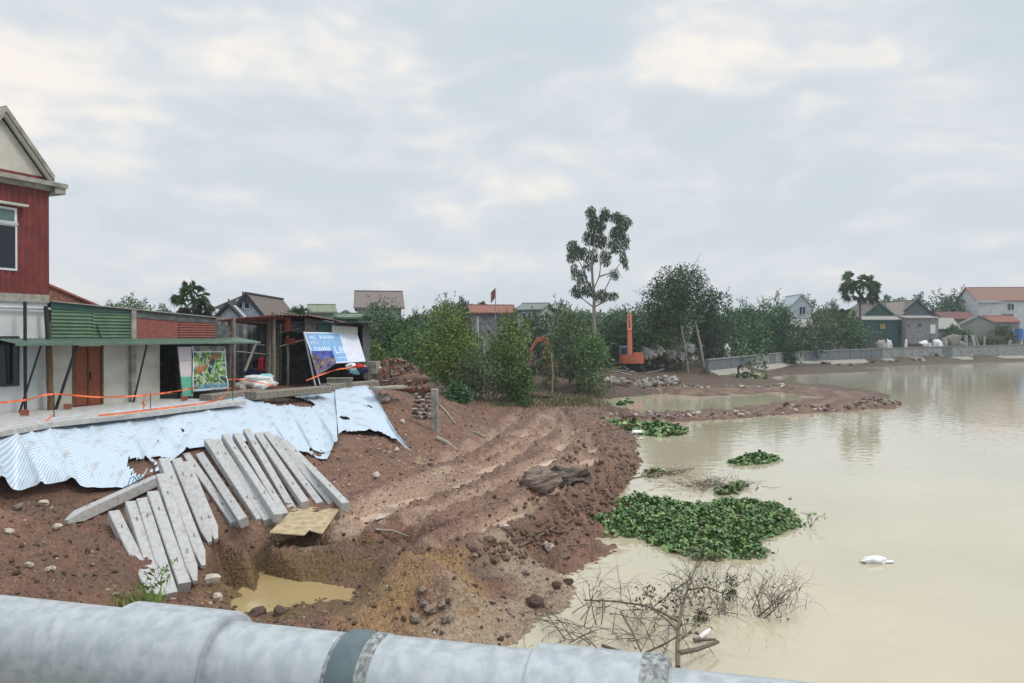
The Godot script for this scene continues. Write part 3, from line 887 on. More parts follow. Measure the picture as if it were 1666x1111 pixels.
	var uc := (ud0 + ud1) * .5
	for k in 2:
		var a0: float = [ud0 + .07, uc + .04][k]; var a1: float = [uc - .04, ud1 - .07][k]
		for zz in [[gz + .1, gz + .55], [gz + .65, 3.95], [4.05, 4.62]]:
			fpart(a0, a1, zz[0], zz[1], -.03, .0, "panel", M.door_wood, door)
	fpart(uc - .012, uc + .012, gz, 4.7, -.03, .012, "meeting_stile", M.brown_wood, door)
	fpart(uc + .05, uc + .08, 3.75, 3.95, .0, .05, "handle", M.dark_iron, door)
	for e in [ud0, ud1]: fpart(e - .03, e + .03, gz, 4.75, -.02, .035, "door_post", M.brown_wood, t)
	# canopy of green sheet on raking struts
	var aw := MB.new()
	var a0 := fu(26, 1.0); var a1 := fu(424, 1.0)
	aw.wavy(FP(a0, 4.965, 0), FP(a1, 4.965, 0) - FP(a0, 4.965, 0), FN * 1.0 + Vector3(0, -.15, 0), 60, .012, Vector3.UP)
	part(aw, "canopy_sheet", M.awning_green, t)
	var ab := MB.new()
	ab.beam(FP(a0, 4.79, .98), FP(a1, 4.79, .98), .04, .05)
	part(ab, "canopy_rail", M.awning_green, t)
	pole(FP(fu(30, .25), gz, .25), FP(fu(68, .8), 4.83, .8), .03, "strut", M.dark_iron, t)
	pole(FP(fu(89, .25), gz, .25), FP(fu(127, .8), 4.83, .8), .045, "strut", M.dark_iron, t)
	pole(FP(fu(216, .25), gz, .25), FP(fu(240, .8), 4.83, .8), .03, "strut", M.dark_iron, t)
	pole(FP(fu(41, .35), gz, .35), FP(fu(41, .35), 5.95, .35), .045, "post", M.dark_iron, t)
	pole(FP(fu(82, .3), gz, .3), FP(fu(80, .3), 4.9, .3), .085, "post", M.brown_wood, t, .01)
	pole(FP(fu(78, .25), 4.9, .25), FP(fu(75, .25), 5.85, .25), .06, "post", M.dark_iron, t)
	pole(FP(fu(158, .12), 5.35, .12), FP(fu(165, .12), 4.95, .12), .015, "drain_pipe", M.dark_iron, t, .01)
	# brick-red roof rising behind the sheds
	var bk := thing("rear_roof_house", "low house behind the sheds with a rust-red sloping sheet roof", "house", FP(4, gz, -9))
	fpart(-2, 8, gz - .2, 6.0, -12, -6.2, "wall", M.white_wall, bk)
	var rr := MB.new()
	var q0 := V(70, 462, 27.5); var q1 := V(163, 501, 31.5)
	rr.hexa([q0, q1, q1 + FN * -.5, q0 + FN * -.5, q0 + Vector3(0, -.9, 0), q1 + Vector3(0, -.12, 0), q1 + FN * -.5 + Vector3(0, -.12, 0), q0 + FN * -.5 + Vector3(0, -.9, 0)])
	part(rr, "gable_end", M.tile_red, bk)
	var r2 := MB.new()
	var bx := FN * -5.0
	r2.hexa([q0 + FN * .1, q1 + FN * .1, q1 + bx, q0 + bx, q0 + FN * .1 + Vector3(0, .08, 0), q1 + FN * .1 + Vector3(0, .08, 0), q1 + bx + Vector3(0, .08, 0), q0 + bx + Vector3(0, .08, 0)])
	part(r2, "roof", M.rust_red, bk)
	# ---- picture banners standing in front of the shed
	banner_things(gz)
	make_shack(gz)

func blot_image(w: int, h: int, sd: int, pal: Array, fr: float) -> Image:
	var im := Image.create(w, h, false, Image.FORMAT_RGB8)
	var n := FastNoiseLite.new()
	n.seed = sd; n.frequency = fr; n.fractal_octaves = 3
	var n2 := FastNoiseLite.new()
	n2.seed = sd + 9; n2.frequency = fr * 2.2
	for y in h:
		for x in w:
			var a := clampf(n.get_noise_2d(x, y) * 1.1 + .5, 0, .999) * (pal.size() - 1)
			var i := int(a)
			var c: Color = pal[i].lerp(pal[i + 1], sstep(.3, .7, a - i))
			im.set_pixel(x, y, c.lerp(pal[(i + 2) % pal.size()], sstep(.3, .4, n2.get_noise_2d(x, y)) * .7))
	return im
func picture(key: String, im: Image, rough := .5) -> StandardMaterial3D:
	var m := StandardMaterial3D.new()
	m.resource_name = key
	m.albedo_texture = ImageTexture.create_from_image(im)
	m.roughness = rough
	m.cull_mode = BaseMaterial3D.CULL_DISABLED
	return m
const GLYPH := {"L": ["1...", "1...", "1...", "1...", "1...", "1...", "1111"], "A": [".11.", "1..1", "1..1", "1111", "1..1", "1..1", "1..1"], "N": ["1..1", "11.1", "11.1", "1.11", "1.11", "1..1", "1..1"], "H": ["1..1", "1..1", "1..1", "1111", "1..1", "1..1", "1..1"], "T": ["1111", ".11.", ".11.", ".11.", ".11.", ".11.", ".11."], "G": [".111", "1...", "1...", "1.11", "1..1", "1..1", ".111"], "O": [".11.", "1..1", "1..1", "1..1", "1..1", "1..1", ".11."]}
func write(im: Image, s: String, x: int, y: int, k: int, kh: int, c: Color) -> void:
	for ch in s:
		if GLYPH.has(ch):
			for r in 7:
				for q in 4:
					if GLYPH[ch][r][q] == "1": im.fill_rect(Rect2i(x + q * k, y + r * kh, k, kh), c)
		x += 5 * k
func slab(tl: Vector3, tr: Vector3, br: Vector3, bl: Vector3, th: float) -> MB:
	var b := MB.new()
	var nn := (br - tl).cross(tr - tl).normalized() * th
	b.hexa([tl - nn, tr - nn, br - nn, bl - nn, tl, tr, br, bl])
	return b
func printed(tl: Vector3, tr: Vector3, br: Vector3, bl: Vector3, out: Vector3, sag := 0.0) -> MB:
	var b := MB.new()
	var N := 10
	for i in N:
		for j in N:
			var q := []
			for c in [[i, j + 1], [i, j], [i + 1, j], [i + 1, j + 1]]:
				var s := float(c[0]) / N; var t := float(c[1]) / N
				q.append(tl.lerp(tr, s).lerp(bl.lerp(br, s), t) + out * (.006 + sag * (fn.get_noise_2d(s * 2.5 + tl.x, t * 1.5 + tl.y)) * 1.0))
			b.quad(q[0], q[1], q[2], q[3], Color.WHITE, Vector2(float(i) / N, float(j) / N), Vector2(float(i + 1) / N, float(j + 1) / N))
	return b

func banner_things(gz: float) -> void:
	var off := .55
	var o3 := FN * off
	# narrow board: white over turquoise
	var im := Image.create(32, 96, false, Image.FORMAT_RGB8)
	for y in 96:
		for x in 32:
			var nz := fn.get_noise_2d(x * .1, y * .1) * .06
			im.set_pixel(x, y, Color(.80 + nz, .77 + nz, .80 + nz) if y < 58 else Color(.36 + nz, .68 + nz, .60 + nz))
	im.fill_rect(Rect2i(3, 26, 27, 1), Color(.6, .6, .62))
	var t := thing("notice_board", "narrow board, white above and turquoise below, leaning beside the dark doorway", "board", FP(fu(300, off), gz, off))
	var tl := FP(fu(289, off), fz(289, 564, off), off); var tr := FP(fu(311, off), fz(311, 564, off), off)
	var br := FP(fu(314, off + .1), fz(314, 644, off + .1), off + .1); var bl := FP(fu(297, off + .1), fz(297, 645, off + .1), off + .1)
	part(slab(tl, tr, br, bl, .03), "board", M.old_wood, t)
	part(printed(tl, tr, br, bl, FN, .0), "printed_face", picture("notice_print", im), t)
	for e in [bl, br]: pole(e + Vector3(0, .1, 0) - FN * .05, Vector3(e.x, gz - .05, e.z) - FN * .05, .025, "leg", M.old_wood, t)
	# large picture: leaves and flowers
	var pic := blot_image(160, 160, 31, [Color(.10, .22, .24), Color(.20, .42, .40), Color(.72, .75, .70), Color(.45, .62, .25), Color(.16, .36, .20), Color(.62, .64, .62)], .018)
	for y in 160:
		for x in 160:
			var s := x / 160.0; var u := y / 160.0
			var yy := .50 - .30 * s + .10 * sin(s * 7.0)
			if absf(u - yy) < .055 + .03 * sin(s * 11.0) and s > .12 and s < .72: pic.set_pixel(x, y, Color(.66, .28, .16).lerp(pic.get_pixel(x, y), .25))
			if u > .86: pic.set_pixel(x, y, Color(.42, .62, .76).lerp(pic.get_pixel(x, y), .35))
			if u < .10: pic.set_pixel(x, y, Color(.62, .55, .56).lerp(pic.get_pixel(x, y), .4))
	pic.fill_rect(Rect2i(0, 0, 5, 160), Color(.82, .86, .88)); pic.fill_rect(Rect2i(155, 0, 5, 160), Color(.82, .86, .88)); pic.fill_rect(Rect2i(0, 18, 160, 5), Color(.80, .84, .86)); pic.fill_rect(Rect2i(0, 153, 160, 7), Color(.72, .80, .86))
	var p := thing("picture_banner", "square vinyl banner with faded orange and green picture under the canopy", "banner", FP(fu(340, off), gz, off))
	tl = FP(fu(312, off), fz(312, 563, off), off); tr = FP(fu(367, off), fz(367, 563, off), off)
	br = FP(fu(371, off + .15), fz(371, 632, off + .15), off + .15); bl = FP(fu(314, off + .15), fz(314, 637, off + .15), off + .15)
	part(printed(tl, tr, br, bl, FN, .10), "printed_sheet", picture("banner_print", pic), p)
	for e in [[tl, bl], [tr, br], [tl, tr], [bl, br]]: pole(e[0] - FN * .03, e[1] - FN * .03, .02, "frame_pole", M.old_wood, p)
	for e in [bl, br]: pole(e - FN * .03, Vector3(e.x, gz - .05, e.z) - FN * .1, .02, "leg", M.old_wood, p)

func make_shack(gz: float) -> void:
	var t := thing("timber_shack", "open shack of grey boards, rough poles and rusty roof sheets beside the shed", "shack", V(460, 600, 35))
	var P := func(px: float, py: float, d: float) -> Vector3: return V(px, py, d)
	var foot := func(px: float, d: float) -> Vector3:
		var q := V(px, 600, d)
		return Vector3(q.x, gz - .1, q.z)
	# posts
	for a in [[380, 516, 29.6, .085], [374, 520, 31.5, .10], [445, 508, 33.2, .10], [452, 512, 34.6, .07], [437, 512, 33.9, .13], [468, 545, 34.2, .06], [355, 524, 33.5, .07], [590, 534, 35.4, .06]]:
		pole(foot.call(a[0], a[2]), P.call(a[0], a[1], a[2]), a[3], "post", M.old_wood, t, .012, a[3] * .85)
	# back wall of upright boards
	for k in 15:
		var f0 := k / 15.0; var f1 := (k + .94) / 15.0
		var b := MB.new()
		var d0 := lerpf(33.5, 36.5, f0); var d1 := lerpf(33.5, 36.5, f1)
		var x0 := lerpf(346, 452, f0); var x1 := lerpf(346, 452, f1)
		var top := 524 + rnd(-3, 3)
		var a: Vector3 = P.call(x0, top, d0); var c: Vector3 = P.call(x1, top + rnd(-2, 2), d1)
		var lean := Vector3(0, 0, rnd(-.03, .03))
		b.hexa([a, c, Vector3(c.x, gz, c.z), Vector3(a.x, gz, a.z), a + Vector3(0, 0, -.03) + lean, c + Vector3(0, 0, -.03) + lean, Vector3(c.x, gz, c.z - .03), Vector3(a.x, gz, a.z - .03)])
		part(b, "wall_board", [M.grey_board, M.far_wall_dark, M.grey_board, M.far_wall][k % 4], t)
	# rails and braces
	for a in [[352, 519, 31, 437, 526, 33.4, .03], [365, 536, 29.7, 395, 556, 31, .045], [393, 556, 31.5, 430, 562, 33, .03], [384, 572, 30, 432, 576, 33, .025], [455, 541, 34, 492, 533, 34.6, .03], [455, 564, 34, 500, 551, 34.4, .035], [398, 604, 30.5, 416, 560, 32, .05], [456, 508, 34, 506, 516, 35, .03], [496, 518, 34.6, 584, 533, 35.5, .04], [500, 513, 35, 590, 531, 36, .05]]:
		pole(P.call(a[0], a[1], a[2]), P.call(a[3], a[4], a[5]), a[6], "rail", M.old_wood, t, .012)
	# roof sheets, sagging and rusty
	for a in [[350, 521, 400, 516, 30, 36], [392, 517, 440, 513, 31, 36.5], [438, 512, 500, 513, 33.4, 37.5], [498, 512, 540, 520, 34, 38], [536, 519, 588, 530, 34.6, 38]]:
		var b := MB.new()
		var o: Vector3 = P.call(a[0], a[1], a[4]); var e: Vector3 = P.call(a[2], a[3], a[4] + .6)
		var back := Vector3(rnd(-.2, .2), -.12, -(a[5] - a[4]))
		b.wavy(o, e - o, back, 10, .022, Vector3.UP)
		part(b, "roof_sheet", [M.rust_red, M.tin_grey, M.rust_red][int(a[0]) % 3], t)
	# rusty orange sheet scraps on the front
	for a in [[463, 517, 473, 538, 34.0], [464, 550, 480, 560, 34.1]]:
		var b := MB.new()
		var o: Vector3 = P.call(a[0], a[3], a[4]); var q: Vector3 = P.call(a[0], a[1], a[4]); var e: Vector3 = P.call(a[2], a[3], a[4])
		b.wavy(o, q - o, e - o, 6, .03, Vector3(0, 0, 1))
		part(b, "scrap_sheet", mk("rust_orange", Color(.30, .06, .03), Color(.42, .10, .055), .7, 1.0), t)
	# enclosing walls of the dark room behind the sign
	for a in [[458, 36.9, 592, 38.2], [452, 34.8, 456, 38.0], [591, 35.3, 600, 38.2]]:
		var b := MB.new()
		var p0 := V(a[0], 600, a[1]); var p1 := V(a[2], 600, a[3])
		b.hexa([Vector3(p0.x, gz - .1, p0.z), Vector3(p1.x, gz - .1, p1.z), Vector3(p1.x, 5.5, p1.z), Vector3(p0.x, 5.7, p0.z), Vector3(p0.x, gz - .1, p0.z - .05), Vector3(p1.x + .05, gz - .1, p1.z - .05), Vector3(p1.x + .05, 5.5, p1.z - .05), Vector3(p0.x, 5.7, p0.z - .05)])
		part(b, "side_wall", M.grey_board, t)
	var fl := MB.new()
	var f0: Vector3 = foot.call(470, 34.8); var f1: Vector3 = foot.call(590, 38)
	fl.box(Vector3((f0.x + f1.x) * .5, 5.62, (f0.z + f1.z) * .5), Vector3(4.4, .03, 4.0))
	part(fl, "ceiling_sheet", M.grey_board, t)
	# boards nailed above the sign
	for a in [[496, 519, 519, 545, 34.5, "old_wood"], [519, 522, 541, 544, 34.55, "dark_green"], [540, 529, 582, 543, 34.6, "cream_wall"], [473, 521, 497, 541, 34.5, "grey_board"]]:
		part(slab(P.call(a[0], a[1], a[4]), P.call(a[2], a[1] + 3, a[4] + .25), P.call(a[2], a[3], a[4] + .2), P.call(a[0], a[3], a[4] - .05), .025), "front_board", M[a[5]], t)
	# ---- sign board
	var im := Image.create(256, 128, false, Image.FORMAT_RGB8)
	for y in 128:
		for x in 256:
			var nz := fn.get_noise_2d(x * .03, y * .03) * .04
			im.set_pixel(x, y, Color(.47 + nz, .65 + nz, .83 + nz) if x < 166 else Color(.80 + nz, .82 + nz, .88 + nz))
	im.fill_rect(Rect2i(0, 0, 256, 6), Color(.80, .85, .92)); im.fill_rect(Rect2i(0, 0, 6, 128), Color(.84, .87, .93)); im.fill_rect(Rect2i(0, 122, 256, 6), Color(.76, .8, .88))
	write(im, "NG THANH", 20, 14, 3, 2, Color(.80, .88, .95)); write(im, "NG", 16, 36, 4, 2, Color(.74, .76, .82)); write(im, "TH", 70, 36, 4, 2, Color(.55, .72, .88))
	write(im, "OANH LAN", 22, 60, 4, 4, Color(.80, .88, .96))
	im.fill_rect(Rect2i(120, 104, 44, 5), Color(.62, .78, .92))
	var s := thing("sign_board", "blue and white shop sign board leaning against the shack front", "sign", V(545, 600, 34))
	var tl: Vector3 = P.call(494, 540, 34.2); var tr: Vector3 = P.call(581, 541, 34.9); var br: Vector3 = P.call(595, 588, 33.9); var bl: Vector3 = P.call(513, 593, 33.1)
	part(slab(tl, tr, br, bl, .03), "board", M.white_frame, s)
	part(printed(tl, tr, br, bl, Vector3(0, .2, 1).normalized(), 0.0), "printed_face", picture("sign_print", im), s)
	pole(tl - Vector3(0, 0, .06), Vector3(bl.x, gz - .05, bl.z - .1), .04, "prop", M.white_frame, s)
	pole(br + Vector3(0, .1, -.1), Vector3(br.x + .1, gz - .05, br.z - .3), .04, "prop", M.old_wood, s)
	var im2 := blot_image(96, 96, 77, [Color(.05, .05, .22), Color(.10, .13, .42), Color(.17, .22, .55), Color(.45, .30, .28), Color(.10, .08, .16), Color(.55, .48, .22)], .03)
	for y in 96:
		for x in 96:
			if y < 40 and x > 24 + y * .2 or (y < 14): im2.set_pixel(x, y, Color(.18, .24, .58))
	var b2 := thing("torn_poster", "torn dark blue poster hanging over the lower corner of the sign board", "poster", V(520, 610, 33))
	var poster := MB.new()
	var q0: Vector3 = P.call(505, 571, 32.95); var q1: Vector3 = P.call(541, 570, 33.2); var q2: Vector3 = P.call(547, 591, 33.0); var q3: Vector3 = P.call(517, 612, 32.3)
	part(printed(q0, q1, q2, q3, Vector3(0, .2, 1).normalized(), .06), "printed_sheet", picture("poster_print", im2), b2)
	pole(q0, q3 + Vector3(.1, -.35, 0), .018, "edge_batten", M.white_frame, b2)

# ---------------------------------------------------------------- things on the terrace
func ribbon(pts: Array, w: float, mat: Material, parent: Node, called: String, tw := .6) -> void:
	var b := MB.new()
	var P := []
	var cv := Curve3D.new()
	for p in pts: cv.add_point(p)
	for i in pts.size():
		var a: Vector3 = pts[maxi(i - 1, 0)]; var c: Vector3 = pts[mini(i + 1, pts.size() - 1)]
		cv.set_point_in(i, (a - c) * .16); cv.set_point_out(i, (c - a) * .16)
	cv.bake_interval = .12
	P = cv.get_baked_points()
	var L := []; var R := []
	for i in P.size():
		var t: Vector3 = (P[mini(i + 1, P.size() - 1)] - P[maxi(i - 1, 0)]).normalized()
		var up := Vector3.UP.rotated(t, tw * fn.get_noise_1d(i * .13 + w * 50.0 + P[0].x) * 3.0)
		var s := (up - t * up.dot(t)).normalized() * w * .5
		L.append(P[i] - s); R.append(P[i] + s)
	for i in P.size() - 1: b.quad(L[i], R[i], R[i + 1], L[i + 1])
	part(b, called, mat, parent)
func sackish(ctr: Vector3, rx: float, ry: float, rz: float, sd: float, lump := .25, turn := 0.0) -> MB:
	var b := MB.new()
	var N := 14; var K := 9
	var g := []
	for j in K + 1:
		var row := []
		var th := PI * j / K
		for i in N + 1:
			var ph := TAU * (i % N) / N
			var d := Vector3(sin(th) * cos(ph), cos(th), sin(th) * sin(ph))
			var e := Vector3(signf(d.x) * pow(absf(d.x), .75), d.y, signf(d.z) * pow(absf(d.z), .75))
			var k := 1.0 + lump * fn.get_noise_3d(d.x * 1.3 + sd, d.y * 1.3 + sd * 2.0, d.z * 1.3) * 1.6
			row.append(ctr + (e * k * Vector3(rx, ry, rz)).rotated(Vector3.UP, turn))
		g.append(row)
	var nn := []
	for j in K + 1:
		var row := []
		for i in N + 1:
			var a: Vector3 = g[j][(i + 1) % N] - g[j][(i - 1 + N) % N]
			var c: Vector3 = g[mini(j + 1, K)][i] - g[maxi(j - 1, 0)][i]
			var v := a.cross(c)
			if v.length() < 1e-8: v = g[j][i] - ctr
			v = v.normalized()
			if v.dot(g[j][i] - ctr) < 0: v = -v
			row.append(v)
		g[j] = g[j]; nn.append(row)
	for j in K:
		for i in N:
			b.squad(g[j][i], g[j][i + 1], g[j + 1][i + 1], g[j + 1][i], nn[j][i], nn[j][i + 1], nn[j + 1][i + 1], nn[j + 1][i], Color.WHITE, Color.WHITE, Color.WHITE, Color.WHITE)
	return b

func make_terrace_things() -> void:
	var gz := 2.9
	# paved strip in front of the sheds
	var b := MB.new()
	var L := [[-200, 730], [0, 702], [85, 687], [240, 671], [345, 658], [400, 652]]
	for i in L.size() - 1:
		var a := W(L[i][0], L[i][1], 2.97); var c := W(L[i + 1][0], L[i + 1][1], 2.97)
		var ai := a - FN * 3.2; var ci := c - FN * 3.2
		b.quad(a, ai, ci, c)
		b.quad(a - Vector3(0, .12, 0), a, c, c - Vector3(0, .12, 0))
	struct(b, "pavement", M.concrete)
	# warning tape: strung line and the loose length on the ground
	var t := thing("warning_tape", "orange warning tape strung from rods along the terrace edge", "tape", W(250, 668, gz))
	var E := func(px: float, py: float, d: float) -> Vector3: return V(px, py, d)
	ribbon([E.call(-60, 660, 17.5), E.call(0, 655, 18.6), E.call(45, 650, 19.6), E.call(88, 641, 20.6), E.call(165, 646, 22.2), E.call(245, 642, 23.6), E.call(310, 632, 26), E.call(378, 617, 28.6), E.call(420, 622, 29.4), E.call(450, 629, 29.8)], .05, M.tape, t, "tape_strip")
	ribbon([E.call(498, 619, 31.0), E.call(545, 602, 31.6), E.call(575, 598, 32.6), E.call(596, 595, 33.0)], .055, M.tape, t, "tape_strip")
	for r in [[88, 640, 685], [245, 640, 670], [379, 612, 655]]:
		var f := W(r[1 - 1], r[2], gz)
		pole(Vector3(f.x, gz - .1, f.z), V(r[0], r[1], -f.z), .012, "rod", M.dark_iron, t)
	var t2 := thing("loose_tape", "loose orange tape lying over the top edge of the blue sheet", "tape", W(240, 668, gz))
	var pts := []
	for q in [[-20, 744], [15, 742], [38, 738], [55, 722], [66, 706], [78, 692], [88, 683]]: pts.append(onto(q[0], q[1], .13))
	ribbon(pts, .06, M.tape, t2, "tape_strip", .3)
	pts = []
	for q in [[160, 676], [200, 672], [240, 667], [300, 660], [345, 653], [362, 646], [376, 631], [392, 634], [415, 636]]: pts.append(W(q[0], q[1], 3.03 + (.12 if q[0] > 360 else 0.0)))
	ribbon(pts, .05, M.tape, t2, "tape_strip", .3)
	ribbon([W(236, 645, 3.4), W(234, 656, 3.2), W(232, 668, 3.02)], .16, M.tape, t2, "tape_tail", .4)
	ribbon([W(67, 648, 3.4), W(66, 662, 3.1)], .05, M.tape, t2, "tape_tail", .4)
	# beams and slabs along the edge
	var gi := 0
	for q in [[334, 648, 416, 638, .24, .42, "short mossy concrete beam beside the picture banner"], [408, 644, 532, 633, .26, .5, "long weathered concrete beam in front of the timber shack"], [530, 630, 610, 624, .26, .5, "weathered concrete beam below the leaning sign board"], [608, 632, 655, 629, .1, .6, "thin concrete slab jutting out of the broken bank top"]]:
		var a := W(q[0], q[1], 3.05); var c := W(q[2], q[3], 3.05)
		var m := MB.new()
		m.beam(a, c, q[5], q[4])
		solo(m, "concrete_beam", M.old_wood if gi < 3 else M.old_concrete, Vector3((a.x + c.x) * .5, gz, (a.z + c.z) * .5), q[6], "beam", "beams along the terrace edge")
		gi += 1
	# bricks lying about
	for q in [[110, 661, "single red brick on the paving left of the brown door"], [300, 648, "pair-sized red block of brick by the dark doorway"], [40, 671, "brick wedged under the dark iron post"]]:
		var p := W(q[0], q[1], 3.06)
		var m := MB.new()
		m.box(p, Vector3(.2, .14, .1), Basis(Vector3.UP, .5))
		solo(m, "brick", M.brick, p, q[2], "brick")
	var crate := V(553, 616, 31.6)
	var cb := MB.new()
	cb.box(Vector3(crate.x, gz + .22, crate.z), Vector3(.95, .42, .5), Basis(Vector3.UP, .12))
	cb.box(Vector3(crate.x, gz + .45, crate.z), Vector3(1.0, .05, .55), Basis(Vector3.UP, .12))
	solo(cb, "wooden_box", M.old_wood, Vector3(crate.x, gz, crate.z), "mossy brown wooden box under the sign board", "box")
	var blk := V(604, 594, 34.5)
	var bb := MB.new()
	bb.box(Vector3(blk.x, blk.y - .1, blk.z), Vector3(.65, .55, .5), Basis(Vector3.UP, -.2))
	solo(bb, "concrete_block", M.old_concrete, Vector3(blk.x, blk.y - .4, blk.z), "grey concrete block at the right foot of the sign board", "block")
	# sacks, clothes, crumpled sheet
	var si := 0
	for q in [[418, 617, 31, .62, .16, .3, "white_sheet", "long white sack lying on top of the sack heap"], [432, 613, 31.2, .3, .12, .22, "teal_cloth", "turquoise bundle on the right of the sack heap"], [402, 627, 30.6, .42, .2, .3, "tin_grey", "grey sack at the bottom left of the heap"], [423, 629, 30.4, .3, .22, .26, "white_sheet", "white sack standing at the bottom of the heap"], [437, 625, 30.8, .32, .16, .26, "cream_wall", "cream sack at the bottom right of the heap"], [388, 632, 29.9, .26, .2, .24, "old_concrete", "grey lump of hardened cement beside the sacks"]]:
		var p := V(q[0], q[1], q[2])
		solo(sackish(p, q[3], q[4], q[5], si * 3.1), "sack", M[q[6]], p - Vector3(0, q[4], 0), q[7], "sack", "sacks heaped by the shack")
		si += 1
	var hang := thing("hanging_clothes", "black and red clothes hanging inside the open shack", "clothes", V(420, 600, 33))
	for q in [[410, 583, 421, 598, "dark_cloth", "black_shirt"], [421, 582, 431, 604, "red_cloth", "red_shirt"], [398, 601, 425, 614, "navy_cloth", "blue_cloth"], [424, 603, 434, 614, "navy_cloth", "blue_cloth"]]:
		var m := MB.new()
		var a := V(q[0], q[1], 32.6); var c := V(q[2], q[3], 32.6)
		var P := func(s: float, u: float) -> Vector3: return Vector3(lerpf(a.x, c.x, s + sin(u * 9.0) * .08), lerpf(a.y, c.y, u), a.z + .05 * sin(s * 14.0) + .04)
		for i in 8:
			for j in 6: m.quad(P.call(i / 8.0, (j + 1) / 6.0), P.call(i / 8.0, j / 6.0), P.call((i + 1) / 8.0, j / 6.0), P.call((i + 1) / 8.0, (j + 1) / 6.0))
		part(m, q[5], M[q[4]], hang)
	pole(V(400, 580, 32.7), V(440, 578, 33.4), .012, "line", M.dark_iron, hang)
	var cr := W(622, 622, 3.0)
	var cm := sackish(cr + Vector3(0, .2, 0), .75, .34, .5, 4.4, .75)
	solo(cm, "crumpled_sheet", M.white_sheet, cr, "crumpled white plastic sheet in a heap on the bank top", "plastic sheet")
	var cr2 := W(577, 612, 3.1)
	solo(sackish(cr2 + Vector3(0, .12, 0), .85, .2, .35, 8.4, .6, .3), "plastic_wrap", M.white_sheet, cr2, "pale plastic wrap spread under the right side of the sign board", "plastic sheet")
	var ci := 0
	for q in [[583, 597, "red_cloth"], [590, 602, "navy_cloth"], [571, 596, "white_sheet"], [578, 603, "teal_cloth"]]:
		var p := V(q[0], q[1], 32.9)
		solo(sackish(p, .24, .13, .2, ci * 2.7 + 20.0, .5), "rag", M[q[2]], p - Vector3(0, .13, 0), ["red", "dark blue", "white", "turquoise"][ci] + " rag in the litter under the sign board", "rag", "rags under the sign")
		ci += 1
	# brick rubble heap on the bank top
	var heap := thing("brick_rubble_heap", "heap of broken red bricks and earth on top of the bank end", "rubble heap", V(650, 612, 34))
	var core := sackish(V(640, 622, 35.5), 1.5, .75, 1.3, 6.6, .5)
	part(core, "earth_core", M.clod_red, heap)
	var bm := MB.new(); bm.box(Vector3.ZERO, Vector3(.19, .09, .09))
	var bmesh := bm.mesh()
	for k in 230:
		var p := V(rnd(612, 695), 600, rnd(33.2, 36.5))
		var s := (p.x - V(640, 600, 35.5).x) / 1.75
		var s2 := (p.z + 35.5) / 1.5
		p.y = gz - .1 + 1.15 * maxf(0.0, 1.0 - s * s - s2 * s2 * .7) + rnd(0, .08)
		p.y = maxf(p.y, hgt(p.x, -p.z) + .03)
		var o := place(bmesh, "brick", [M.brick, M.stone_brown, M.clod_red, M.stone_brown, M.clod_dark][k % 5], heap)
		o.position = p - org(heap)
		o.rotation = rvec() * 1.6
		o.scale = Vector3(rnd(.5, 1.1), rnd(.7, 1.1), rnd(.7, 1.1))
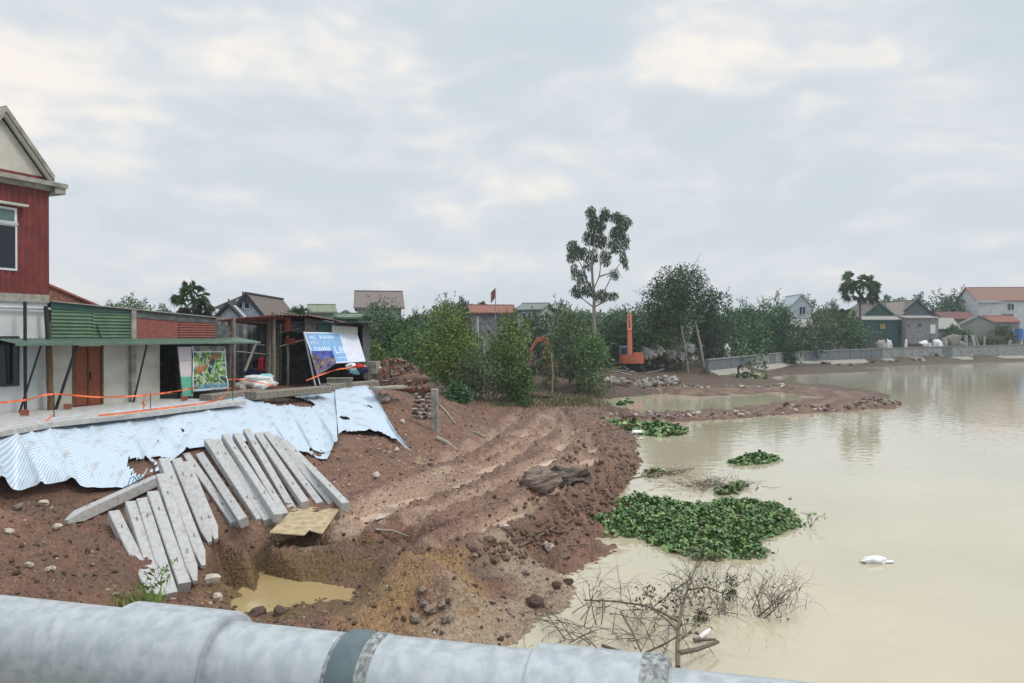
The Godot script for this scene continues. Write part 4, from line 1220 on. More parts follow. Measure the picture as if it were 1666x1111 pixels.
# ---------------------------------------------------------------- striped sheets over the bank
func polyat(a: Array, s: float) -> Vector2:
	var f := s * (a.size() - 1)
	var i := mini(int(f), a.size() - 2)
	return a[i].lerp(a[i + 1], f - i)
func sheet(tops: Array, bots: Array, nu: int, nv: int, holes: Array, lift: float, sd: float, ragged: float) -> MB:
	var T := []; var B := []
	for q in tops:
		var w := W(q[0], q[1], 2.9); T.append(Vector2(w.x, -w.z))
	for q in bots:
		var w := onto(q[0], q[1]); B.append(Vector2(w.x, -w.z))
	var H := []
	for h in holes:
		var w := onto(h[0], h[1]); H.append([Vector2(w.x, -w.z), h[2]])
	var g := []; var uvs := []
	var run := 0.0
	for i in nu + 1:
		var s := float(i) / nu
		var t := polyat(T, s); var b := polyat(B, s)
		if i > 0: run += t.distance_to(polyat(T, float(i - 1) / nu))
		var col := []; var uc := []
		var down := 0.0
		for j in nv + 1:
			var u := float(j) / nv
			var p := t.lerp(b, u)
			var z := -1e9
			var zm := 0.0
			for k in 10:
				var e := hgt(p.x + cos(k * 2.4) * .05 * k, p.y + sin(k * 2.4) * .05 * k)
				zm += e * .1; z = maxf(z, e - .05 - .012 * k)
			z = maxf(z, zm)
			var fold := fn2.get_noise_2d(run * .55 + sd + u * .7, u * .9) * .05 + pow(1.0 - absf(fn2.get_noise_2d(run * .5 + sd - u * .9, u * .35 + 9.0)), 9.0) * .09 + fn.get_noise_2d(run * 1.0, u * 1.2 + sd) * .012
			var q := Vector3(p.x, z + lift + maxf(fold, -.05) * (0.35 + u) + .03, -p.y)
			down = u * t.distance_to(b) * 1.25
			col.append(q)
			uc.append(Vector2(run / 1.2, down / 1.2))
		g.append(col); uvs.append(uc)
	var nn := []
	for i in nu + 1:
		var col := []
		for j in nv + 1:
			var a: Vector3 = g[mini(i + 1, nu)][j] - g[maxi(i - 1, 0)][j]; var c: Vector3 = g[i][mini(j + 1, nv)] - g[i][maxi(j - 1, 0)]
			var v := a.cross(c).normalized()
			col.append(v if v.y > 0 else -v)
		nn.append(col)
	var b2 := MB.new()
	for i in nu:
		for j in nv:
			var ctr: Vector3 = (g[i][j] + g[i + 1][j + 1]) * .5
			var skip := false
			for h in H:
				var dd: float = Vector2(ctr.x, -ctr.z).distance_to(h[0]) + fn.get_noise_2d(ctr.x * 5.0, ctr.z * 5.0) * .14
				if dd < h[1]: skip = true
			var edge := float(nv - j) / nv
			if ragged > 0.0 and edge < ragged * (.5 + fn.get_noise_1d(uvs[i][j].x * 2.2 + sd) * 1.3): skip = true
			if skip: continue
			b2.squad(g[i][j], g[i + 1][j], g[i + 1][j + 1], g[i][j + 1], nn[i][j], nn[i + 1][j], nn[i + 1][j + 1], nn[i][j + 1], Color.WHITE, Color.WHITE, Color.WHITE, Color.WHITE, uvs[i][j], uvs[i + 1][j], uvs[i + 1][j + 1], uvs[i][j + 1])
	return b2
func stripes(key: String, along: bool) -> StandardMaterial3D:
	var im := Image.create(128, 256, false, Image.FORMAT_RGB8)
	var pale := Color(.79, .83, .87); var blue := Color(.57, .69, .81)
	for y in 256:
		for x in 128:
			var f := fposmod(y / 256.0 * 10.0, 1.0)
			var c := pale.lerp(blue, sstep(.42, .52, f) * sstep(1.0, .9, f) * (.8 + .2 * fn2.get_noise_2d(x * .2, y * .06)))
			var dirt := clampf(fn.get_noise_2d(x * .012 + 3.0, y * .008) * .7 - .12, 0, .3)
			im.set_pixel(x, y, c.lerp(Color(.55, .47, .40), dirt))
	var m := picture(key, im, .42)
	m.backlight_enabled = true
	m.backlight = Color(.1, .12, .14)
	return m
func make_tarps() -> void:
	var sm := stripes("striped_sheet", true)
	var t := thing("striped_tarpaulin", "long blue and white striped plastic sheet draped over the bank below the sheds", "tarpaulin", onto(200, 740))
	var a := sheet([[-220, 731], [-100, 714], [0, 699], [85, 684], [240, 668], [300, 661], [345, 655], [395, 649], [430, 644], [480, 638], [520, 634], [546, 632]],
		[[-220, 856], [-100, 838], [0, 823], [100, 812], [200, 800], [262, 771], [315, 735], [390, 722], [455, 728], [500, 742], [533, 752], [549, 722]], 300, 44, [[443, 656, .62], [482, 658, .66], [231, 770, .3], [262, 755, .2], [452, 727, .26], [516, 744, .22], [297, 706, .05], [257, 722, .04]], .05, 2.0, .0)
	part(a, "sheet", sm, t)
	var t2 := thing("torn_tarpaulin", "torn striped sheet hanging down the earth bank beyond the concrete piles", "tarpaulin", onto(610, 700))
	var b := sheet([[544, 632], [560, 631], [575, 630], [588, 630], [598, 632]], [[551, 716], [582, 708], [622, 712], [650, 728], [672, 740]], 90, 60, [[563, 690, .18], [600, 668, .12]], .10, 17.0, .06)
	part(b, "sheet", sm, t2)
	# dark tie cords and scuffs at the hem
	var ropes := thing("tie_rope", "thin blue rope knotted round the diagonal concrete pile", "rope", onto(215, 790))
	var pr := []
	for k in 22:
		var an := k * .9
		pr.append(V(214 + k * .9, 787, 18.0) + Vector3(0, .17 * sin(an), .16 * cos(an)))
	var rb := MB.new()
	var rr := []
	for k in 22: rr.append(.012)
	rb.tube(pr, rr, 5)
	part(rb, "rope", mk("blue_rope", Color(.08, .2, .3), Color(.16, .34, .46), .8, 3.0), ropes)

# ---------------------------------------------------------------- precast piles
func pile(a: Vector3, c: Vector3, w: float, roll: float, label: String, group: String, tip := false) -> void:
	var b := MB.new()
	var dir := (c - a).normalized()
	var up := Vector3.UP.rotated(dir, roll)
	if tip:
		b.beam(a, c - dir * .35, w, w, up, Color.WHITE, .07)
		b.beam(c - dir * .35, c, w, w, up, Color.WHITE, .07, .35)
	else:
		b.beam(a, c, w, w, up, Color.WHITE, .07)
	var o := solo(b, "concrete_pile", M.pile_concrete, (a + c) * .5 - Vector3(0, .12, 0), label, "concrete pile", group)
	for f in [.22, .78]:      # iron lifting loops cast into the upper face
		var m := a.lerp(c, f) + (up - dir * up.dot(dir)).normalized() * w * .5
		var lp := []; var rr := []
		for k in 7:
			lp.append(m + dir * .045 * cos(PI * k / 6.0) + up * .05 * sin(PI * k / 6.0) - up * .008); rr.append(.006)
		var lb := MB.new()
		lb.tube(lp, rr, 5)
		part(lb, "lifting_loop", M.dark_iron, o)
func make_piles() -> void:
	var ord := ["first", "second", "third", "fourth", "fifth", "sixth", "seventh", "eighth", "ninth", "tenth", "last"]
	# upper stack: top and foot positions, depth of the top, height of the foot
	var up := [[303, 742, 383, 855, 20.3], [326, 742, 397, 850, 20.4], [338, 719, 424, 850, 21.0], [352, 720, 437, 851, 21.1], [366, 711, 452, 843, 21.3], [384, 709, 463, 841, 21.5], [401, 702, 476, 832, 21.8], [420, 709, 497, 822, 21.9], [434, 707, 521, 823, 22.2], [450, 715, 544, 824, 22.4], [463, 721, 563, 824, 22.6]]
	for k in up.size():
		var q: Array = up[k]
		var f := W(q[2], q[3], 1.02 + (.14 if k % 3 == 1 else 0.0)); var t := V(q[0], q[1], q[4])
		pile(t, f, rnd(.175, .195), rnd(-.12, .2) + (.45 if k in [1, 9] else 0.0), "grey concrete pile, %s from the left in the upper stack on the bank" % ord[k], "upper stack of concrete piles")
	var lo := [[187, 892, 240, 978, 14.7, .52], [185, 838, 252, 976, 15.5, .58], [212, 822, 262, 976, 15.7, .55], [231, 817, 279, 972, 15.8, .56], [248, 806, 300, 956, 16.0, .62], [262, 777, 318, 947, 16.7, .68], [266, 752, 331, 922, 17.4, .78], [288, 752, 342, 884, 18.1, .93], [302, 757, 352, 879, 18.3, .95]]
	for k in lo.size():
		var q: Array = lo[k]
		var f := W(q[2], q[3], q[5]); var t := V(q[0], q[1], q[4])
		pile(t, f, rnd(.195, .215), rnd(-.1, .15), "pale concrete pile, %s from the left in the lower stack beside the pit" % ord[k], "lower stack of concrete piles", k in [5, 6, 7, 8])
	pile(V(256, 781, 18.3), V(108, 849, 15.4), .23, .1, "concrete pile with pointed tip lying across the bank under the striped sheet", "", true)
	# support earth shows between; plywood and boards on the road end
	var p := [W(482, 823, 1.10), W(552, 828, 1.09), W(524, 868, 1.0), W(503, 862, 1.02), W(495, 870, 1.0), W(438, 866, 1.04)]
	var b := MB.new()
	for i in range(1, p.size() - 1):
		b.tri(p[0], p[i], p[i + 1])
		b.tri(p[0] - Vector3(0, .02, 0), p[i + 1] - Vector3(0, .02, 0), p[i] - Vector3(0, .02, 0))
	for i in p.size():
		var j := (i + 1) % p.size()
		b.quad(p[i] - Vector3(0, .02, 0), p[i], p[j], p[j] - Vector3(0, .02, 0))
	solo(b, "plywood_sheet", M.plywood, p[3], "broken tan plywood sheet lying at the edge of the pit", "plywood sheet")
	var q2 := [onto(446, 884, .09), onto(474, 873, .09), onto(480, 879, .09), onto(452, 889, .09)]
	part_poly(q2, .02, "plywood_scrap", M.plywood, "small tan plywood scrap on the pit rim", "plywood")

func part_poly(p: Array, th: float, called: String, mat: Material, label: String, cat: String, group := "") -> void:
	var b := MB.new()
	var dn := Vector3(0, -th, 0)
	for i in range(1, p.size() - 1):
		b.tri(p[0], p[i], p[i + 1]); b.tri(p[0] + dn, p[i + 1] + dn, p[i] + dn)
	for i in p.size():
		var j := (i + 1) % p.size()
		b.quad(p[i] + dn, p[i], p[j], p[j] + dn)
	solo(b, called, mat, p[0] + dn, label, cat, group)

# ---------------------------------------------------------------- stones, clods, sticks
func rock_mesh(sd: float, sub := 1, sq := Vector3.ONE, lump := .35) -> ArrayMesh:
	var b := MB.new()
	var N := 6 * sub; var K := 4 * sub
	var pt := func(i: int, j: int) -> Vector3:
		var th := PI * j / K; var ph := TAU * (i % N) / N
		var d := Vector3(sin(th) * cos(ph), cos(th), sin(th) * sin(ph))
		var r := 1.0 + lump * (fn.get_noise_3d(d.x * 1.1 + sd * 7.3, d.y * 1.1, d.z * 1.1 + sd) * 1.8)
		if sub > 1: r += .09 * fn2.get_noise_3d(d.x * 4.0 + sd, d.y * 4.0, d.z * 4.0)
		return d * r * .5 * sq
	for j in K:
		for i in N:
			var a: Vector3 = pt.call(i, j); var c: Vector3 = pt.call(i + 1, j); var d: Vector3 = pt.call(i + 1, j + 1); var e: Vector3 = pt.call(i, j + 1)
			if j > 0: b.tri(a, c, d)
			if j < K - 1: b.tri(a, d, e)
	# face outward
	for t in b.v.size() / 3:
		var m := (b.v[t * 3] + b.v[t * 3 + 1] + b.v[t * 3 + 2]) / 3.0
		if m.dot(b.n[t * 3]) < 0:
			for k in 3: b.n[t * 3 + k] = -b.n[t * 3 + k]
			var s := b.v[t * 3 + 1]; b.v[t * 3 + 1] = b.v[t * 3 + 2]; b.v[t * 3 + 2] = s
	return b.mesh()
var rocks := []
func scatter(called: String, label: String, mesh: Mesh, mat: Material, tf: Array) -> void:
	var mm := MultiMesh.new()
	mm.transform_format = MultiMesh.TRANSFORM_3D
	mm.mesh = mesh
	mm.instance_count = tf.size()
	for i in tf.size(): mm.set_instance_transform(i, tf[i])
	var o := MultiMeshInstance3D.new()
	o.name = numbered(self, called)
	o.multimesh = mm
	o.material_override = mat
	add_child(o)
	o.set_meta("kind", "stuff"); o.set_meta("label", label); o.set_meta("category", "soil")
func stone(p: Vector3, s: Vector3, mat: Material, called: String, label: String, cat: String, group := "", k := -1) -> void:
	var o := place(rocks[(k if k >= 0 else rng.randi() % 8)], called, mat, self)
	o.position = p
	o.rotation = Vector3(rnd(-.4, .4), rnd(0, TAU), rnd(-.4, .4))
	o.scale = s
	tag(o, label, cat, group)
func make_bank_things() -> void:
	for k in 8: rocks.append(rock_mesh(k * 1.7 + .3, 1, Vector3(1, rnd(.55, .8), rnd(.7, 1.0))))
	var big := [rock_mesh(3.3, 3, Vector3(1, .6, .62), .3), rock_mesh(9.1, 3, Vector3(1, .5, .6), .4)]
	var bi := 0
	for q in [[878, 786, 1.05, .2, "long dark boulder lying on the road edge"], [925, 778, 1.25, -.35, "flat grey boulder behind the dark one on the road edge"]]:
		var p := onto(q[0], q[1] + 9)
		var o := place(big[bi], "boulder", M.stone_brown if bi == 0 else mk("stone_dark", Color(.06, .05, .045), Color(.16, .13, .11), .9, 1.2, .03, .8), self)
		o.position = p + Vector3(0, .17, 0); o.rotation.y = q[3]; o.scale = Vector3.ONE * q[2]
		tag(o, q[4], "boulder", "boulders on the road")
		bi += 1
	# countless clods and grit over the raw earth
	var lists := [[], [], [], []]
	var n := 0
	while n < 6000:
		var d := 10.5 + 34.0 * pow(rng.randf(), 1.6)
		var x := rnd(-.68, .30) * d
		var h := hgt(x, d)
		if h < .03 or (h > 2.7 and x < -5.0): continue
		if h > 1.45 and d > 17.0 and x < -8.5: continue
		var den := fn.get_noise_2d(x * .5 + 70.0, d * .5) + .35
		var e := fn.get_noise_2d(x * 2.0 + 11.0, d * 2.0)
		if rng.randf() > den + .45 + e * .5: continue
		n += 1
		var s := .03 + .10 * pow(rng.randf(), 4.0) + d * .0006
		var r := rng.randf()
		var which := 0 if r < .5 else (1 if r < .8 else (2 if r < .93 else 3))
		if which == 3: s *= .7
		var bs := Basis.from_euler(rvec() * 2.0).scaled(Vector3(s, s * rnd(.6, 1.0), s * rnd(.7, 1.1)))
		lists[which].append(Transform3D(bs, Vector3(x, h + s * .12, -d)))
	scatter("soil_clods", "small red-brown clods scattered over the raw earth", rocks[0], M.clod_red, lists[0])
	scatter("soil_clods", "small dark clods scattered over the raw earth", rocks[3], M.clod_dark, lists[1])
	scatter("gravel", "brown gravel scattered over the raw earth", rocks[5], M.stone_brown, lists[2])
	scatter("gravel", "pale chips of stone scattered over the raw earth", rocks[6], M.stone_pale, lists[3])
	var chips := []
	for k in 200:
		var p := onto(rnd(500, 790), rnd(645, 800))
		if p.y > 2.7 or p.y < .9: continue
		var s := rnd(.03, .09)
		chips.append(Transform3D(Basis.from_euler(rvec() * 2.0).scaled(Vector3(s * 1.3, s * .6, s)), p))
	scatter("gravel", "pale chips and broken stone on the face of the bank", rocks[4], M.stone_pale, chips)
	# lumps thrown up along the right edge of the road
	var edge := []
	for k in 520:
		var l := [[1010, 720], [1028, 745], [1012, 775], [985, 805], [950, 830], [905, 862], [860, 885], [790, 895], [980, 700], [1000, 690]]
		var i := rng.randi() % (l.size() - 1)
		var f := rng.randf()
		var p := onto(lerpf(l[i][0], l[i + 1][0], f) + rng.randfn(0, 20), lerpf(l[i][1], l[i + 1][1], f) + rng.randfn(0, 12))
		if p.y < -.05: continue
		var s := rnd(.06, .2) + .12 * pow(rng.randf(), 5.0)
		edge.append(Transform3D(Basis.from_euler(rvec() * 2.0).scaled(Vector3(s, s * .7, s * .9)), p + Vector3(0, s * .1, 0)))
	scatter("soil_clods", "lumps of earth along the water side of the road", rocks[2], M.clod_red, edge)
	# individual stones that show
	var g := "stones scattered on the bank"
	for q in [[70, 822, .24, "pale stone just below the left end of the striped sheet"], [30, 828, .2, "grey stone at the left edge below the striped sheet"], [92, 862, .16, "white stone on the earth left of the piles"], [15, 868, .15, "flat pale stone near the left edge of the earth bank"], [82, 930, .16, "pale stone on the shelf above the handrail"], [48, 925, .14, "small pale stone left on the shelf above the handrail"], [345, 948, .3, "white stone beside the foot of the lower pile stack"], [352, 975, .2, "pale stone in front of the lower pile stack"], [690, 985, .18, "grey stone on the near side of the sandy mound"], [700, 1000, .22, "largest grey stone in front of the sandy mound"], [720, 988, .16, "grey stone right of the sandy mound's largest stone"], [676, 1010, .18, "grey stone low in front of the sandy mound"], [688, 966, .15, "grey stone high on the sandy mound"], [727, 1012, .18, "small stone at the foot of the sandy mound"], [822, 860, .18, "pale stone on the road edge above the gully"], [893, 893, .26, "pale stone at the water's edge by the hyacinth"], [885, 886, .16, "small stone beside the pale one at the water's edge"], [772, 908, .15, "grey stone on the slope below the road edge"], [645, 735, .2, "pale stone on the bank below the torn sheet"], [655, 690, .2, "pale stone half way up the bank beyond the torn sheet"], [612, 775, .22, "pale stone at the foot of the bank by the road"], [700, 757, .2, "stone beside the road near the upright post"], [870, 985, .3, "brown lump on the wet mud spit"], [905, 955, .2, "brown lump on the tip of the wet mud spit"], [925, 950, .22, "dark lump at the end of the mud spit"], [855, 935, .18, "stone on the upper edge of the mud spit"], [420, 1003, .26, "dark lump of soil in front of the pit"], [455, 1000, .22, "dark lump of soil right in front of the pit water"]]:
		var p := onto(q[0], q[1])
		var mt: Material = M.stone_pale if "pale" in q[3] or "white" in q[3] else (M.clod_dark if "dark" in q[3] or "brown" in q[3] else M.stone_brown)
		stone(p + Vector3(0, q[2] * .15, 0), Vector3.ONE * q[2] * 1.15, mt, "stone", q[3], "stone", g)
	# upright post, sticks, slab remains
	var pb := onto(708, 702)
	var pm := MB.new()
	var ptop := V(707, 633, -pb.z - .1)
	pm.beam(pb - Vector3(0, .2, 0), ptop, .26, .26, Vector3(0, 0, 1))
	solo(pm, "concrete_post", M.old_concrete, pb, "square concrete post standing upright in the bank", "post")
	var si := 0
	for q in [[716, 662, 741, 692, .05, "thin pale stick leaning beside the upright post"], [711, 716, 745, 737, .09, "pale plank lying on the bank below the upright post"], [770, 705, 789, 718, .04, "short stick by the road beyond the upright post"], [663, 622, 690, 622, .05, "short plank on the bank crest"], [684, 618, 714, 623, .04, "thin pole jutting from the bank crest"], [611, 866, 665, 877, .03, "thin pale stick lying on the gully edge"], [1000, 790, 1130, 788, .03, "bent reed pole lying from the bank into the water"], [845, 893, 960, 838, .03, "thin stick on the slope beside the big hyacinth mat"], [890, 903, 950, 892, .035, "dark stick in the shallows near the mud spit"], [1000, 700, 1040, 690, .03, "thin stick in the weeds at the inlet"]]:
		var a := onto(q[0], q[1], .05); var c := onto(q[2], q[3], .06)
		if a.y < .02: a.y = .03
		if c.y < .02: c.y = .03
		var m := MB.new()
		var mid := a.lerp(c, .5) + Vector3(0, .05, 0)
		m.tube([a, mid, c], [q[4], q[4] * .9, q[4] * .5], 7)
		solo(m, "stick", M.pale_bark if si < 6 else M.dead_wood, a, q[5], "stick", "sticks on the bank")
		si += 1
	var rg := onto(622, 655, .0)
	var rm := sackish(rg + Vector3(0, .12, .05), .26, .2, .2, 3.0, .5)
	rm.tube([V(613, 641, -rg.z), V(620, 648, -rg.z + .1), V(627, 662, -rg.z + .15)], [.12, .16, .13], 8)
	solo(rm, "concrete_stump", M.old_concrete, rg, "pale broken concrete stump hanging from the bank top", "rubble")
	# old stone footing showing in the bank
	var ft := thing("stone_footing", "grey dry-stone footing exposed in the bank left of the upright post", "stone footing", onto(690, 680))
	for r in 7:
		for c in 6:
			var p := onto(676 + c * 5.2 + rnd(-1, 1), 642 + r * 6.4 + rnd(-1, 1))
			var o := place(rocks[(r * 3 + c) % 8], "stone", [M.stone_grey, M.clod_dark, M.stone_brown, M.clod_dark][(r * 5 + c * 3) % 4], ft)
			o.position = p - org(ft) + Vector3(0, .02, .05)
			o.scale = Vector3(rnd(.22, .36), rnd(.14, .2), rnd(.22, .3))
			o.rotation = Vector3(rnd(-.3, .3), rnd(-.6, .6), rnd(-.25, .25))
	# weeds by the piles
	var wb := MB.new()
	var wc := onto(228, 984)
	for k in 90:
		var a := wc + Vector3(rnd(-.35, .3), -.05, rnd(-.25, .25))
		var tip := a + Vector3(rnd(-.2, .2), rnd(.15, .42), rnd(-.2, .2))
		var s := Vector3(rnd(-1, 1), 0, rnd(-1, 1)).normalized() * .018
		wb.tri(a - s, tip, a + s, Color(.10, .22, .03).lerp(Color(.2, .3, .06), rng.randf()))
	solo(wb, "grass_tuft", M.leaf, wc, "bright green grass tuft at the foot of the lower pile stack", "grass")
	var vb := MB.new()
	for k in 4:
		var a := wc + Vector3(.1, .2, 0)
		var pts := [a]; var rr := [.006]
		for j in 6:
			a += Vector3(rnd(-.02, .14), rnd(.02, .1), rnd(-.05, .05)); pts.append(a); rr.append(.005)
			for l in 2: vb.tri(a, a + rvec() * .09, a + rvec() * .07)
		vb.tube(pts, rr, 4)
	for i in vb.c.size(): vb.c[i] = Color(.16, .24, .07)
	solo(vb, "creeper_vine", M.leaf, wc + Vector3(.1, .2, 0), "thin green creeper climbing the lower pile stack", "vine")
# ---------------------------------------------------------------- floating plants, branches, litter
func hyacinth(outline: Array, label: String, per: float, hi: float, sz: float, dry := 0.0) -> void:
	var poly := flatline(outline, .0)
	var lo := Vector2(1e9, 1e9); var up := -lo
	for p in poly:
		lo = Vector2(minf(lo.x, p.x), minf(lo.y, p.y)); up = Vector2(maxf(up.x, p.x), maxf(up.y, p.y))
	var ctr := (lo + up) * .5
	var t := thing("water_hyacinth_mat", label, "water plant", Vector3(ctr.x, 0, -ctr.y), "floating water hyacinth mats")
	var area := (up.x - lo.x) * (up.y - lo.y)
	var b := MB.new()
	var ring := poly.duplicate(); ring.append(poly[0])
	for k in int(area * per):
		var p := Vector2(rnd(lo.x, up.x), rnd(lo.y, up.y))
		p += Vector2(fn.get_noise_2d(p.x * 2.0, p.y * 2.0), fn.get_noise_2d(p.x * 2.0 + 50.0, p.y * 2.0)) * .35
		if not Geometry2D.is_point_in_polygon(p, poly): continue
		if k % 5 == 0: p += Vector2(rng.randfn(0, .09), rng.randfn(0, .09))
		if k % 45 == 0: p += Vector2(rng.randfn(0, .4), rng.randfn(0, .3))
		var ed := line_dist(p, ring)
		var gap := fn.get_noise_2d(p.x * 1.7 + 5.0, p.y * 1.7)
		if gap < -.30 and ed > .25: continue
		var hh := hi * (.35 + .65 * sstep(0.0, .6, ed)) * (.75 + gap * .8) * rnd(.6, 1.15)
		var base := Vector3(p.x, hh * .35, -p.y)
		var c := Vector3(p.x + rnd(-.05, .05), maxf(hh, .03), -p.y + rnd(-.05, .05))
		var nn := (Vector3.UP * rnd(.35, 1.2) + Vector3(rnd(-1, 1), 0, rnd(-1, 1))).normalized()
		var s := nn.cross(Vector3(rnd(-1, 1), rnd(-.3, .3), rnd(-1, 1))).normalized()
		var u := s.cross(nn)
		var r := sz * rnd(.7, 1.25)
		var col := Color(.045, .115, .03).lerp(Color(.21, .33, .10), pow(rng.randf(), 1.6))
		if rng.randf() < dry: col = Color(.15, .12, .06).lerp(Color(.22, .16, .09), rng.randf())
		var pts := []
		for q in 6:
			var an := TAU * q / 6.0
			pts.append(c + s * cos(an) * r * .85 + u * sin(an) * r - nn * (.25 * r * absf(cos(an))))
		for q in 6: b.tri(c, pts[q], pts[(q + 1) % 6], col)
		if k % 2 == 0:
			b.tri(base - Vector3(.008, 0, 0), c, base + Vector3(.008, 0, 0), Color(.07, .13, .04))
	var f := part(b, "foliage", M.leaf_wet, t)
	f.set_meta("kind", "stuff")
func twig(b: MB, a: Vector3, dir: Vector3, length: float, r: float, depth: int, droop: float) -> void:
	var pts := [a]; var rr := [r]
	var d := dir.normalized()
	var steps := 5
	var p := a
	for i in steps:
		d = (d + rvec() * .22 + Vector3(0, -droop, 0)).normalized()
		p += d * length / steps
		if p.y < -.05: p.y = -.05
		pts.append(p); rr.append(r * (1.0 - .75 * (i + 1) / steps))
		if depth > 0 and i > 0 and rng.randf() < .85:
			twig(b, p, (d + rvec() * .9 + Vector3(0, .2, 0)).normalized(), length * rnd(.4, .65), r * .55, depth - 1, droop)
	b.tube(pts, rr, 5 if r > .01 else 3, Color.WHITE, false)
func limb(b: MB, pxs: Array, r0: float, r1: float, side := 0, sl := .5, dep := 1) -> void:
	var pts := []; var rr := []
	for i in pxs.size():
		pts.append(W(pxs[i][0], pxs[i][1], pxs[i][2])); rr.append(lerpf(r0, r1, float(i) / (pxs.size() - 1)))
	b.tube(pts, rr, 7)
	for k in side:
		var f := rng.randf() * (pts.size() - 1)
		var i := mini(int(f), pts.size() - 2)
		var p: Vector3 = pts[i].lerp(pts[i + 1], f - i)
		twig(b, p, rvec() + Vector3(0, .45, 0), sl * rnd(.6, 1.3), .009, dep, .1)
func leaf_bits(b: MB, c: Vector3, r: float, k: int, col: Color) -> void:
	for i in k:
		var p := c + rvec() * r
		b.tri(p, p + rvec() * .06, p + rvec() * .06, col * rnd(.7, 1.3))
func make_river_things() -> void:
	hyacinth([[955, 855], [968, 840], [985, 822], [1010, 814], [1045, 812], [1080, 818], [1110, 824], [1140, 826], [1165, 818], [1185, 815], [1215, 820], [1255, 822], [1285, 832], [1303, 850], [1290, 862], [1262, 872], [1235, 880], [1222, 890], [1248, 898], [1250, 908], [1222, 912], [1190, 908], [1165, 914], [1130, 912], [1095, 900], [1060, 886], [1038, 876], [1000, 872], [965, 870]], "large dense green hyacinth mat reaching out from the bank", 600.0, .28, .052, .05)
	hyacinth([[1185, 752], [1205, 745], [1225, 742], [1262, 743], [1265, 750], [1240, 756], [1215, 757], [1195, 756]], "small separate green hyacinth mat out on open water", 230.0, .24, .09)
	hyacinth([[945, 686], [975, 684], [1010, 690], [1040, 693], [1080, 692], [1118, 700], [1112, 708], [1075, 711], [1045, 708], [1015, 700], [975, 700], [950, 694]], "long thin hyacinth mat by the inlet mouth", 60.0, .3, .16, .1)
	hyacinth([[1160, 800], [1175, 792], [1205, 785], [1215, 792], [1195, 804], [1172, 808]], "green hyacinth at the end of the brown debris mat", 130.0, .2, .09, .25)
	hyacinth([[1040, 770], [1060, 763], [1082, 770], [1075, 778], [1050, 780]], "thin pale hyacinth fringe beside the road bank", 60.0, .2, .09, .5)
	hyacinth([[1000, 657], [1025, 652], [1030, 655], [1010, 660]], "tiny green weed patch in the inlet", 14.0, .3, .25)
	hyacinth([[1165, 616], [1195, 611], [1240, 612], [1248, 618], [1200, 620], [1170, 620]], "weeds along the water below the river wall", 4.0, .5, .4, .3)
	# brown twig mats
	for q in [[[1165, 789], 75, 13, 230, "brown raft of dead twigs beyond the large hyacinth mat"], [[1085, 770], 42, 6, 90, "thin brown twig raft stretching from the road bank"]]:
		var b := MB.new()
		var o := W(q[0][0], q[0][1], 0)
		for k in q[3]:
			var a := W(q[0][0] + rng.randfn(0, .42) * q[1], q[0][1] + rng.randfn(0, .4) * q[2], 0.02)
			twig(b, a, Vector3(rnd(-1, 1), rnd(0, .45), rnd(-1, 1)), rnd(.25, .7), .009, 0, .03)
		solo(b, "twig_raft", mk("raft_twigs", Color(.10, .075, .06), Color(.2, .16, .13), .95, 3.0), o, q[4], "dead twigs")
	# fallen tree limb in the near water
	var m := MB.new()
	limb(m, [[1103, 1085, .25], [1102, 1052, .3], [1104, 1018, .32], [1110, 985, .3], [1120, 955, .25], [1131, 925, .2]], .038, .015, 14, .7, 1)
	limb(m, [[1103, 1062, .3], [1135, 1056, .25], [1168, 1044, .15]], .042, .03, 3, .3, 0)
	limb(m, [[1105, 1012, .3], [1075, 995, .4], [1050, 985, .35], [1000, 978, .2], [950, 976, .05]], .022, .014, 14, .5, 1)
	limb(m, [[1104, 1028, .3], [1085, 1008, .45], [1060, 990, .5]], .02, .012, 6, .5, 1)
	limb(m, [[1050, 1062, .1], [1080, 1048, .2], [1108, 1032, .3]], .02, .012, 4, .4, 1)
	limb(m, [[1126, 940, .2], [1090, 965, .35], [1060, 990, .2]], .016, .009, 8, .5, 1)
	limb(m, [[1131, 925, .2], [1150, 905, .25], [1165, 900, .1]], .016, .009, 4, .5, 1)
	limb(m, [[1118, 960, .2], [1150, 955, .2], [1175, 965, .15], [1180, 1000, .02]], .018, .01, 16, .6, 1)
	var md := solo(m, "fallen_branch", M.dead_wood, W(1103, 1060, 0), "bare forked tree limb sunk in the water right of the mud", "branch")
	var lb := MB.new()
	for q in [[1065, 975], [1110, 960], [1045, 970], [1085, 985], [1130, 1000], [1150, 960]]: leaf_bits(lb, W(q[0], q[1], .3), .22, 60, Color(.045, .038, .022))
	part(lb, "withered_leaves", M.leaf, md)
	var m2 := MB.new()
	for k in 14:
		var a := W(rnd(900, 1010), rnd(995, 1055), .02)
		twig(m2, a, Vector3(rnd(-1, 1), rnd(.3, 1.2), rnd(-1, 1)), rnd(.6, 1.5), .011, 2, .16)
	for k in 26:
		var a := W(rnd(910, 1060), rnd(985, 1058), .02)
		twig(m2, a, Vector3(rnd(-1, 1), rnd(.1, .8), rnd(-1, 1)), rnd(.5, 1.2), .008, 1, .14)
	limb(m2, [[1010, 995, .2], [1030, 1030, .3], [1045, 1065, .1]], .02, .014, 4, .5, 1)
	limb(m2, [[980, 1050, .05], [1010, 1060, .06], [1020, 1068, .05]], .028, .02, 0)
	solo(m2, "twig_tangle", M.dead_wood, W(985, 1030, 0), "tangled looping dead twigs in the water left of the forked limb", "dead twigs")
	var m3 := MB.new()
	for k in 46:
		var a := W(1255 + rng.randfn(0, 24), 988 + rng.randfn(0, 12), .0)
		twig(m3, a, Vector3(rnd(-.5, .5), rnd(.6, 1.4), rnd(-.5, .5)), rnd(.35, .8), .006, 1, .12)
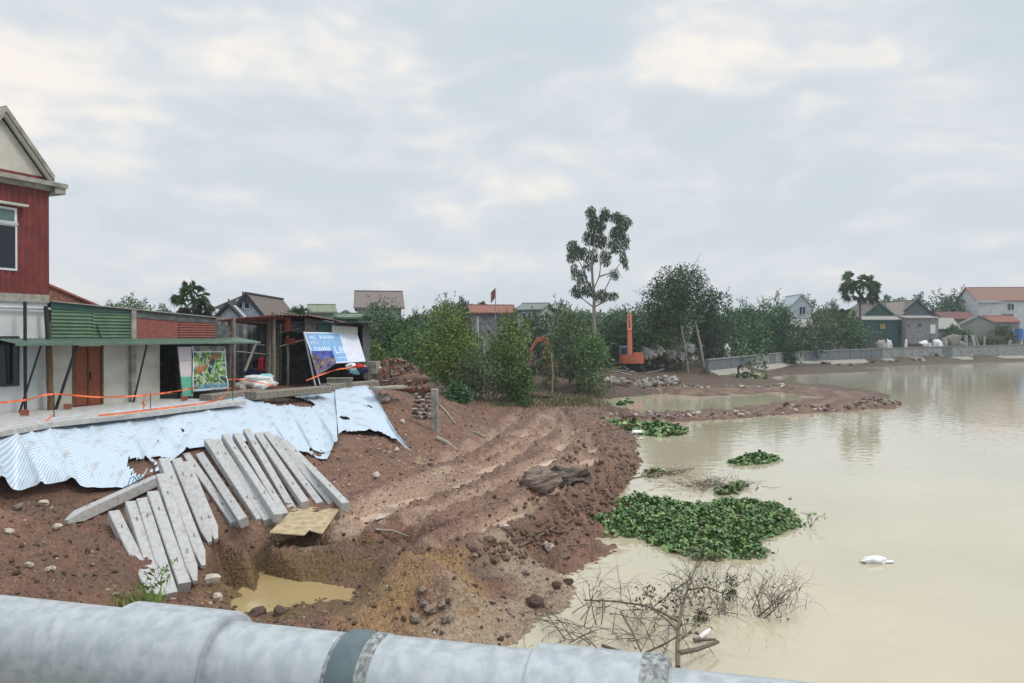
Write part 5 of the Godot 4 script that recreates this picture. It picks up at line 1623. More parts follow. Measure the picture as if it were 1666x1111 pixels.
	limb(m3, [[1233, 1003, .0], [1255, 985, .25], [1278, 967, .4]], .018, .01, 5, .4, 1)
	limb(m3, [[1243, 1006, .0], [1262, 990, .2], [1275, 972, .35]], .014, .008, 3, .4, 1)
	limb(m3, [[1224, 990, .0], [1235, 965, .3], [1243, 940, .3]], .012, .008, 5, .4, 1)
	leaf_bits(m3, W(1255, 972, .3), .4, 60, Color.WHITE)
	solo(m3, "twig_tangle", M.dead_wood, W(1250, 1000, 0), "thin dead twig bush standing in open water right of the forked limb", "dead twigs")
	var m4 := MB.new()
	for k in 40:
		var a := W(rnd(1120, 1190), rnd(935, 1010), .0)
		twig(m4, a, Vector3(rnd(-.4, .4), rnd(.5, 1.4), rnd(-.4, .4)), rnd(.35, .75), .006, 1, .15)
	solo(m4, "twig_tangle", M.dead_wood, W(1155, 975, 0), "fine upright dead twigs just right of the forked limb", "dead twigs")
	for q in [[1190, 945, "dark green leaf tuft floating above the twigs"], [1188, 968, "small dark leaf tuft floating among the twigs"], [1140, 1003, "withered leaf tuft floating beside the forked limb"]]:
		var l := MB.new()
		leaf_bits(l, W(q[0], q[1], .08), .11, 90, Color(.05, .065, .03))
		solo(l, "leaf_tuft", M.leaf, W(q[0], q[1], 0), q[2], "leaves")
	var tk := MB.new()
	var tc := W(1318, 858, 0)
	for k in 3: twig(tk, tc, Vector3(rnd(-1, 1), .6, rnd(-.5, .5)), .4, .012, 2, .1)
	solo(tk, "weed_sprig", M.dead_wood, tc, "tiny weed sprig floating off the tip of the large hyacinth mat", "weed")
	# litter: floating bag, bottle, float stick
	var fb := W(1424, 913, .03)
	var bag := thing("floating_bag", "white plastic bag floating alone on open water", "plastic bag", fb)
	part(sackish(fb + Vector3(-.04, .02, 0), .27, .085, .11, 5.0, .35), "bag", M.white_plastic, bag)
	part(sackish(fb + Vector3(.27, .0, .03), .13, .03, .05, 7.0, .3), "bag_end", M.white_plastic, bag)
	var bt := W(1150, 1028, .08)
	var bo := thing("floating_bottle", "white plastic bottle floating between twigs by the handrail", "bottle", bt)
	var bm := MB.new()
	var ax := Vector3(.8, .35, -.5).normalized()
	bm.tube([bt - ax * .17, bt - ax * .16, bt - ax * .02, bt + ax * .05, bt + ax * .10], [.02, .04, .042, .03, .014], 12)
	part(bm, "body", M.white_plastic, bo)
	var bc := MB.new()
	bc.tube([bt + ax * .10, bt + ax * .125], [.018, .018], 10)
	part(bc, "cap", M.dark_cloth, bo)
	var ds := MB.new()
	ds.tube([W(1128, 1041, .05), W(1165, 1040, .05)], [.035, .02], 7)
	solo(ds, "driftwood", M.dead_wood, W(1128, 1041, 0), "short black driftwood stick floating by the white bottle", "driftwood")
	var w2 := W(1038, 703, .1)
	solo(sackish(w2, .35, .12, .25, 11.0, .4), "plastic_scrap", M.white_plastic, w2 - Vector3(0, .1, 0), "white plastic scrap caught in the weeds at the inlet mouth", "plastic scrap")

# ---------------------------------------------------------------- far bank: stones, wall, debris
func stone_row(called: String, label: String, l: Array, z: float, k: int, s0: float, s1: float, spread: float, mats: Array, rise := 0.0) -> void:
	var o := W(l[0][0], l[0][1], z)
	var t := thing(called, label, "stones", o)
	for i in k:
		var f := rng.randf() * (l.size() - 1)
		var j := mini(int(f), l.size() - 2)
		var a := W(l[j][0], l[j][1], z).lerp(W(l[j + 1][0], l[j + 1][1], z), f - j)
		var up := rng.randf()
		var p := a + Vector3(rng.randfn(0, .3), 0, -spread * up + rng.randfn(0, .2))
		p.y = maxf(hgt(p.x, -p.z), z - .12) + rise * up * 0.2
		var s := lerpf(s0, s1, pow(rng.randf(), 2.0))
		var m := place(rocks[rng.randi() % 8], "stone", mats[rng.randi() % mats.size()], t)
		m.position = p - o + Vector3(0, s * .12, 0)
		m.rotation = Vector3(rnd(-.6, .6), rnd(0, TAU), rnd(-.6, .6))
		m.scale = Vector3(s, s * rnd(.6, .9), s * rnd(.7, 1.0))
func wall_depth(px: float) -> float:
	var l := [[1153, 607], [1205, 601], [1290, 591], [1400, 587], [1500, 584], [1666, 580], [1900, 575]]
	for i in l.size() - 1:
		if px <= l[i + 1][0]: return lerpf(-W(l[i][0], l[i][1], .8).z, -W(l[i + 1][0], l[i + 1][1], .8).z, (px - l[i][0]) / (l[i + 1][0] - l[i][0]))
	return 180.0
func make_far_bank() -> void:
	stone_row("stone_embankment", "grey rubble stone embankment across the inlet below the excavator", [[958, 637], [1000, 640], [1050, 641], [1090, 639], [1118, 634]], 0.0, 300, .3, .85, 8.0, [M.stone_grey, M.stone_grey, M.stone_brown, M.clod_dark])
	stone_row("spit_stone_edge", "line of stones along the near edge of the earth spit", [[1005, 683], [1060, 686], [1150, 683], [1300, 672], [1400, 667], [1450, 662], [1470, 656]], 0.0, 260, .18, .5, 1.3, [M.stone_brown, M.stone_brown, M.stone_grey, M.clod_red, M.clod_dark, M.stone_pale])
	stone_row("inlet_stone_edge", "pale stones along the far side of the inlet", [[1130, 634], [1180, 632], [1230, 631], [1290, 637]], 0.0, 80, .25, .6, 1.5, [M.stone_pale, M.stone_brown, M.tile_brown])
	stone_row("shore_stones", "scattered stones along the waterline below the long river wall", [[1290, 601], [1400, 596], [1500, 592], [1600, 588], [1666, 586]], 0.0, 60, .4, 1.2, 2.0, [M.stone_brown, M.stone_grey, M.clod_dark])
	# river wall of precast panels
	var wl := [[1153, 607, 586], [1205, 601, 581], [1290, 591, 573], [1400, 587, 569], [1500, 584, 565], [1666, 580, 561], [1900, 575, 557]]
	var t := thing("river_wall", "long low concrete river wall of upright panels on the far bank", "wall", W(1153, 607, .8))
	var pts := []; var tops := []
	for q in wl:
		var p := W(q[0], q[1], .8)
		pts.append(p); tops.append(V(q[0], q[2], -p.z).y)
	var pi := 0
	for i in pts.size() - 1:
		var a: Vector3 = pts[i]; var c: Vector3 = pts[i + 1]
		var n := maxi(1, int(a.distance_to(c) / 3.2))
		for k in n:
			var f0 := float(k) / n; var f1 := (k + .97) / n
			var p0 := a.lerp(c, f0); var p1 := a.lerp(c, f1)
			var h0 := lerpf(tops[i], tops[i + 1], f0); var h1 := lerpf(tops[i], tops[i + 1], f1)
			var side := (p1 - p0).cross(Vector3.UP).normalized() * .28
			var b := MB.new()
			b.hexa([Vector3(p0.x, .2, p0.z), Vector3(p1.x, .2, p1.z), Vector3(p1.x, h1, p1.z), Vector3(p0.x, h0, p0.z), Vector3(p0.x, .2, p0.z) - side, Vector3(p1.x, .2, p1.z) - side, Vector3(p1.x, h1, p1.z) - side, Vector3(p0.x, h0, p0.z) - side])
			var pn := part(b, "wall_panel", M.far_wall_dark if (pi < 5 or (pi > 11 and pi < 19) or pi % 9 == 7) else M.far_wall, t)
			var cp := MB.new()
			var cu := side.normalized() * .1
			cp.hexa([Vector3(p0.x, h0, p0.z) + cu, Vector3(p1.x, h1, p1.z) + cu, Vector3(p1.x, h1 + .12, p1.z) + cu, Vector3(p0.x, h0 + .12, p0.z) + cu, Vector3(p0.x, h0, p0.z) - side - cu, Vector3(p1.x, h1, p1.z) - side - cu, Vector3(p1.x, h1 + .12, p1.z) - side - cu, Vector3(p0.x, h0 + .12, p0.z) - side - cu])
			part(cp, "coping", M.far_wall, pn)
			pi += 1
		# pale footing apron
		var fb := MB.new()
		var s2 := (c - a).cross(Vector3.UP).normalized()
		fb.hexa([a + s2 * .1 + Vector3(0, .3, 0), c + s2 * .1 + Vector3(0, .3, 0), c + s2 * 1.3 + Vector3(0, -.25, 0), a + s2 * 1.3 + Vector3(0, -.25, 0), a + s2 * .1 + Vector3(0, -.8, 0), c + s2 * .1 + Vector3(0, -.8, 0), c + s2 * 1.3 + Vector3(0, -.8, 0), a + s2 * 1.3 + Vector3(0, -.8, 0)])
		part(fb, "footing", M.old_concrete, t)
	# heaps of demolished sheds beside the excavator
	var heap := thing("demolition_heap", "heap of broken tin sheets, planks and grey rubble right of the excavator", "rubble heap", onto(1080, 592))
	for k in 60:
		var p := V(rnd(1050, 1128), rnd(572, 592), rnd(92, 100))
		p.y = maxf(p.y, hgt(p.x, -p.z))
		var o := place(rocks[rng.randi() % 8], "chunk", [M.stone_grey, M.stone_brown, M.clod_dark, M.clod_dark, M.tin_grey][k % 5], heap)
		o.position = p - org(heap); o.rotation = rvec() * 2.0; o.scale = Vector3.ONE * rnd(.3, .85)
	for q in [[1088, 572, 1112, 588, .5], [1058, 566, 1076, 580, -.3], [1070, 578, 1098, 584, .1], [1095, 566, 1128, 574, .2], [1040, 574, 1062, 584, .3]]:
		var b := MB.new()
		var a := V(q[0], q[1], 96); var c := V(q[2], q[3], 93)
		var side := Vector3(.3, .9, -.4).normalized() * 1.1
		b.wavy(a, c - a, side, 8, .05, Vector3(0, .5, 1).normalized())
		part(b, "tin_sheet", M.far_wall if q[4] > 0 else M.tin_grey, heap)
	for k in 9:
		var a := V(rnd(980, 1060), rnd(598, 606), rnd(82, 90)); a.y = hgt(a.x, -a.z) + .15
		var c := a + Vector3(rnd(-2.5, 2.5), rnd(.0, .5), rnd(-1, 1))
		pole(a, c, rnd(.06, .14), "plank", [M.old_wood, M.brown_wood, M.pale_bark][k % 3], heap, .03)
	# small litter along the top of the wall
	var li := 0
	for q in [[1278, 566, 1283, 545, "pale_bark", .22, "leaning concrete pole behind the river wall"], [1300, 566, 1298, 556, "white_sheet", .25, "white post behind the river wall near the leaning pole"], [1441, 569, 1442, 556, "white_sheet", .5, "pair of white boards standing behind the wall near the green shed"], [1450, 569, 1449, 559, "white_sheet", .2, "thin white board standing beside the pair of boards"], [1572, 562, 1571, 545, "concrete", .5, "broad white slab standing behind the wall before the grey shed"], [1586, 562, 1582, 546, "white_sheet", .3, "narrow white slab leaning next to the broad slab"], [1594, 562, 1586, 546, "concrete", .2, "white pole leaning against the narrow slab"], [1601, 562, 1602, 547, "concrete", .25, "white stump right of the leaning white pole"], [1640, 560, 1644, 553, "concrete", .4, "pale stump behind the wall below the blue tank"], [1513, 566, 1514, 550, "dark_iron", .2, "dark post behind the wall between white sheets"]]:
		var d := wall_depth(q[0]) * 1.035
		var b := MB.new()
		var a := V(q[0], q[1], d); a.y = minf(a.y, hgt(a.x, d) + .3); var c := V(q[2], q[3], d)
		b.beam(a, c, q[5] * 2.0, .18)
		solo(b, "standing_slab", M[q[4]], a, q[6], "slab", "odd posts and slabs behind the river wall")
		li += 1
	for q in [[1503, 560, "white_sheet", 1.3, .55, "blue-white sheet heap behind the wall"], [1525, 558, "white_sheet", 1.0, .6, "white sheet heap right of the dark post behind the wall"], [1432, 558, "tin_grey", .9, .5, "grey bundle on the litter near the green shed"], [1446, 556, "white_plastic", .5, .3, "white tub on the litter near the green shed"], [1474, 557, "white_plastic", .25, .45, "white bag hung before the grey block house"], [1537, 556, "stone_grey", .5, .6, "pale drum behind the wall"], [1550, 552, "old_wood", 2.2, .9, "grey-brown scrap heap behind the wall before the low grey roof"], [1485, 562, "clod_dark", 1.8, .5, "dark rubbish heap behind the wall"], [1182, 563, "white_sheet", .45, .25, "white container on the bare earth behind the wall end"]]:
		var d := wall_depth(q[0]) * 1.04
		var p := V(q[0], q[1], d)
		var top: float = p.y + q[4]
		p.y = (top + hgt(p.x, d) - .1) * .5
		q[4] = maxf(top - p.y, .2)
		solo(sackish(p, q[3], q[4], q[3] * .6, q[0] * .37, .45), "litter_heap", M[q[2]], p - Vector3(0, q[4], 0), q[5], "litter", "litter behind the river wall")
	# earth humps on the far side of the road
	for q in [[915, 640, .9, "dark earth hump at the far end of the road"], [952, 632, .6, "small earth hump beside the stone embankment"], [875, 650, .5, "low earth hump under the bushes"]]:
		var p := onto(q[0], q[1] - 3)
		solo(sackish(p, q[2] * 1.5, q[2] * .6, q[2], q[0], .5), "earth_hump", M.clod_dark, p, q[3], "earth heap")
	make_person()

# ---------------------------------------------------------------- a stooping person below the river wall
func make_person() -> void:
	var o := onto(1201, 612)
	o.y = maxf(o.y, 0.0)
	var S := 1.0
	# joints in metres above the feet: stooping forward to the right
	var bones := [[Vector3(-.10, .05, .05), Vector3(-.09, .48, .07), .06, .075], [Vector3(-.09, .48, .07), Vector3(-.02, .92, .02), .075, .10], [Vector3(.10, .05, -.05), Vector3(.12, .48, -.05), .06, .075], [Vector3(.12, .48, -.05), Vector3(.02, .92, 0), .075, .10], [Vector3(-.10, .04, .05), Vector3(.06, .03, .08), .05, .04], [Vector3(.10, .04, -.05), Vector3(.26, .03, -.03), .05, .04],
		[Vector3(0, .92, 0), Vector3(.20, 1.15, 0), .145, .15], [Vector3(.20, 1.15, 0), Vector3(.42, 1.24, 0), .15, .14], [Vector3(.42, 1.26, 0), Vector3(.54, 1.28, 0), .06, .055], [Vector3(.60, 1.31, 0), Vector3(.62, 1.24, 0), .10, .085], [Vector3(.40, 1.25, .17), Vector3(.46, .98, .2), .055, .045], [Vector3(.46, .98, .2), Vector3(.56, .74, .16), .045, .035], [Vector3(.40, 1.25, -.17), Vector3(.50, .98, -.18), .055, .045], [Vector3(.50, .98, -.18), Vector3(.60, .76, -.12), .045, .035]]
	for hnd in [Vector3(.56, .74, .16), Vector3(.60, .76, -.12)]:
		for f in 5: bones.append([hnd, hnd + Vector3(-.02 + f * .02, -.10 + absf(f - 2) * .012, (f - 2) * .018), .02, .010])
	var t := thing("person", "person in dark clothes stooping at the water's edge below the river wall", "person", o)
	var b := surface_net(bones, .03)
	for i in b.v.size():
		var p := b.v[i]
		b.c[i] = Color(.012, .012, .016) if p.y > .86 and p.x < .5 or p.y > 1.32 else (Color(.03, .035, .05) if p.y > .1 and p.x < .45 else Color(.26, .16, .11))
	var m := place(b.mesh(), "body", M.painted, t)
	m.rotation.y = .4
func surface_net(bones: Array, cell: float) -> MB:
	var lo := Vector3(1e9, 1e9, 1e9); var hi := -lo
	for q in bones:
		var R := Vector3.ONE * (maxf(q[2], q[3]) + cell * 2.0)
		lo = lo.min(q[0] - R).min(q[1] - R); hi = hi.max(q[0] + R).max(q[1] + R)
	var n := Vector3i(((hi - lo) / cell).ceil()) + Vector3i.ONE
	var F := PackedFloat32Array(); F.resize(n.x * n.y * n.z); F.fill(1e3)
	for q in bones:
		var R := maxf(q[2], q[3]) + cell * 2.0
		var a: Vector3 = q[0]; var ab: Vector3 = q[1] - q[0]
		var i0 := Vector3i(((a.min(q[1]) - Vector3.ONE * R - lo) / cell).floor()); var i1 := Vector3i(((a.max(q[1]) + Vector3.ONE * R - lo) / cell).ceil())
		for z in range(maxi(i0.z, 0), mini(i1.z + 1, n.z)):
			for y in range(maxi(i0.y, 0), mini(i1.y + 1, n.y)):
				for x in range(maxi(i0.x, 0), mini(i1.x + 1, n.x)):
					var p := lo + Vector3(x, y, z) * cell
					var s := clampf((p - a).dot(ab) / maxf(ab.length_squared(), 1e-6), 0, 1)
					var d := p.distance_to(a + ab * s) - lerpf(q[2], q[3], s)
					var k := x + n.x * (y + n.y * z)
					var e := F[k]
					if e > 100.0: F[k] = d
					else:
						var h := maxf(.035 - absf(e - d), 0.0) / .035
						F[k] = minf(e, d) - h * h * .035 * .25
	var vid := {}
	var vp := []
	var at := func(x: int, y: int, z: int) -> float: return F[x + n.x * (y + n.y * z)]
	for z in n.z - 1:
		for y in n.y - 1:
			for x in n.x - 1:
				var c := Vector3.ZERO; var k := 0
				for e in [[0, 0, 0, 1, 0, 0], [0, 1, 0, 1, 1, 0], [0, 0, 1, 1, 0, 1], [0, 1, 1, 1, 1, 1], [0, 0, 0, 0, 1, 0], [1, 0, 0, 1, 1, 0], [0, 0, 1, 0, 1, 1], [1, 0, 1, 1, 1, 1], [0, 0, 0, 0, 0, 1], [1, 0, 0, 1, 0, 1], [0, 1, 0, 0, 1, 1], [1, 1, 0, 1, 1, 1]]:
					var f0: float = at.call(x + e[0], y + e[1], z + e[2]); var f1: float = at.call(x + e[3], y + e[4], z + e[5])
					if (f0 < 0) != (f1 < 0):
						c += Vector3(x + e[0], y + e[1], z + e[2]).lerp(Vector3(x + e[3], y + e[4], z + e[5]), f0 / (f0 - f1)); k += 1
				if k:
					vid[Vector3i(x, y, z)] = vp.size(); vp.append(lo + c / k * cell)
	var b := MB.new()
	var dirs := [Vector3i(1, 0, 0), Vector3i(0, 1, 0), Vector3i(0, 0, 1)]
	for key in vid:
		for ax in 3:
			var d: Vector3i = dirs[ax]; var u: Vector3i = dirs[(ax + 1) % 3]; var w: Vector3i = dirs[(ax + 2) % 3]
			var f0: float = at.call(key.x, key.y, key.z); var f1: float = at.call(key.x + d.x, key.y + d.y, key.z + d.z)
			if (f0 < 0) == (f1 < 0): continue
			var q := [key, key - u, key - u - w, key - w]
			if not (vid.has(q[1]) and vid.has(q[2]) and vid.has(q[3])): continue
			var P := []
			for e in q: P.append(vp[vid[e]])
			if f0 < 0: b.quad(P[3], P[2], P[1], P[0])
			else: b.quad(P[0], P[1], P[2], P[3])
	return b
# ---------------------------------------------------------------- houses
func hbox(b: MB, o: Vector3, bs: Basis, x0: float, x1: float, y0: float, y1: float, z0: float, z1: float) -> void:
	b.box(o + bs * Vector3((x0 + x1) * .5, (y0 + y1) * .5, (z0 + z1) * .5), Vector3(absf(x1 - x0), absf(y1 - y0), absf(z1 - z0)), bs)
func house(called: String, label: String, px0: float, px1: float, d: float, eave_py: float, ridge_py: float, depth: float, yaw: float, gable_front: bool, wall: Material, roof: Material, over := .35, wins := [], trim: Material = null) -> Node3D:
	var a := V(px0, eave_py, d); var c := V(px1, eave_py, d)
	var w := c.x - a.x
	var mid := (a + c) * .5
	var gy := hgt(mid.x, d) - .3
	var base := Vector3(mid.x, gy, mid.z)
	var t := thing(called, label, "house", base)
	var bs := Basis(Vector3.UP, yaw)
	var eh := a.y - gy
	var rh := V((px0 + px1) * .5, ridge_py, d).y - gy
	var b := MB.new()
	hbox(b, base, bs, -w * .5 + over, w * .5 - over, 0, eh, -depth, 0)
	var X := func(x: float, y: float, z: float) -> Vector3: return base + bs * Vector3(x, y, z)
	if gable_front:
		var hw := w * .5 - over
		b.hexa([X.call(-hw, eh, 0), X.call(hw, eh, 0), X.call(0, rh - .1, 0), X.call(0, rh - .1, 0), X.call(-hw, eh, -depth), X.call(hw, eh, -depth), X.call(0, rh - .1, -depth), X.call(0, rh - .1, -depth)])
	else:
		b.hexa([X.call(-w * .5 + over, eh, 0), X.call(-w * .5 + over, eh, -depth), X.call(-w * .5 + over, rh - .1, -depth * .5), X.call(-w * .5 + over, rh - .1, -depth * .5), X.call(w * .5 - over, eh, 0), X.call(w * .5 - over, eh, -depth), X.call(w * .5 - over, rh - .1, -depth * .5), X.call(w * .5 - over, rh - .1, -depth * .5)])
	part(b, "wall", wall, t)
	for s in [-1.0, 1.0]:
		var r := MB.new()
		var th := Vector3(0, .14, 0)
		var q := []
		if gable_front:
			var drop := (rh - eh) / (w * .5 - over) * over
			q = [X.call(0, rh, .4), X.call(0, rh, -depth - .4), X.call(s * w * .5, eh - drop, -depth - .4), X.call(s * w * .5, eh - drop, .4)]
		else:
			var z0 := .45 if s > 0 else -depth - .45
			q = [X.call(-w * .5, rh, -depth * .5), X.call(w * .5, rh, -depth * .5), X.call(w * .5, eh - .1, z0), X.call(-w * .5, eh - .1, z0)]
		r.hexa([q[0], q[1], q[2], q[3], q[0] + th, q[1] + th, q[2] + th, q[3] + th])
		# ribs of the roof covering
		var n := int(q[0].distance_to(q[1]) / .55) if not gable_front else int(q[0].distance_to(q[1]) / .55)
		for k in n:
			var f := (k + .5) / n
			var p0: Vector3 = q[0].lerp(q[1], f) + th; var p1: Vector3 = q[3].lerp(q[2], f) + th
			r.beam(p0, p1, .10, .06)
		var rp := part(r, "roof", roof, t)
		if trim and gable_front:
			var e := MB.new()
			e.beam(q[0] + Vector3(0, .02, .05), q[3] + Vector3(0, .02, .05), .12, .3)
			part(e, "barge_board", trim, rp)
	var rd := MB.new()
	if gable_front: rd.beam(X.call(0, rh + .15, .45), X.call(0, rh + .15, -depth - .4), .3, .14)
	else: rd.beam(X.call(-w * .5, rh + .15, -depth * .5), X.call(w * .5, rh + .15, -depth * .5), .3, .14)
	part(rd, "ridge", roof if trim == null else trim, t)
	for q in wins:      # window: survey box, glass, frame
		var p0 := V(q[0], q[1], d); var p1 := V(q[2], q[3], d)
		var b2 := MB.new()
		var m := (p0 + p1) * .5 + Vector3(0, 0, .06)
		b2.box(m, Vector3(p1.x - p0.x, p0.y - p1.y, .16), Basis.IDENTITY)
		var f := part(b2, "window", M[q[5]], t)
		var g := MB.new()
		var ww := p1.x - p0.x; var hh := p0.y - p1.y
		if ww > .9:
			for s in [-.25, .25]: g.box(m + Vector3(s * ww, 0, .06), Vector3(ww * .38, hh * .82, .08), Basis.IDENTITY)
		else: g.box(m + Vector3(0, 0, .06), Vector3(ww * .72, hh * .82, .08), Basis.IDENTITY)
		part(g, "pane", M[q[4]], f)
	return t
func make_houses() -> void:
	var h := house("gabled_house", "pale blue house with dark-edged gable and twin attic windows behind the sheds", 366, 440, 62, 517, 480, 9, .0, true, M.blue_wall, M.tile_brown, .35, [[386, 487, 396, 503, "glass_dark", "white_frame"], [398, 487, 408, 503, "glass_dark", "white_frame"]], M.black_trim)
	var pg := MB.new()
	var g0 := V(346, 525, 60); var g1 := V(373, 495.5, 60); var g2 := V(400, 525, 60)
	pg.hexa([g0, g2, g1, g1, g0 - Vector3(0, 0, 3), g2 - Vector3(0, 0, 3), g1 - Vector3(0, 0, 3), g1 - Vector3(0, 0, 3)])
	pg.hexa([Vector3(g0.x, 2.6, g0.z), Vector3(g2.x, 2.6, g2.z), g2, g0, Vector3(g0.x, 2.6, g0.z - 3), Vector3(g2.x, 2.6, g2.z - 3), g2 - Vector3(0, 0, 3), g0 - Vector3(0, 0, 3)])
	part(pg, "porch_wall", M.blue_wall, h)
	for e in [[g1, g0], [g1, g2]]:
		var bb := MB.new()
		bb.beam(e[0] + Vector3(0, .08, .1), e[1] + Vector3(0, .08, .1), .5, .22)
		part(bb, "porch_barge", M.black_trim, h)
	var sl := MB.new()
	var r0 := V(347, 500, 66); var r1 := V(395, 480, 66)
	sl.hexa([r0, r1, r1 - Vector3(-1, 1.8, 0), r0 - Vector3(-1, .4, 0), r0 - Vector3(0, 0, 5), r1 - Vector3(0, 0, 5), r1 - Vector3(-1, 1.8, 5), r0 - Vector3(-1, .4, 5)])
	part(sl, "side_roof", M.tile_brown, h)
	for q in [[395, 474], [372, 486]]: pole(V(q[0], q[1] + 8, 61.6), V(q[0], q[1], 61.6), .05, "finial", M.black_trim, h)
	house("green_roofed_house", "small pale house with a greenish gable roof above the shack", 500, 548, 66, 508, 496, 7, .25, false, M.aqua_wall, mk("roof_moss", Color(.14, .17, .12), Color(.23, .26, .19), .8, .6), .3, [])
	house("green_annex", "green flat annex beside the small greenish-roofed house", 532, 585, 68, 517, 511, 6, .0, false, M.dark_green, M.green_metal, .2, [[548, 517, 566, 524, "glass_dark", "dark_green"]])
	house("grey_roofed_house", "tall house with a steep grey tile roof rising over the dark trees", 576, 658, 88, 501, 472, 9, .18, false, M.aqua_wall, M.tile_brown, .35, [])
	house("red_roofed_house", "low house with a red tile roof seen between the bushes", 764, 842, 98, 509, 496, 8, .1, false, M.far_wall, M.tile_red, .3, [])
	house("white_villa", "pale two-storey house with tall windows and grey-green roof right of the red roof", 836, 884, 94, 504, 493, 8, -.25, false, M.aqua_wall, mk("roof_green", Color(.12, .16, .15), Color(.2, .24, .22), .8, .6), .3, [[849, 508, 856, 524, "glass_dark", "white_frame"], [858, 508, 864, 524, "glass_dark", "white_frame"], [846, 526, 868, 529, "white_frame", "white_frame"]])
	# right bank
	house("blue_gabled_house", "narrow pale blue house with a single dark window between trees", 1284, 1322, 150, 497, 480, 8, .0, true, M.blue_wall, M.blue_wall, .3, [[1300, 498, 1310, 512, "glass_dark", "blue_wall"]])
	house("tin_roof_hut", "low hut with patchy tin roof below the narrow blue house", 1280, 1334, 140, 532, 519, 7, .0, false, M.far_wall, M.tin_grey, .3, [])
	house("green_shed", "green-walled shed with a dark green gable left of the grey block house", 1396, 1462, 172, 517, 492, 10, .0, true, M.dark_green, M.tile_brown, .3, [[1421, 502, 1425, 506, "glass_dark", "dark_green"]], M.green_metal)
	house("long_green_shed", "long low shed front of dark green sheets under the gables", 1402, 1476, 168, 520, 515, 4, .0, false, M.dark_green, M.tin_grey, .2, [[1431, 526, 1440, 536, "yellow_paint", "dark_green"], [1460, 530, 1470, 546, "glass_dark", "dark_green"]])
	house("dark_gabled_house", "dark grey gable with a pale tile slope behind the green shed", 1458, 1522, 178, 514, 489, 12, .0, true, M.far_wall_dark, M.tile_brown, .3, [], M.black_trim)
	var slope := MB.new()
	var s0 := V(1440, 493, 180); var s1 := V(1489, 488, 184); var s2 := V(1468, 512, 176); var s3 := V(1448, 512, 176)
	slope.hexa([s0, s1, s2, s3, s0 - Vector3(0, .2, 0), s1 - Vector3(0, .2, 0), s2 - Vector3(0, .2, 0), s3 - Vector3(0, .2, 0)])
	solo(slope, "roof_slope", M.tile_brown, s3, "pale brown tile roof slope between the two dark gables", "roof")
	house("grey_block_house", "flat grey block-built house with two small holes in the wall", 1473, 1528, 166, 517, 514, 7, .0, false, mk("grey_plaster", Color(.2, .2, .2), Color(.31, .31, .3), .9, .3), M.tin_grey, .15, [[1476, 527, 1480, 531, "glass_dark", "grey_plaster"], [1493, 526, 1499, 531, "glass_dark", "grey_plaster"], [1513, 528, 1521, 543, "white_plastic", "white_frame"]])  # near-black panes in the two holes stand in for the unlit inside
	house("low_tin_hut", "low hut with wide grey tin roof right of the block house", 1522, 1562, 172, 535, 517, 6, .0, false, M.far_wall, M.tin_grey, .2, [])
	house("maroon_roof_house", "house with a long maroon roof behind the low tin hut", 1534, 1592, 185, 519, 507, 8, .0, false, M.far_wall, mk("maroon_roof", Color(.11, .045, .045), Color(.17, .075, .07), .8, .5), .3, [])
	house("grey_shed", "grey shed with pale gable roof and blue door on the far bank", 1560, 1626, 178, 530, 514, 8, -.35, true, M.old_concrete, M.tin_grey, .25, [[1600, 526, 1611, 541, "blue_door", "blue_door"], [1614, 527, 1622, 540, "yellow_paint", "yellow_paint"]])
	house("orange_roof_house", "white two-storey house with an orange tile roof at the right edge", 1590, 1700, 190, 489, 466, 11, -.1, false, M.white_wall, mk("orange_tile", Color(.19, .105, .08), Color(.27, .16, .13), .8, .5), .4, [[1639, 493, 1649, 505, "glass_dark", "blue_wall"], [1588, 489, 1634, 492, "blue_wall", "blue_wall"], [1630, 510, 1648, 528, "far_wall_dark", "far_wall"]])
	house("small_red_roof_hut", "small hut with a rusty tile roof beneath the orange-roofed house", 1612, 1660, 182, 524, 514, 6, .0, false, M.far_wall, M.tile_red, .2, [])
	house("site_hut", "small site hut with blue tarpaulin door beside the leaning tree", 1200, 1222, 128, 549, 543, 3, .0, false, M.old_wood, M.white_sheet, .1, [[1208, 551, 1218, 564, "blue_door", "blue_door"]])
	# blue water tank on a stand
	var tb := V(1658, 553, 178)
	var t := thing("water_tank", "bright blue water tank on a stand at the right edge of the far bank", "water tank", Vector3(tb.x, hgt(tb.x, 178), tb.z))
	var c := MB.new()
	var y0 := V(1658, 552, 178).y; var y1 := V(1658, 535, 178).y
	c.tube([Vector3(tb.x, y0, tb.z), Vector3(tb.x, y0 + .1, tb.z), Vector3(tb.x, lerpf(y0, y1, .5), tb.z), Vector3(tb.x, y1 - .1, tb.z), Vector3(tb.x, y1, tb.z)], [.7, .85, .9, .85, .6], 20)
	part(c, "tank", M.blue_plastic, t)
	for s in [[-.6, -.6], [.6, -.6], [-.6, .6], [.6, .6]]:
		pole(Vector3(tb.x + s[0], hgt(tb.x, 178) - .1, tb.z + s[1]), Vector3(tb.x + s[0], y0 + .05, tb.z + s[1]), .07, "leg", M.dark_iron, t)
	# low timber stalls on the far bank
	var st := V(1418, 550, 160)
	var stall := thing("low_stall", "low dark timber stall with a tin lid in front of the green shed", "stall", Vector3(st.x, hgt(st.x, 160), st.z))
	var q := MB.new()
	q.box(Vector3(st.x, V(1418, 540, 160).y, st.z), Vector3(3.2, .12, 2.0))
	part(q, "lid", M.tin_grey, stall)
	for k in 4:
		var e := MB.new()
		e.box(Vector3(st.x - 1.4 + k * .93, (V(1418, 540, 160).y + hgt(st.x, 160)) * .5, st.z + .8), Vector3(.14, V(1418, 540, 160).y - hgt(st.x, 160), .14))
		part(e, "leg", M.brown_wood, stall)
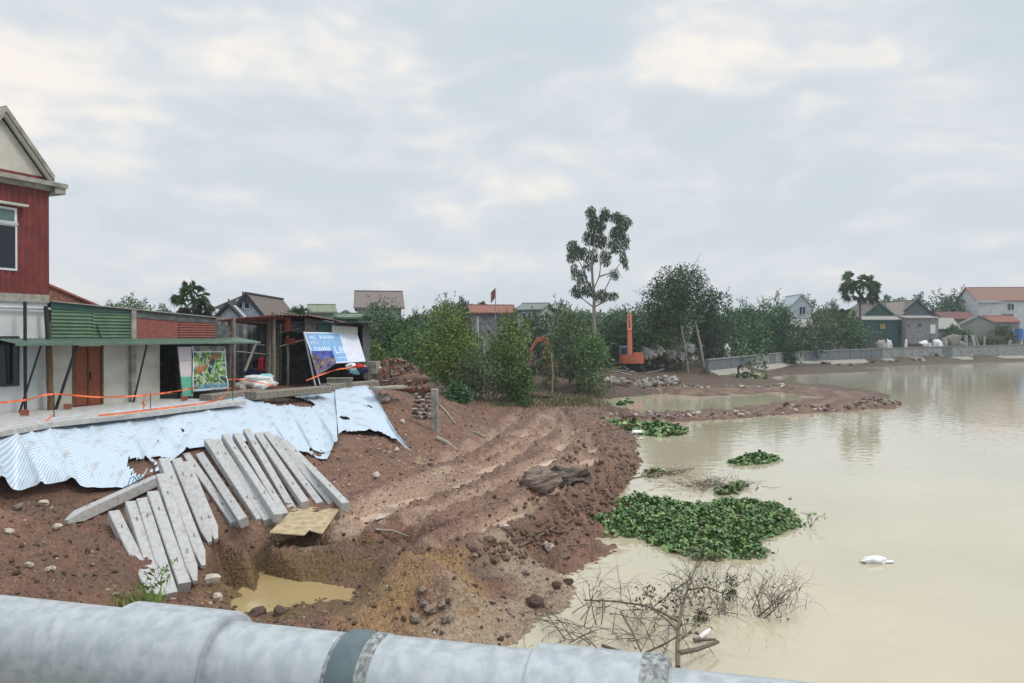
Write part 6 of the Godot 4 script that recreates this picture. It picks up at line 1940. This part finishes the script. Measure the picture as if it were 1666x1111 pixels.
	for k in 3:
		var e := MB.new()
		e.box(Vector3(st.x, lerpf(hgt(st.x, 160), V(1418, 540, 160).y, .25 + k * .25), st.z + .85), Vector3(2.9, .16, .05))
		part(e, "slat", M.brown_wood, stall)
	# flag, poles
	var fl := thing("flag_pole", "thin pole with a small limp flag above the red roof", "flag", Vector3(V(806, 500, 92).x, hgt(V(806, 500, 92).x, 92), -92))
	var f0 := V(806, 468, 92)
	pole(Vector3(f0.x, hgt(f0.x, 92), f0.z), f0, .05, "pole", M.tin_grey, fl)
	var fm := MB.new()
	for k in 5: fm.quad(f0 + Vector3(-.03 - .1 * k, -1.2 - .14 * k, .05 * sin(k * 2.0)), f0 + Vector3(-.03 - .1 * k, -.05 - .1 * k, .05 * sin(k * 2.0)), f0 + Vector3(-.13 - .1 * k, -.15 - .1 * k, .05 * sin(k * 2.0 + 2.0)), f0 + Vector3(-.13 - .1 * k, -1.3 - .12 * k, .05 * sin(k * 2.0 + 2.0)))
	part(fm, "flag", M.tile_red, fl)
	for q2 in [[777, 515, 545, 70, "pale utility pole standing among the central bushes"], [788, 548, 560, 64, "short pale post among the central bushes"]]:
		var p := V(q2[0], q2[1], q2[3])
		var pm := MB.new()
		pm.tube([Vector3(p.x, hgt(p.x, q2[3]) - .1, p.z), p], [.14, .10], 8)
		solo(pm, "utility_pole", M.concrete, Vector3(p.x, hgt(p.x, q2[3]), p.z), q2[4], "pole")

# ---------------------------------------------------------------- trees
func leaf(b: MB, p: Vector3, dir: Vector3, len: float, wid: float, col: Color) -> void:
	var s := dir.cross(rvec())
	if s.length() < 1e-3: s = Vector3.RIGHT
	s = s.normalized() * wid * .5
	var m := p + dir * len * .45
	var e := p + dir * len - Vector3(0, len * .12, 0)
	b.tri(p, m + s, e, col); b.tri(p, e, m - s, col)
func shade(pal: Array) -> Color:
	return pal[0].lerp(pal[1], rng.randf())
const GREENS := {"bush": [Color(.058, .120, .036), Color(.155, .245, .068)], "dark": [Color(.026, .066, .026), Color(.075, .135, .050)], "mid": [Color(.038, .092, .034), Color(.095, .170, .058)], "olive": [Color(0.077, 0.101, 0.043), Color(0.156, 0.182, 0.084)], "euc": [Color(0.027, 0.065, 0.031), Color(0.065, 0.111, 0.053)]}
func tree(called: String, label: String, px: float, d: float, top: float, wpx: float, kind: String, pal: String, low := .15, group := "", dens := 1.0) -> Node3D:
	var x := V(px, 548, d).x
	var gy := hgt(x, d)
	var base := Vector3(x, gy - .1, -d)
	var H := V(px, top, d).y - gy
	var Wd := wpx * d / FPX
	var t := thing(called, label, "bush" if "bush" in called else "tree", base, group)
	var cl := []
	var trunk := MB.new()
	var tr := clampf(H * .018, .05, .35)
	var lean := Vector3(rnd(-.06, .06) * H, 0, rnd(-.05, .05) * H)
	var n := 9 if kind == "sparse" else (26 if kind == "bush" else 20)
	var cy := H * (low + 1.0) * .5
	var ry := H * (1.0 - low) * .5
	for k in n:
		var v := Vector3.ZERO
		for tr2 in 20:
			v = rvec()
			if v.length() < 1.0 and v.length() > (.5 if kind != "bush" else .3): break
		if kind == "bush": v.y = clampf(v.y, -1, .95)
		var taper := 1.0 if kind == "round" else lerpf(1.0, .62, clampf(v.y * .5 + .5, 0, 1))
		var cr := Wd * (.23 if kind == "round" else .19) * rnd(.75, 1.3)
		if kind == "sparse": cr *= .8
		cl.append([base + Vector3(v.x * (Wd * .5 - cr * .7) * taper, cy + v.y * (ry - cr * .6), v.z * Wd * .42 * taper) + lean * .5, cr])
	var fork := base + lean * .5 + Vector3(0, H * maxf(low, .12) + .2, 0)
	trunk.tube([base - Vector3(0, .2, 0), base.lerp(fork, .5) + rvec() * tr * .4, fork], [tr * 1.25, tr, tr * .85], 8)
	for c in cl:
		if rng.randf() < .6:
			var mid: Vector3 = fork.lerp(c[0], .5) + rvec() * Wd * .04 + Vector3(0, -Wd * .03, 0)
			trunk.tube([fork, mid, c[0]], [tr * .6, tr * .38, tr * .12], 5, Color.WHITE, false)
	part(trunk, "trunk", M.bark, t)
	var crown := MB.new()
	var trunk_twigs := []
	var ls := maxf(.10, d * .0027)
	var area := wpx * (548 - top + 2.0 * FPX / d * 2.0) * .377
	var want := int(area * 1.1 * dens * (0.5 if kind == "sparse" else 1.0))
	want = clampi(want, 900, 14000)
	# each plant its own tone of green
	var hue := Color(rnd(.8, 1.3), rnd(.88, 1.14), rnd(.7, 1.25))
	# ragged shoots standing out of the crown
	for k in (70 if kind == "bush" else 34):
		var c: Array = cl[rng.randi() % cl.size()]
		var od: Vector3 = (c[0] - base - Vector3(0, cy, 0)).normalized() * .7 + rvec() * .5 + Vector3(0, .5, 0)
		var tip: Vector3 = c[0] + od.normalized() * c[1] * rnd(1.2, 1.75)
		trunk_twigs.append([c[0], tip])
		for q in 16:
			var f := rnd(.35, 1.0)
			leaf(crown, c[0].lerp(tip, f) + rvec() * ls * .7, (od + rvec() * 1.2).normalized(), ls * rnd(.8, 1.5), ls * rnd(.35, .6), shade(GREENS[pal]) * hue * rnd(.8, 1.2))
	for e in trunk_twigs: crown.tube([e[0], e[1]], [ls * .12, ls * .04], 3, Color(.09, .075, .05), false)
	var tot := 0.0
	for c in cl: tot += c[1] * c[1]
	for c in cl:
		var m := int(want * c[1] * c[1] / tot)
		var tint := hue * rnd(.72, 1.28)
		for k in m:
			var v := rvec()
			while v.length() > 1.0: v = rvec()
			v = v.normalized() * pow(v.length(), .55)
			var p: Vector3 = c[0] + v * c[1] * Vector3(1.15, .95, 1.1) * (1.0 + .35 * fn.get_noise_3d(v.x * 2.0 + c[0].x, v.y * 2.0, v.z * 2.0))
			if p.y < gy + .05: p.y = gy + rnd(.05, .4)
			var dir := (v * .6 + rvec() * .8 + Vector3(0, .25 if kind == "bush" else -.1, 0)).normalized()
			leaf(crown, p, dir, ls * rnd(.8, 1.7), ls * rnd(.45, .8), shade(GREENS[pal]) * tint)
	part(crown, "crown", M.leaf, t)
	return t
func fan_palm(label: String, px: float, d: float, top: float, wpx: float, trunk_top: float) -> void:
	var x := V(px, 548, d).x
	var gy := hgt(x, d)
	var base := Vector3(x, gy, -d)
	var t := thing("fan_palm", label, "palm tree", base, "fan palms above the roofs")
	var R := wpx * d / FPX * .5
	var hub := V(px, lerpf(top, trunk_top, .48), d)
	var tm := MB.new()
	tm.tube([base - Vector3(0, .2, 0), base.lerp(hub, .5) + Vector3(.06, 0, 0), hub], [.26, .2, .17], 9)
	part(tm, "trunk", M.bark, t)
	for k in 44:
		var fr := MB.new()
		var el := asin(clampf(rnd(-.75, 1.0), -1, 1)); var az := rnd(0, TAU)
		var dir := Vector3(cos(el) * cos(az), sin(el), cos(el) * sin(az))
		var tip := hub + dir * R * .70 * rnd(.6, 1.1) + Vector3(0, -.06 * R, 0)
		fr.tube([hub, tip], [.035, .02], 4, Color(.06, .09, .03), false)
		var s := dir.cross(Vector3.UP).normalized()
		if s.length() < .1: s = Vector3.RIGHT
		s = s.rotated(dir, rnd(-1.4, 1.4))
		var u := s.cross(dir)
		var col := shade(GREENS.mid) if el > -.45 else Color(.10, .085, .05) * rnd(.7, 1.2)
		for q in 13:
			var an := lerpf(-1.35, 1.35, q / 12.0)
			var bd := (dir * cos(an) + s * sin(an) + u * rnd(-.15, .15)).normalized()
			var e := tip + bd * R * rnd(.34, .46) - Vector3(0, R * rnd(.05, .13), 0)
			var w := (u + s * .3).normalized() * R * .035
			var m := tip + bd * R * .22
			fr.tri(tip, m + w + s.rotated(dir, an) * .0, e, col * rnd(.8, 1.2)); fr.tri(tip, e, m - w, col * rnd(.8, 1.2))
			var w2 := bd.cross(dir + u).normalized() * R * .035
			fr.tri(tip, m + w2, e, col); fr.tri(tip, e, m - w2, col)
		part(fr, "frond", M.leaf, t)
func long_leaf_plant(label: String, px: float, d: float, top: float, n: int, lp: float, droop := .5) -> void:
	var x := V(px, 548, d).x
	var gy := hgt(x, d)
	var base := Vector3(x, gy, -d)
	var hub := base + Vector3(0, maxf(.5, (V(px, top, d).y - gy) - lp * d / FPX * .75), 0)
	var t := thing("banana_plant", label, "plant", base, "")
	var sm := MB.new()
	sm.tube([base - Vector3(0, .1, 0), hub], [.16, .10], 8)
	part(sm, "stem", M.pale_bark, t)
	var L := lp * d / FPX
	for k in n:
		var b := MB.new()
		var az := TAU * k / n + rnd(-.3, .3)
		var out := Vector3(cos(az), 0, sin(az))
		var pts := []
		for i in 7:
			var f := i / 6.0
			pts.append(hub + out * L * .75 * f + Vector3(0, L * (1.1 * f - droop * 1.3 * f * f), 0))
		var col := shade(GREENS.mid)
		var sd := out.cross(Vector3.UP)
		for i in 6:
			var w0 := L * .13 * sin(PI * (i / 6.0 * .85 + .1)); var w1 := L * .13 * sin(PI * ((i + 1) / 6.0 * .85 + .1))
			for s in [-1.0, 1.0]:
				b.quad(pts[i], pts[i] + sd * w0 * s - Vector3(0, w0 * .3, 0), pts[i + 1] + sd * w1 * s - Vector3(0, w1 * .3, 0), pts[i + 1], col * rnd(.85, 1.15))
		part(b, "leaf", M.leaf, t)
func eucalyptus() -> void:
	var d := 90.0
	var x := V(972, 548, d).x
	var gy := hgt(x, d)
	var base := Vector3(x, gy, -d)
	var t := thing("tall_eucalyptus", "tall slender tree with open hanging foliage towering over the village", "tree", base)
	var tr := MB.new(); var cr := MB.new()
	var P := func(px: float, py: float, dz := 0.0) -> Vector3: return V(px, py, d + dz)
	tr.tube([base - Vector3(0, .2, 0), P.call(966, 520), P.call(967, 480), P.call(964, 455), P.call(963, 420), P.call(968, 385), P.call(966, 350)], [.24, .20, .17, .14, .10, .06, .03], 9)
	var limbs := [[[966, 470], [975, 450], [978, 425], [988, 400], [1000, 375], [1010, 355]], [[966, 480], [955, 455], [945, 430], [938, 415], [930, 402]], [[964, 450], [958, 425], [960, 395], [964, 365]], [[978, 430], [998, 408], [1015, 395], [1020, 380]], [[966, 485], [985, 470], [1000, 440], [1012, 425]], [[955, 458], [940, 460], [932, 448]], [[968, 400], [980, 375], [985, 350]], [[975, 450], [1005, 440], [1012, 452]], [[966, 500], [950, 488], [940, 478]], [[966, 500], [985, 490], [997, 482]]]
	for l in limbs:
		var pts := []; var rr := []
		for i in l.size():
			pts.append(P.call(l[i][0], l[i][1], rnd(-1.2, 1.2) if i > 0 else 0.0)); rr.append(lerpf(.095, .03, float(i) / (l.size() - 1)))
		tr.tube(pts, rr, 6)
	part(tr, "trunk", M.pale_bark, t)
	# clumps of hanging leaves: position, spread
	for c in [[962, 345, 9, 12, 1.2], [984, 348, 9, 13, 1.2], [970, 365, 16, 14, 1.3], [958, 385, 11, 14, .9], [975, 390, 14, 14, 1.1], [1003, 352, 11, 10, 1.0], [1014, 360, 12, 13, 1.1], [1005, 378, 14, 14, 1.2], [1017, 392, 8, 14, .8], [1000, 400, 12, 12, .9], [932, 400, 11, 11, 1.1], [940, 410, 10, 12, .8], [929, 415, 7, 12, .7], [950, 412, 9, 12, .5], [965, 415, 10, 12, .6], [985, 418, 10, 14, .5], [1013, 415, 6, 14, .5], [1018, 428, 5, 12, .35], [935, 440, 7, 14, .45], [946, 450, 9, 14, .45], [940, 472, 12, 12, .7], [958, 470, 10, 14, .5], [978, 480, 12, 12, .6], [995, 480, 12, 8, .5], [1027, 358, 4, 6, .3], [955, 430, 8, 10, .3], [1000, 445, 10, 10, .25]]:
		var tint := rnd(.8, 1.2)
		var dz := rnd(-1.5, 1.5)
		for k in int(c[2] * c[3] * 2.3 * (c[4] + (.3 if c[1] > 405 else 0.0))):
			var v := rvec()
			while v.length() > 1.0: v = rvec()
			var p: Vector3 = P.call(c[0] + v.x * c[2], c[1] + v.y * c[3], dz + v.z * 1.2)
			leaf(cr, p, (Vector3(0, -1, 0) + rvec() * .7).normalized(), rnd(.22, .5), rnd(.08, .14), shade(GREENS.euc) * tint)
	part(cr, "crown", M.leaf, t)
func make_trees() -> void:
	var g := "bushes at the road end"
	tree("leafy_bush", "largest bright green bush in front of the red roof", 738, 46, 494, 135, "bush", "bush", .0, g, 1.25)
	tree("leafy_bush", "tall green bush right of the largest one, covering the red roof's corner", 828, 47, 500, 88, "bush", "bush", .0, g, 1.2)
	tree("leafy_bush", "low green bush at the foot of the largest bush", 772, 44, 570, 95, "bush", "mid", .0, g, 1.2)
	tree("leafy_bush", "low dark bush at the road end below the second tall bush", 845, 44.5, 585, 70, "bush", "mid", .0, g, 1.2)
	tree("leafy_bush", "green bush between the dark trees and the largest bush", 682, 52, 528, 100, "bush", "bush", .0, g, 1.1)
	tree("leafy_bush", "small bush behind the rubble heap on the bank", 650, 47, 562, 80, "bush", "mid", .0, g)
	tree("leafy_bush", "pale green small bush beside the sign board", 605, 43, 552, 46, "bush", "bush", .0, g)
	tree("leafy_bush", "low weedy bush on the bank right of the upright post", 745, 40, 622, 50, "bush", "mid", .0, g)
	tree("olive_bush", "large grey-olive bush left of the standing excavator", 925, 68, 508, 105, "bush", "olive", .0, g, 1.1)
	tree("olive_bush", "green bush touching the standing excavator's left side", 962, 66, 535, 78, "bush", "bush", .0, g, 1.1)
	tree("olive_bush", "thin olive bush in front of the second excavator arm", 890, 62, 560, 40, "sparse", "olive", .0, g)
	var d := "dark trees behind the shack"
	tree("dark_tree", "dense dark tree just right of the sign board under the grey roof", 625, 56, 488, 105, "round", "dark", .0, d, 1.2)
	tree("dark_tree", "smaller dark tree hugging the shack's right end", 592, 50, 528, 62, "round", "dark", .0, d, 1.1)
	tree("dark_tree", "dark tree behind the green bush left of the largest bush", 660, 58, 508, 60, "round", "dark", .0, d)
	var b := "trees behind the sheds and houses"
	tree("background_tree", "rounded tree behind the sheds left of the palm", 213, 66, 484, 80, "round", "mid", .1, b)
	tree("background_tree", "small tree between the rounded tree and the palm", 268, 68, 493, 48, "round", "mid", .1, b)
	tree("background_tree", "airy small tree right of the pale blue gable", 480, 64, 486, 46, "sparse", "dark", .45, b, 1.3)
	tree("background_tree", "round dark tree behind the largest bush", 728, 100, 481, 72, "round", "dark", .1, b)
	tree("background_tree", "dark tree close behind the left end of the red roof", 756, 104, 488, 36, "round", "dark", .1, b)
	tree("background_tree", "pointed conifer behind the red roof", 784, 112, 479, 26, "bush", "olive", .1, b)
	tree("background_tree", "rounded dark tree left of the tall slender tree", 905, 86, 474, 56, "round", "dark", .1, b)
	tree("background_tree", "dense tree low behind the standing excavator", 990, 98, 515, 70, "round", "dark", .0, b, 1.2)
	tree("background_tree", "dense tree right behind the excavator boom", 1028, 98, 488, 86, "round", "mid", .0, b, 1.2)
	tree("background_tree", "broad tree below the highest rounded crown", 1070, 100, 487, 84, "round", "dark", .0, b, 1.2)
	tree("background_tree", "highest rounded crown right of the tall slender tree", 1108, 97, 434, 98, "round", "dark", .42, b, 1.2)
	tree("background_tree", "rounded tree right of the highest crown", 1160, 98, 460, 66, "round", "dark", .15, b, 1.2)
	tree("background_tree", "full low tree under the highest crown's left side", 1085, 96, 505, 75, "bush", "mid", .0, b)
	tree("background_tree", "full low tree under the highest crown's right side", 1165, 102, 510, 70, "bush", "dark", .0, b)
	var r := "trees of the far bank"
	tree("far_tree", "spreading tree left of the narrow blue house", 1255, 126, 466, 66, "round", "mid", .1, r, 1.1)
	tree("far_tree", "low full tree in the gap beside the highest crown", 1212, 130, 489, 74, "bush", "mid", .0, r)
	tree("far_tree", "dark full tree before the narrow blue house", 1276, 122, 502, 62, "bush", "dark", .0, r)
	tree("far_tree", "full tree above the site hut", 1238, 128, 508, 60, "bush", "mid", .0, r)
	tree("far_tree", "tree behind the narrow blue house", 1316, 170, 481, 36, "round", "mid", .1, r)
	tree("far_tree", "full tree right of the narrow blue house", 1352, 150, 494, 50, "bush", "mid", .0, r)
	tree("far_tree", "bushy tree below the right palm", 1385, 148, 512, 60, "bush", "mid", .0, r)
	tree("far_tree", "low tree behind the tin roof hut", 1335, 145, 520, 40, "bush", "mid", .0, r)
	tree("far_tree", "small pale tree behind the green shed", 1444, 230, 477, 32, "round", "mid", .1, r)
	tree("far_tree", "tiny distant tree right of the small pale one", 1469, 240, 484, 16, "round", "mid", .1, r)
	tree("far_tree", "big round tree left of the orange-roofed house", 1523, 205, 468, 56, "round", "dark", .0, r, 1.2)
	tree("far_tree", "big round tree touching the orange-roofed house", 1565, 200, 471, 50, "round", "dark", .0, r, 1.2)
	tree("far_tree", "low tree behind the maroon roof", 1545, 196, 490, 40, "round", "dark", .0, r)
	tree("far_tree", "dark shrub right of the grey shed at the far bank", 1632, 176, 533, 40, "bush", "dark", .0, r)
	tree("far_tree", "weedy shrub at the right edge below the blue tank", 1612, 174, 548, 40, "bush", "olive", .0, r)
	var fl := "trees filling the village skyline"
	for q in [[185, 70, 494, 60, "low tree at the far left behind the sheds' roof end"], [345, 75, 500, 50, "tree peeping out left of the pale blue gable"], [455, 72, 503, 54, "tree behind the shack roof right of the pale blue gable"], [560, 76, 502, 56, "tree between the greenish roof and the grey roof"], [690, 84, 505, 60, "tree above the bank between grey roof and largest bush"], [880, 78, 505, 64, "tree in front of the pale two-storey house's right side"], [940, 92, 488, 70, "tree behind the olive bush under the tall slender tree"], [1010, 104, 500, 70, "tree behind the excavator boom's left"], [1050, 106, 488, 70, "tree filling the skyline left of the highest crown"], [1195, 112, 500, 70, "tree filling the gap right of the highest crown"], [1225, 118, 520, 70, "low tree behind the bare earth by the wall end"], [1312, 132, 515, 52, "tree covering the front of the tin roof hut"], [1340, 140, 505, 56, "tree between the narrow blue house and the palm"], [1420, 210, 495, 50, "tree behind the green shed's gable"], [1490, 230, 485, 50, "tree behind the dark grey gable"], [1600, 205, 485, 40, "tree at the left wall of the orange-roofed house"], [1555, 170, 530, 40, "shrub between the low huts"], [1640, 200, 500, 40, "dark tree against the orange-roofed house front"]]:
		tree("skyline_tree", q[4], q[0], q[1], q[2], q[3], "bush" if int(q[0]) % 2 else "round", "mid" if int(q[1]) % 3 else "dark", .0, fl, 1.0)
	eucalyptus()
	fan_palm("fan palm rising behind the sheds left of the pale blue gable", 317, 60, 465, 72, 512)
	fan_palm("fan palm standing alone above the right bank", 1399, 150, 436, 68, 500)
	long_leaf_plant("banana plant among the trees left of the right palm", 1366, 156, 492, 10, 46, .45)
	# bare leaning trunks left by the clearing
	for q in [[1145, 571, 1130, 520, 95, .22, "pale leaning tree trunk right of the excavator"], [1120, 572, 1108, 530, 93, .12, "thin leaning trunk left of the pale one"], [898, 625, 897, 575, 60, .07, "thin dead sapling at the road end"]]:
		var a := V(q[0], q[1], q[4]); a.y = hgt(a.x, q[4]) - .1
		var c := V(q[2], q[3], q[4])
		var m := MB.new()
		m.tube([a, a.lerp(c, .5) + Vector3(.1, 0, 0), c], [q[5], q[5] * .8, q[5] * .6], 8)
		solo(m, "bare_trunk", M.pale_bark, a, q[6], "tree trunk")
	# dense thicket closing the view behind everything
	var belt := MB.new()
	for k in 42000:
		var px := rnd(-100, 1800)
		var dd := rnd(210, 300)
		var topy := 510.0 + fn.get_noise_1d(px * .02) * 16.0
		if px < 300.0 or (px > 440.0 and px < 700.0): topy += 6.0
		var y := lerpf(556.0, topy, pow(rng.randf(), .8))
		var p := V(px, y, dd)
		leaf(belt, p, rvec().normalized(), rnd(.9, 1.8), rnd(.5, 1.0), shade(GREENS.mid))
	var bo := place(belt.mesh(), "treeline", M.leaf, self)
	bo.set_meta("kind", "stuff"); bo.set_meta("label", "low dark wood far behind the village"); bo.set_meta("category", "wood")
	# brush along the ground behind road end and excavator
	var brush := MB.new()
	for k in 9000:
		var px := rnd(560, 1250)
		var dd := rnd(101, 118) if px > 860.0 else rnd(58, 75)
		var x := V(px, 548, dd).x
		var gy := hgt(x, dd)
		var hi := 3.2 + 1.6 * fn.get_noise_2d(px * .02, dd * .1)
		leaf(brush, Vector3(x, gy + hi * pow(rng.randf(), 1.2), -dd), (rvec() + Vector3(0, .4, 0)).normalized(), rnd(.3, .6), rnd(.15, .3), shade(GREENS.dark if k % 3 else GREENS.mid))
	var br := place(brush.mesh(), "undergrowth", M.leaf, self)
	br.set_meta("kind", "stuff"); br.set_meta("label", "dark undergrowth below the village trees"); br.set_meta("category", "undergrowth")
	# grass at the road end
	var gr := MB.new()
	for k in 6000:
		var p := onto(rnd(800, 1000), rnd(628, 662))
		if p.y < .1: continue
		var nz := fn.get_noise_2d(p.x * .35, p.z * .35)
		if nz < -.05 and rng.randf() < .8: continue
		var tip := p + Vector3(rnd(-.12, .12), rnd(.08, .3), rnd(-.1, .1))
		gr.tri(p - Vector3(.025, 0, 0), tip, p + Vector3(.025, 0, 0), Color(.07, .10, .03).lerp(Color(.19, .17, .08), rng.randf()))
	var go := place(gr.mesh(), "grass", M.leaf, self)
	go.set_meta("kind", "stuff"); go.set_meta("label", "thin dry grass at the far end of the road"); go.set_meta("category", "grass")

# ---------------------------------------------------------------- excavators
func excavator(label: String, at: Vector3, yaw: float, boom: Array, fat := 1.0) -> void:
	# local axes: x right, y up, z toward the rear of the machine
	var t := thing("excavator", label, "excavator", at, "orange excavators")
	t.rotation.y = yaw
	var L := func(b: MB, called: String, mat: Material, parent: Node) -> MeshInstance3D: return place(b.mesh(), called, mat, parent)
	for s in [-1.0, 1.0]:
		var b := MB.new()
		var prof := PackedVector2Array()
		for k in 20:
			var an := TAU * k / 20.0
			prof.append(Vector2((1.35 if cos(an) > 0 else -1.35) + .42 * cos(an), .45 + .42 * sin(an)))
		b.prism(prof, Vector3(s * 1.05 - .28, 0, 0), Vector3(s * 1.05 + .28, 0, 0), Vector3.UP)
		var tr: MeshInstance3D = L.call(b, "track", M.black_rubber, t)
		for k in 5:
			var w := MB.new()
			w.tube([Vector3(s * 1.05 - .3, .42, -1.3 + k * .65), Vector3(s * 1.05 + .3, .42, -1.3 + k * .65)], [.26, .26], 12)
			L.call(w, "roller", M.dark_iron, tr)
	var b1 := MB.new()
	b1.tube([Vector3(0, .7, 0), Vector3(0, 1.05, 0)], [.7, .7], 16)
	L.call(b1, "turntable", M.dark_iron, t)
	var b2 := MB.new()
	b2.box(Vector3(0, 1.35, .1), Vector3(2.6, .6, 3.0))
	L.call(b2, "deck", M.orange_paint, t)
	var b3 := MB.new()
	var cw := PackedVector2Array()
	for k in 13:
		var an := PI * k / 12.0
		cw.append(Vector2(1.38 * cos(an), .75 * sin(an)))
	b3.prism(cw, Vector3(0, 1.05, 1.35), Vector3(0, 2.05, 1.35), Vector3(0, 0, 1))
	L.call(b3, "counterweight", M.orange_paint, t)
	var b4 := MB.new()
	b4.box(Vector3(.75, 1.95, .3), Vector3(1.0, .6, 2.2))
	L.call(b4, "engine_cover", M.orange_paint, t)
	var b5 := MB.new()
	b5.box(Vector3(-.85, 2.25, -.6), Vector3(.95, 1.5, 1.6))
	var cab: MeshInstance3D = L.call(b5, "cab", mk("cab_grey", Color(.18, .21, .23), Color(.25, .29, .31), .5, 1.0), t)
	for q in [[Vector3(-.85, 2.45, .215), Vector3(.75, .8, .03)], [Vector3(-1.335, 2.4, -.6), Vector3(.03, .9, 1.2)], [Vector3(-.85, 2.4, -1.415), Vector3(.75, 1.0, .03)], [Vector3(-.365, 2.45, -.6), Vector3(.03, .8, 1.2)]]:
		var w := MB.new()
		w.box(q[0], q[1])
		L.call(w, "window", M.glass_dark, cab)
	var segs := ["boom", "arm"]
	for k in 2:
		var b := MB.new()
		var pts: Array = boom[k]
		for i in pts.size() - 1: b.beam(pts[i], pts[i + 1], (.56 if k == 0 else .42) * fat, (.7 if k == 0 else .45) * fat, Vector3.UP if absf((pts[i + 1] - pts[i]).normalized().y) < .9 else Vector3(0, 0, 1))
		for p in pts: b.tube([p - Vector3(.24 * fat, 0, 0), p + Vector3(.24 * fat, 0, 0)], [.24 * fat, .24 * fat], 12)
		var seg: MeshInstance3D = L.call(b, segs[k], M.orange_paint, t)
		var cy := MB.new()
		var a: Vector3 = pts[0] + Vector3(0, -.2, -.5) if k == 0 else boom[0][1] + Vector3(0, .5, 0)
		var e: Vector3 = pts[1] + Vector3(0, -.3, 0) if k == 0 else pts[0] + Vector3(0, .35, .1)
		cy.tube([a, a.lerp(e, .55)], [.09, .09], 8); cy.tube([a.lerp(e, .55), e], [.05, .05], 8)
		L.call(cy, "hydraulic_cylinder", M.dark_iron, seg)
	var bk := MB.new()
	var tip: Vector3 = boom[1][boom[1].size() - 1]
	var pr := PackedVector2Array([Vector2(-.1, .1), Vector2(.45, .05), Vector2(.6, -.45), Vector2(.3, -.85), Vector2(-.25, -.9), Vector2(-.05, -.5)])
	bk.prism(pr, tip - Vector3(.5, 0, 0), tip + Vector3(.5, 0, 0), Vector3.UP)
	var bucket: MeshInstance3D = L.call(bk, "bucket", M.dark_iron, t)
	for k in 4:
		var to := MB.new()
		to.beam(tip + Vector3(-.42 + k * .28, -.85, .2), tip + Vector3(-.42 + k * .28, -1.05, .45), .08, .05)
		L.call(to, "tooth", M.dark_iron, bucket)
func make_excavators() -> void:
	var p := Vector3.ZERO
	p = G(V(1027, 600, 92).x, 92)
	# seen from behind, boom raised high and reaching away
	excavator("orange excavator seen from behind with its boom raised beside the rubble", p, -.12, [[Vector3(-.15, 1.7, -.6), Vector3(-.15, 4.6, -1.6), Vector3(-.15, 6.6, -3.4)], [Vector3(-.15, 6.6, -3.4), Vector3(-.15, 3.6, -5.4), Vector3(-.15, 2.2, -5.6)]])
	# mostly hidden by bushes, arm hanging at its left
	var q := G(V(915, 600, 76).x, 76)
	excavator("second orange excavator hidden by bushes with only its bent arm showing", q, PI * .5, [[Vector3(0, 1.7, -.5), Vector3(0, 3.7, -1.7), Vector3(0, 3.5, -2.5)], [Vector3(0, 3.6, -2.4), Vector3(0, 2.6, -3.0), Vector3(0, 1.0, -3.1)]], .62)
